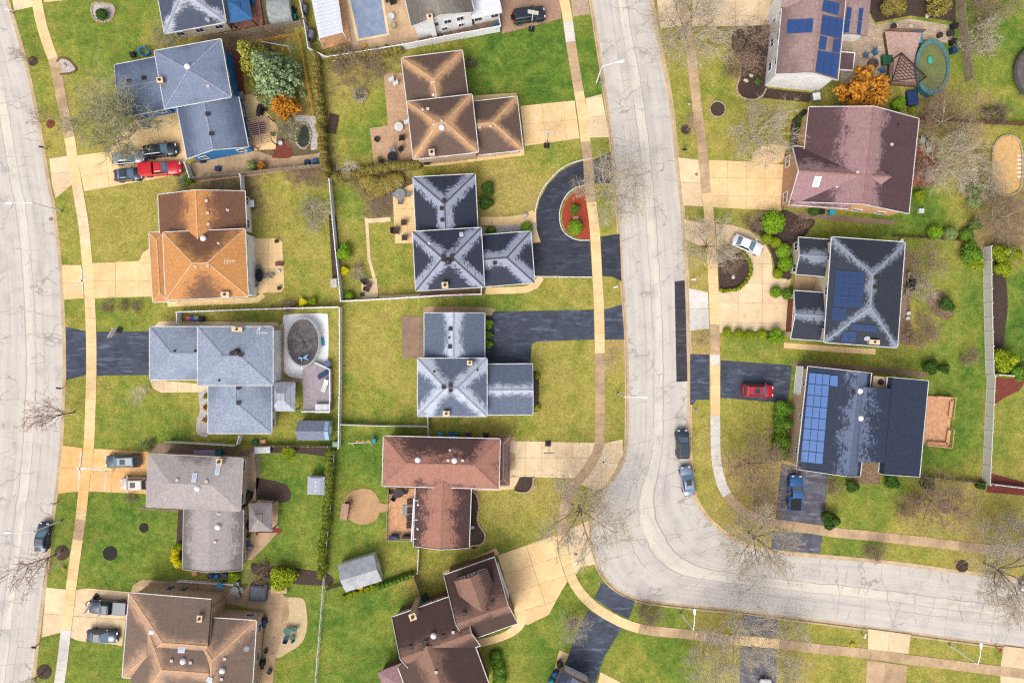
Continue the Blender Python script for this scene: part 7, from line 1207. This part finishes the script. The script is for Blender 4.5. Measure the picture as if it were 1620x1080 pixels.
table(632, 778, 0, .75, .65, M_iron, 'dark round table on the tan plank deck'); chair(625, 785, 60, M_black, 'black chair below left of the deck table'); chair(641, 776, 180, M_black, 'black chair right of the deck table'); chair(621, 776, 0, M_black, 'black chair left of the deck table'); chair(649, 792, 180, BKW, 'dark wicker seat on the plank deck, top', s=1.25); chair(649, 806, 180, BKW, 'dark wicker seat on the plank deck, second', s=1.25); chair(648, 818, 180, BKW, 'dark wicker seat on the plank deck, third', s=1.25); chair(648, 829, 180, BKW, 'dark wicker seat on the plank deck, lowest', s=1.25); table(643, 806, 0, .5, .75, GM, 'grey coffee table on the plank deck', False, .45)
table(374, 931, 0, .6, .6, GM, 'small round grey table beside the cluttered wall'); chair(383, 930, 180, GM, 'grey chair right of the small round grey table'); chair(377, 922, -90, GM, 'grey chair above the small round grey table'); chair(378, 940, 90, GM, 'grey chair below the small round grey table')
table(457, 995, 0, .6, .5, TEAL, 'teal play table on the gravel patch'); chair(467, 993, 180, TEAL, 'teal seat right of the play table'); chair(464, 1007, 120, TEAL, 'teal seat below the play table'); chair(454, 1008, 80, BIN['navy'], 'navy seat below left of the play table')
table(411, 206, 10, .9, .8, mat('dark_purple_table', (84, 76, 100), None, 2), 'dark table under the brown slatted pergola', False)
chair(1382, 86, -60, BLUP, 'blue chair upper right of the fire pit', s=1.15); chair(1368, 90, -20, BLUP, 'blue chair upper left of the fire pit', s=1.1); chair(1368, 114, 50, BLUP, 'blue chair lower left of the fire pit', s=1.1); chair(1393, 113, 120, BLUP, 'blue chair lower right of the fire pit', s=1.15); chair(1456, 224, -20, WH, 'white chair behind the mauve house, upper', s=1.2); chair(1466, 239, 20, WH, 'white chair behind the mauve house, lower', s=1.2); chair(1436, 436, 0, TC, 'tan lounge chair behind the dark solar house, upper', s=1.3); chair(1433, 462, 0, TC, 'tan lounge chair behind the dark solar house, lower', s=1.3)
T = thing('fire_pit', 'round stone fire pit among the blue chairs', 'fire pit', W(1380, 102)); mb = MB(); mb.lathe([(.75, 0), (.75, .4), (.45, .4), (.45, .12), (.001, .12)], 20); part(T, 'ring', mb, mat('dark_stone', (110, 96, 88), (80, 70, 64), 4))
T = thing('fire_pit', 'small round dark fire bowl on the paver patio', 'fire pit', W(597, 221)); mb = MB(); mb.lathe([(.38, 0), (.42, .3), (.34, .3), (.3, .1), (.001, .1)], 18); part(T, 'bowl', mb, M_iron)
def grill(x, y, a, label, m=None, s=1.0):
    m = m or M_black; T = thing('barbecue_grill', label, 'grill', W(x, y), math.radians(a), 'grills'); T.scale = (s, s, s); mb = MB(); mb.box(-.35, .35, -.28, .28, .05, .85); part(T, 'cabinet', mb, m); mb = MB(); k = 8; v = [(xx, .3 * math.cos(math.pi * i / k), .86 + .28 * math.sin(math.pi * i / k)) for xx in (-.4, .4) for i in range(k + 1)]; mb.add(v, [(i, i + 1, k + 2 + i, k + 1 + i) for i in range(k)] + [tuple(range(k, -1, -1)), tuple(range(k + 1, 2 * k + 2))]); part(T, 'lid', mb, m)
    for sg in (-1, 1): mb = MB(); mb.box(min(sg * .42, sg * .75), max(sg * .42, sg * .75), -.25, .25, .82, .86); part(T, 'side_shelf', mb, M_iron)
for r in [(397, 835 - 7, 90, 'black covered grill beside the brown gazebo, lower'), (397, 782, 80, 'black covered grill beside the brown gazebo, upper', M_black, 1.3), (1437, 449, 90, 'black covered grill between the two tan loungers', M_black, 1.3), (421, 980, 90, 'dark blue grill beside the brick corner', BIN['navy']), (418, 1045, 90, 'black grill at the bottom patio'), (1463, 226, 90, 'black kettle grill behind the mauve house'), (414, 178, 80, 'black covered grill above the slatted pergola', M_black, 1.2), (645, 846, 0, 'dark grill on the plank deck, right', M_black), (626, 846, 0, 'dark covered grill on the plank deck, left', BIN['navy'], 1.1), (622, 4, 20, 'dark grill at the top edge beside the rectangular pool', M_black, 1.3), (676, 258, 0, 'black covered grill below the brown hipped roof', M_black, 1.1), (485, 20, 80, 'grey covered grill between fence and patio cover', BIN['grey'], 1.2), (496, 60, 80, 'grey cabinet left of the patio cover end', BIN['grey'], 1.3)]: grill(*r)
def lounger(x, y, a, m, label):
    T = thing('sun_lounger', label, 'sun lounger', W(x, y, .8), math.radians(a)); mb = MB(); mb.box(-.9, .35, -.33, .33, .3, .36); part(T, 'seat', mb, m); mb = MB(); mb.add([(.35, -.33, .36), (.35, .33, .36), (.95, .33, .75), (.95, -.33, .75), (.35, -.33, .3), (.35, .33, .3), (.95, .33, .69), (.95, -.33, .69)], [(0, 1, 2, 3), (7, 6, 5, 4), (0, 4, 5, 1), (2, 6, 7, 3), (1, 5, 6, 2), (3, 7, 4, 0)]); part(T, 'backrest', mb, m)
    for sx in (-.8, .3):
        for sy in (-.28, .28): mb = MB(); mb.box(sx - .03, sx + .03, sy - .03, sy + .03, 0, .3); part(T, 'leg', mb, m)
lounger(515, 610, 70, WH, 'white sun lounger on the lilac grey deck'); lounger(513, 592, 30, BIN['navy'], 'navy sun lounger on the lilac grey deck')
def cbox(x, y, a, sx, sy, h, m, name, label, cat, lid=None, z=GZ):
    T = thing(name, label, cat, W(x, y, z), math.radians(a)); mb = MB(); mb.box(-sx, sx, -sy, sy, 0, h); part(T, 'body', mb, m); mb = MB(); mb.add([(-sx - .04, -sy - .04, h + .002), (sx + .04, -sy - .04, h + .002), (sx + .04, sy + .04, h + .002), (-sx - .04, sy + .04, h + .002), (-sx * .8, -sy * .8, h + .1), (sx * .8, -sy * .8, h + .1), (sx * .8, sy * .8, h + .1), (-sx * .8, sy * .8, h + .1)], [(4, 5, 6, 7), (0, 1, 5, 4), (1, 2, 6, 5), (2, 3, 7, 6), (3, 0, 4, 7), (3, 2, 1, 0)]); part(T, 'lid', mb, lid or m); return T
cbox(411, 935, -5, 1.2, 1.1, .8, mat('slate_cover', (82, 86, 98), (70, 74, 86), 2, .5), 'hot_tub', 'dark covered hot tub beside the cluttered wall', 'hot tub'); cbox(443, 930, 0, 1.1, .5, .5, WH, 'planter_box', 'white planter below the large yellow green shrub', 'planter', M_brickp); cbox(1449, 61, 5, .6, .9, .5, BIN['teal'], 'storage_box', 'teal covered box on the mauve deck', 'storage box', mat('teal_cover', (90, 160, 190), None, 2)); cbox(1401, 97, 5, .75, .65, .7, BIN['green'], 'storage_box', 'dark green storage box beside the pool deck', 'storage box'); cbox(328, 716, 2, 1.5, .5, 1.0, mat('lilac_cover', (176, 160, 182), None, 2), 'storage_box', 'long lilac covered box above the taupe roof', 'storage box'); cbox(348, 717, 2, .5, .5, .9, BIN['teal'], 'storage_box', 'dark teal box right of the lilac cover', 'storage box'); cbox(418, 710, 3, 1.1, .45, .8, BIN['blue'], 'storage_box', 'blue and white cart in the dark mulch strip', 'cart', WH); cbox(407, 662, 0, .5, .5, .8, M_iron, 'air_conditioner', 'dark air conditioner beside the light grey lower wing', 'air conditioner', M_metal); cbox(400, 324, 5, .45, .45, .9, M_metal, 'air_conditioner', 'pale air conditioner beside the orange roof', 'air conditioner', M_lampw); cbox(383, 155, 10, .5, .5, .9, M_metal, 'air_conditioner', 'grey air conditioner behind the blue house', 'air conditioner'); cbox(1288, 156, 10, .5, .5, .9, M_metal, 'air_conditioner', 'grey air conditioner below the solar house wall', 'air conditioner', M_lampw); cbox(232, 200, 5, .5, .4, .6, M_metal, 'utility_box', 'grey box beside the large bare shrub tree', 'utility box'); cbox(439, 155, 10, .6, .6, .4, TC, 'planter_box', 'x', 'planter') if False else None
cbox(527, 202 - 5, 80, 1.3, .6, .25, M_black, 'raised_bed', 'dark raised bed frame beside the olive hedge', 'raised bed', mat('bed_soil', (80, 66, 54), None, 3)); cbox(443, 418, 0, .5, .25, .45, M_brownw, 'planter_box', 'brown box at the patio edge of the orange roofed house', 'planter'); cbox(1393 + 47, 157, 5, .7, 1.0, .7, BIN['navy'], 'storage_box', 'blue tarp covered box below the oval pool', 'storage box'); cbox(530, 448, 5, .45, .6, .7, M_wood, 'raised_bed', 'small cluttered bed in the fence corner', 'raised bed', M_stone); cbox(405, 790 + 40, 0, .5, .9, .7, M_deck, 'garden_bench', 'tan cabinet beside the brown gazebo', 'cabinet') if False else None
for i, (x, y, m, lb) in enumerate([(300, 503, P_red, 'red storage tub in the cluttered corner beside the light grey roof'), (306, 504, BIN['blue'], 'blue storage tub in the cluttered corner beside the light grey roof'), (313, 503, GM, 'grey storage tub in the cluttered corner beside the light grey roof'), (321, 505, M_black, 'black storage tub in the cluttered corner beside the light grey roof'), (335, 909, BIN['navy'], 'navy tub along the cluttered taupe wall, left'), (344, 910, BIN['blue'], 'blue tub along the cluttered taupe wall, middle'), (358, 908, BIN['navy'], 'navy tub along the cluttered taupe wall, right'), (310, 905, M_deck, 'tan crate along the cluttered taupe wall'), (571, 926, G_yel if False else mat('yellow_plastic', (230, 180, 40), None, 2), 'yellow tub below the metal shed'), (582, 919, mat('yellow_plastic', (230, 180, 40), None, 2), 'second yellow tub below the metal shed'), (601, 913, WH, 'pale crate at the metal shed corner'), (560, 929, M_black, 'black tub below the metal shed'), (405, 698, BIN['green'], 'dark green cover beside the light grey lower wing'), (418, 698, M_deck, 'tan crate beside the light grey lower wing'), (500, 256, BIN['blue'], 'blue tub in the corner behind the blue house'), (487, 258, BIN['navy'], 'navy tub in the corner behind the blue house'), (401, 6, BIN['blue'], 'bright blue tarp bundle at the top edge'), (322, 255, M_black, 'black motor scooter cover below the blue wall'), (346, 268, BIN['navy'], 'navy pot on the tan strip behind the blue house'), (212, 88, M_black, 'black covered bundle left of the blue inflatable ring'), (1455, 352 - 18, WH, 'white bucket at the mauve house corner') ]): cbox(x, y, prng.uniform(-15, 15), .34, .3, .5, m, 'storage_tub', lb, 'tub')
# play things
T = framed(575, 697, 3, 'swing_set', 'small white framed swing set with bright seats above the round patio', 'swing set'); 
for x in (-1.3, 1.3):
    for sy in (-1, 1): mb = MB(); mb.bar((x, sy * .8, 0), (x, 0, 1.9), .06); part(T, 'leg', mb, WH)
mb = MB(); mb.bar((-1.8, 0, 1.92), (1.4, 0, 1.92), .07); part(T, 'top_beam', mb, WH)
for x, m in ((-.8, MC['yellow_plastic']), (0, mat('pink_plastic', (230, 130, 170), None, 2)), (.8, MC['yellow_plastic'])): mb = MB(); mb.box(x - .22, x + .22, -.12, .12, .5, .55); mb.bar((x - .2, 0, .55), (x - .2, 0, 1.9), .02); mb.bar((x + .2, 0, .55), (x + .2, 0, 1.9), .02); part(T, 'swing', mb, m)
mb = MB(); mb.box(1.45, 1.9, -.3, .3, .0, .9); part(T, 'slide', mb, BIN['cyan'])
T = framed(443, 80, -10, 'swing_set', 'white framed swing set beside the big spruce', 'swing set')
for x in (-1.9, 1.9):
    for sy in (-1, 1): mb = MB(); mb.bar((x, sy * .9, 0), (x, 0, 2.1), .09); part(T, 'leg', mb, WH)
mb = MB(); mb.bar((-2.0, 0, 2.12), (2.0, 0, 2.12), .1); part(T, 'top_beam', mb, WH)
for x in (-.8, .6): mb = MB(); mb.box(x - .25, x + .25, -.15, .15, .5, .56); mb.bar((x - .22, 0, .56), (x - .22, 0, 2.1), .02); mb.bar((x + .22, 0, .56), (x + .22, 0, 2.1), .02); part(T, 'swing', mb, MC['yellow_plastic'])
T = framed(550, 804, 80, 'bench_swing', 'brown bench swing on the round paver patio', 'bench'); mb = MB(); mb.box(-1.1, 1.1, -.35, .35, .42, .5); part(T, 'seat', mb, M_brownw); mb = MB(); mb.box(-1.1, 1.1, .3, .36, .5, 1.1); part(T, 'backrest', mb, M_brownw); mb = MB(); mb.box(-1.15, 1.15, -.5, .5, 1.85, 1.9); part(T, 'canopy', mb, mat('canopy_tan', (190, 150, 130), None, 2))
for x in (-1.15, 1.15): mb = MB(); mb.bar((x, -.5, 0), (x, 0, 1.85), .06); mb.bar((x, .5, 0), (x, 0, 1.85), .06); part(T, 'leg', mb, M_brownw)
T = framed(1645, 118, 0, 'trampoline', 'dark round trampoline cut off by the right edge', 'trampoline'); mb = MB(); mb.lathe([(3.9, .86), (.001, .84)], 32, cap=False); part(T, 'mat', mb, mat('trampoline_mat', (112, 104, 100), (92, 86, 84), 1.5)); mb = MB(); mb.lathe([(4.35, .8), (4.3, .9), (3.9, .9), (3.88, .84)], 32, cap=False); part(T, 'rim_pad', mb, mat('pad_grey', (84, 80, 80), None, 2))
for i in range(8): a = i * math.pi / 4; mb = MB(); mb.cyl((4.2 * math.cos(a), 4.2 * math.sin(a), 0), (4.2 * math.cos(a), 4.2 * math.sin(a), .8), .05, n=6); part(T, 'leg', mb, M_metal)
T = thing('pallet_planter', 'tan timber lying beside the sand pit', 'timber', W(1613, 262)); [mk('plank', *(lambda m: (m.v, m.f))((lambda m: (m.box(-.4, .5, -.1, .1, 0, .12, 0, Matrix.Translation((0, -1.6 + k * .6, 0))), m)[1])(MB())), M_white, T, None, True) for k in range(6)]
T = framed(843, 772, 15, 'garden_flag', 'pink ribbon flag at the corner bed of the red brown house', 'flag'); mb = MB(); mb.cyl((0, 0, 0), (0, 0, 1.0), .02, n=6); part(T, 'pole', mb, M_metal); mb = MB(); mb.add([(0, 0, 1.0), (.7, .25, .8), (.65, .45, .78), (0, .2, .98), (0, 0, .97), (.7, .25, .77), (.65, .45, .75), (0, .2, .95)], [(0, 1, 2, 3), (7, 6, 5, 4), (0, 4, 5, 1), (1, 5, 6, 2), (2, 6, 7, 3), (3, 7, 4, 0)]); part(T, 'cloth', mb, mat('pale_pink_cloth', (230, 190, 220), None, 2))
T = framed(1460, 602, 0, 'wood_crate', 'red crate', 'crate') if False else None
def hydrant(x, y, label):
    T = framed(x, y, 0, 'fire_hydrant', label, 'fire hydrant'); mb = MB(); mb.lathe([(.16, 0), (.16, .06), (.11, .08), (.11, .55), (.15, .57), (.13, .66), (.05, .74), (.001, .75)], 12); part(T, 'barrel', mb, P_red); mb = MB(); mb.cyl((-.2, 0, .42), (.2, 0, .42), .055, n=8); part(T, 'outlet', mb, P_red)
hydrant(1577, 1020 - 6, 'red fire hydrant near the bottom right corner') if False else None
T = framed(1347, 1018, 0, 'flower_clump', 'yellow flowers on the verge at the bottom right', 'flowers'); o = bpy.data.objects.new('blossom', leafy('loose')); COL.objects.link(o); o.parent = T; o.scale = (.4, .4, .3); set_mat(o, G_yel)
T = framed(102, 899, 0, 'flower_clump', 'yellow flowers beside the lower left street tree', 'flowers'); o = bpy.data.objects.new('blossom', leafy('loose')); COL.objects.link(o); o.parent = T; o.scale = (.35, .35, .3); set_mat(o, G_yel)

def edging(name, pts, sz, m, label, h=.2, closed=False, wd=None):
    """a border of single stones or blocks laid along a line"""
    c = resample(list(pts) + ([pts[0]] if closed else []), sz * PPM * 1.04); T = thing(name, label, 'edging', W(*c[0]))
    for i in range(len(c) - 1):
        p, q = W(*c[i]), W(*c[i + 1]); mb = MB(); d = q - p; mb.bar(p + d * .03 + np.array([0, 0, h * .4]), p + d * .97 + np.array([0, 0, h * .4]), (wd or sz * .55) * prng.uniform(.85, 1.1), h * prng.uniform(.9, 1.15)); mb.build('edging_stone', m, T)
EDG = mat('tan_edging_stone', (200, 178, 146), (164, 142, 114), 3, rnd=.25)
edging('stone_edging', [(1157, 50), (1155, 75), (1168, 95), (1171, 115), (1165, 140), (1172, 154), (1190, 159), (1205, 153), (1212, 140)], .5, EDG, 'curving stone edging of the dark bed beside the solar house')
edging('stone_edging', smooth_poly([(145, 20), (146, 8), (156, 5), (178, 8), (182, 20), (172, 34), (152, 33)]), .4, EDG, 'stone ring of the white bed in the top left lawn', .15, True)
edging('stone_edging', [(745, 775), (755, 783), (758, 800), (756, 825), (768, 846), (762, 860), (742, 863)], .45, EDG, 'pale stone edging of the bed at the red brown lower wing')
edging('stone_edging', [(814, 777), (832, 779), (842, 770), (844, 754)], .45, EDG, 'tan stone edging of the corner bed at the red brown driveway')
edging('stone_edging', smooth_poly([(1570, 235), (1580, 219), (1597, 215), (1611, 223), (1616, 245), (1615, 290), (1607, 305), (1590, 310), (1573, 301), (1568, 275)]), .5, EDG, 'block border of the oval sand pit', .25, True)
edging('kerb_edging', [(938, 250), (905, 258), (884, 270), (864, 291), (852, 313), (846, 338)], .8, M_concw, 'white kerb on the outer side of the curved driveway', .16, False, .16); edging('kerb_edging', [(926, 293), (909, 298), (896, 309), (887, 327), (885, 345), (889, 363), (900, 374), (915, 380), (933, 380)], .8, M_concw, 'white kerb around the red mulch island', .16, False, .16); edging('kerb_edging', [(846, 437.5), (937, 438.5)], .8, M_concw, 'white kerb below the curved black driveway', .14, False, .16)
edging('stone_edging', [(90, 98), (97, 92), (110, 96), (121, 110), (112, 116), (95, 118)], .4, mat('brown_edging', (140, 104, 80), (110, 80, 62), 3, rnd=.2), 'brown edging of the small stone bed by the left sidewalk', .15)
edging('stone_edging', [(1128 + 7 * math.cos(a) + 7, 173 + 12 * math.sin(a)) if False else (1135 + 12.5 * math.cos(a), 173 + 12.5 * math.sin(a)) for a in np.linspace(0, 6.28, 16)], .35, EDG, 'pale stones around the mulch ring below the stone edged bed', .15)
edging('log_edging', [(570 + 11 * math.cos(a), 150 + 11 * math.sin(a)) for a in np.linspace(0, 6.28, 9)], .95, M_wood, 'octagonal timber ring behind the brown hipped roof house', .2)
T = thing('awning', 'brown louvred awning with white frame on the solar house', 'awning', W(1338, 96)); q = [W(1326, 82, 2.7), W(1352, 84, 2.6), W(1349, 112, 2.6), W(1322, 110, 2.7)]
for a, b in zip(q, q[1:] + q[:1]): mb = MB(); mb.bar(a, b, .12, .14); mb.build('frame', M_white, T)
for k in range(12): t = (k + .5) / 12; mb = MB(); mb.bar(q[0] + (q[3] - q[0]) * t + (q[1] - q[0]) * .02, q[1] + (q[2] - q[1]) * t - (q[1] - q[0]) * .02, .2, .03); mb.build('slat', mat('awning_brown', (110, 86, 92), None, 2), T)
for p in (q[1], q[2]): mb = MB(); mb.box(p[0] - .06, p[0] + .06, p[1] - .06, p[1] + .06, GZ, 2.5); mb.build('post', M_white, T)
T = thing('inflatable_ring', 'blue inflatable ring leaning at the blue house corner', 'inflatable ring', W(231, 84)); mb = MB(); n = 18
v = [((.75 + .2 * math.cos(b)) * math.cos(a), (.75 + .2 * math.cos(b)) * math.sin(a) * .6, .5 + .2 * math.sin(b) + .3 * math.sin(a)) for a in np.linspace(0, 2 * math.pi, n + 1)[:-1] for b in np.linspace(0, 2 * math.pi, 9)[:-1]]
mb.add(v, [(i * 8 + j, i * 8 + (j + 1) % 8, ((i + 1) % n) * 8 + (j + 1) % 8, ((i + 1) % n) * 8 + j) for i in range(n) for j in range(8)]); part(T, 'ring', mb, BIN['blue'], True)

T = thing('pool_float', 'pale blue deflated float lying on the dark pool cover', 'pool float', W(481, 566, 1.5), .4); mb = MB()
for a, b, r in (((-.7, .3, 0), (0, 0, .05), .14), ((0, 0, .05), (.8, .25, 0), .16), ((.1, 0, .05), (.5, -.5, 0), .12), ((-.3, .15, 0), (-.5, -.3, 0), .1)): mb.cyl(a, b, r, r * .6, 8)
part(T, 'float', mb, mat('pale_blue_vinyl', (150, 200, 240), None, 2), True)
T = thing('pool_float', 'bright blue folded float on the white pad', 'pool float', W(511, 540), .2); mb = MB(); mb.box(-.2, .2, -.6, .6, 0, .15); mb.box(-.4, .1, .2, .45, .152, .25); part(T, 'float', mb, MC['bin_cyan'])
table(520, 575, 0, .5, .5, mat('slate_blue_top', (120, 140, 180), None, 2), 'small blue grey table on the white pad'); cbox(512, 645, 0, 1.0, .6, .6, GM, 'storage_box', 'grey deck box at the bottom of the lilac grey deck', 'storage box', WH, .8)
cbox(533, 701, 0, .35, .35, .9, mat('pale_green_plastic', (150, 180, 160), None, 2), 'utility_box', 'pale green utility box at the lower fence corner', 'utility box')
mb = MB(); [mb.add([(1.7, s_ * .05, 2.75), (2.25, s_ * .05, 2.75), (2.25, s_ * 1.3, 2.03), (1.7, s_ * 1.3, 2.03), (1.7, s_ * .05, 2.70), (2.25, s_ * .05, 2.70), (2.25, s_ * 1.3, 1.98), (1.7, s_ * 1.3, 1.98)], [(0, 1, 2, 3), (7, 6, 5, 4), (0, 4, 5, 1), (1, 5, 6, 2), (2, 6, 7, 3), (3, 7, 4, 0)]) for s_ in (-1, 1)]; part(SH1, 'roof_panel', mb, mat('pale_blue_panel', (160, 200, 226), None, 2))

def pot(x, y, r, label, m=None, leaf=None, z=GZ):
    T = thing('plant_pot', label, 'plant pot', W(x, y, z), 0, 'plant pots'); mb = MB(); mb.lathe([(r * .7, 0), (r, r * 1.5), (r * .9, r * 1.5), (r * .85, r * 1.3), (.001, r * 1.3)], 12); part(T, 'pot', mb, m or M_iron)
    if leaf: o = bpy.data.objects.new('plant', leafy('loose')); COL.objects.link(o); o.parent = T; o.location = (0, 0, r * .9); o.scale = (r * 1.1,) * 3; set_mat(o, leaf)
TC2 = mat('terracotta', (190, 116, 84), None, 3)
for a in [(439, 382, .3, 'dark pot at the upper right corner of the orange roofed patio'), (443, 456, .3, 'dark pot at the lower right corner of the orange roofed patio'), (442, 430, .25, 'white round pot on the orange roofed patio edge', WH), (574, 443, .3, 'dark pot at the upper corner of the small corner patio'), (574, 466, .3, 'dark pot at the lower corner of the small corner patio'), (601, 253, .3, 'flower pot at the lower left of the paver patio', TC2, G_mid), (611, 258, .3, 'pot of pale flowers on the paver patio', WH, G_grey), (383, 150 + 18, .3, 'round dark pot behind the blue house wall, upper'), (390, 240, .3, 'white ringed pot at the blue house corner', WH), (404, 268, .35, 'ring pot in the strip behind the blue house', TC2, G_mid), (445, 228, .35, 'pale stone pot on the red mulch mound', WH), (508, 246, .35, 'white pot at the hedge corner behind the blue house', WH), (1411, 44, .4, 'dark round pot in the rock garden, left'), (1484, 58, .4, 'dark pump cover beside the pool deck, right'), (1500, 55, .5, 'round black tub right of the oval pool'), (1409, 75, .55, 'cream cushioned round seat on the pool patio', TC), (393, 858, .4, 'blue grey pot behind the taupe house, upper', BLUP), (398, 866, .35, 'grey pot behind the taupe house, lower', GM), (395, 846, .3, 'terracotta pot behind the taupe house', TC2, G_mid), (422, 1028, .3, 'dark pot beside the brick corner grill'), (428, 1060, .35, 'dark round pot on the bottom patio'), (340, 952, .3, 'white pot at the brick corner of the bottom left house', WH), (255, 934, .35, 'white covered seat beside the bottom left house', WH), (578, 74, .25, 'yellow pot along the top white fence', MC['yellow_plastic']), (598, 78, .25, 'green pot along the top white fence, left', BIN['green'], G_mid), (612, 75, .25, 'green pot along the top white fence, right', BIN['green'], G_mid), (620, 30, .5, 'pale round pool side table, upper', WH), (623, 43, .4, 'tan round pool side stool, lower', TC), (1435, 496, .3, 'white pot on the rear walk of the dark solar house, upper', WH), (1434, 504, .3, 'white pot on the rear walk of the dark solar house, lower', WH), (1434, 528, .35, 'tan pot on the rear walk of the dark solar house', TC), (1424, 382, .3, 'small pale pot on the low dark fence', WH), (420, 175, .3, 'dark pot beside the covered grill behind the blue house'), (396, 222, .3, 'dark pot left of the slatted pergola'), (433, 214, .3, 'terracotta pot right of the slatted pergola', TC2, G_grey), (748, 833, .25, 'pale lantern in the red brown wing bed', WH)]: pot(*a)
T = thing('pergola_beam', 'long white beam along the edge of the red brown lower roof over the deck', 'beam', W(653, 820)); p, q = W(655, 788, 3.0), W(651, 855, 3.0); mb = MB(); mb.bar(p, q, .16, .2); mb.build('beam', M_white, T)
for t in (.05, .5, .95): s_ = p + (q - p) * t; mb = MB(); mb.box(s_[0] - .06, s_[0] + .06, s_[1] - .06, s_[1] + .06, .5, 2.9); mb.build('post', M_white, T); mb = MB(); mb.bar(s_, s_ + np.array([.7, 0, .1]), .08); mb.build('bracket', M_white, T)
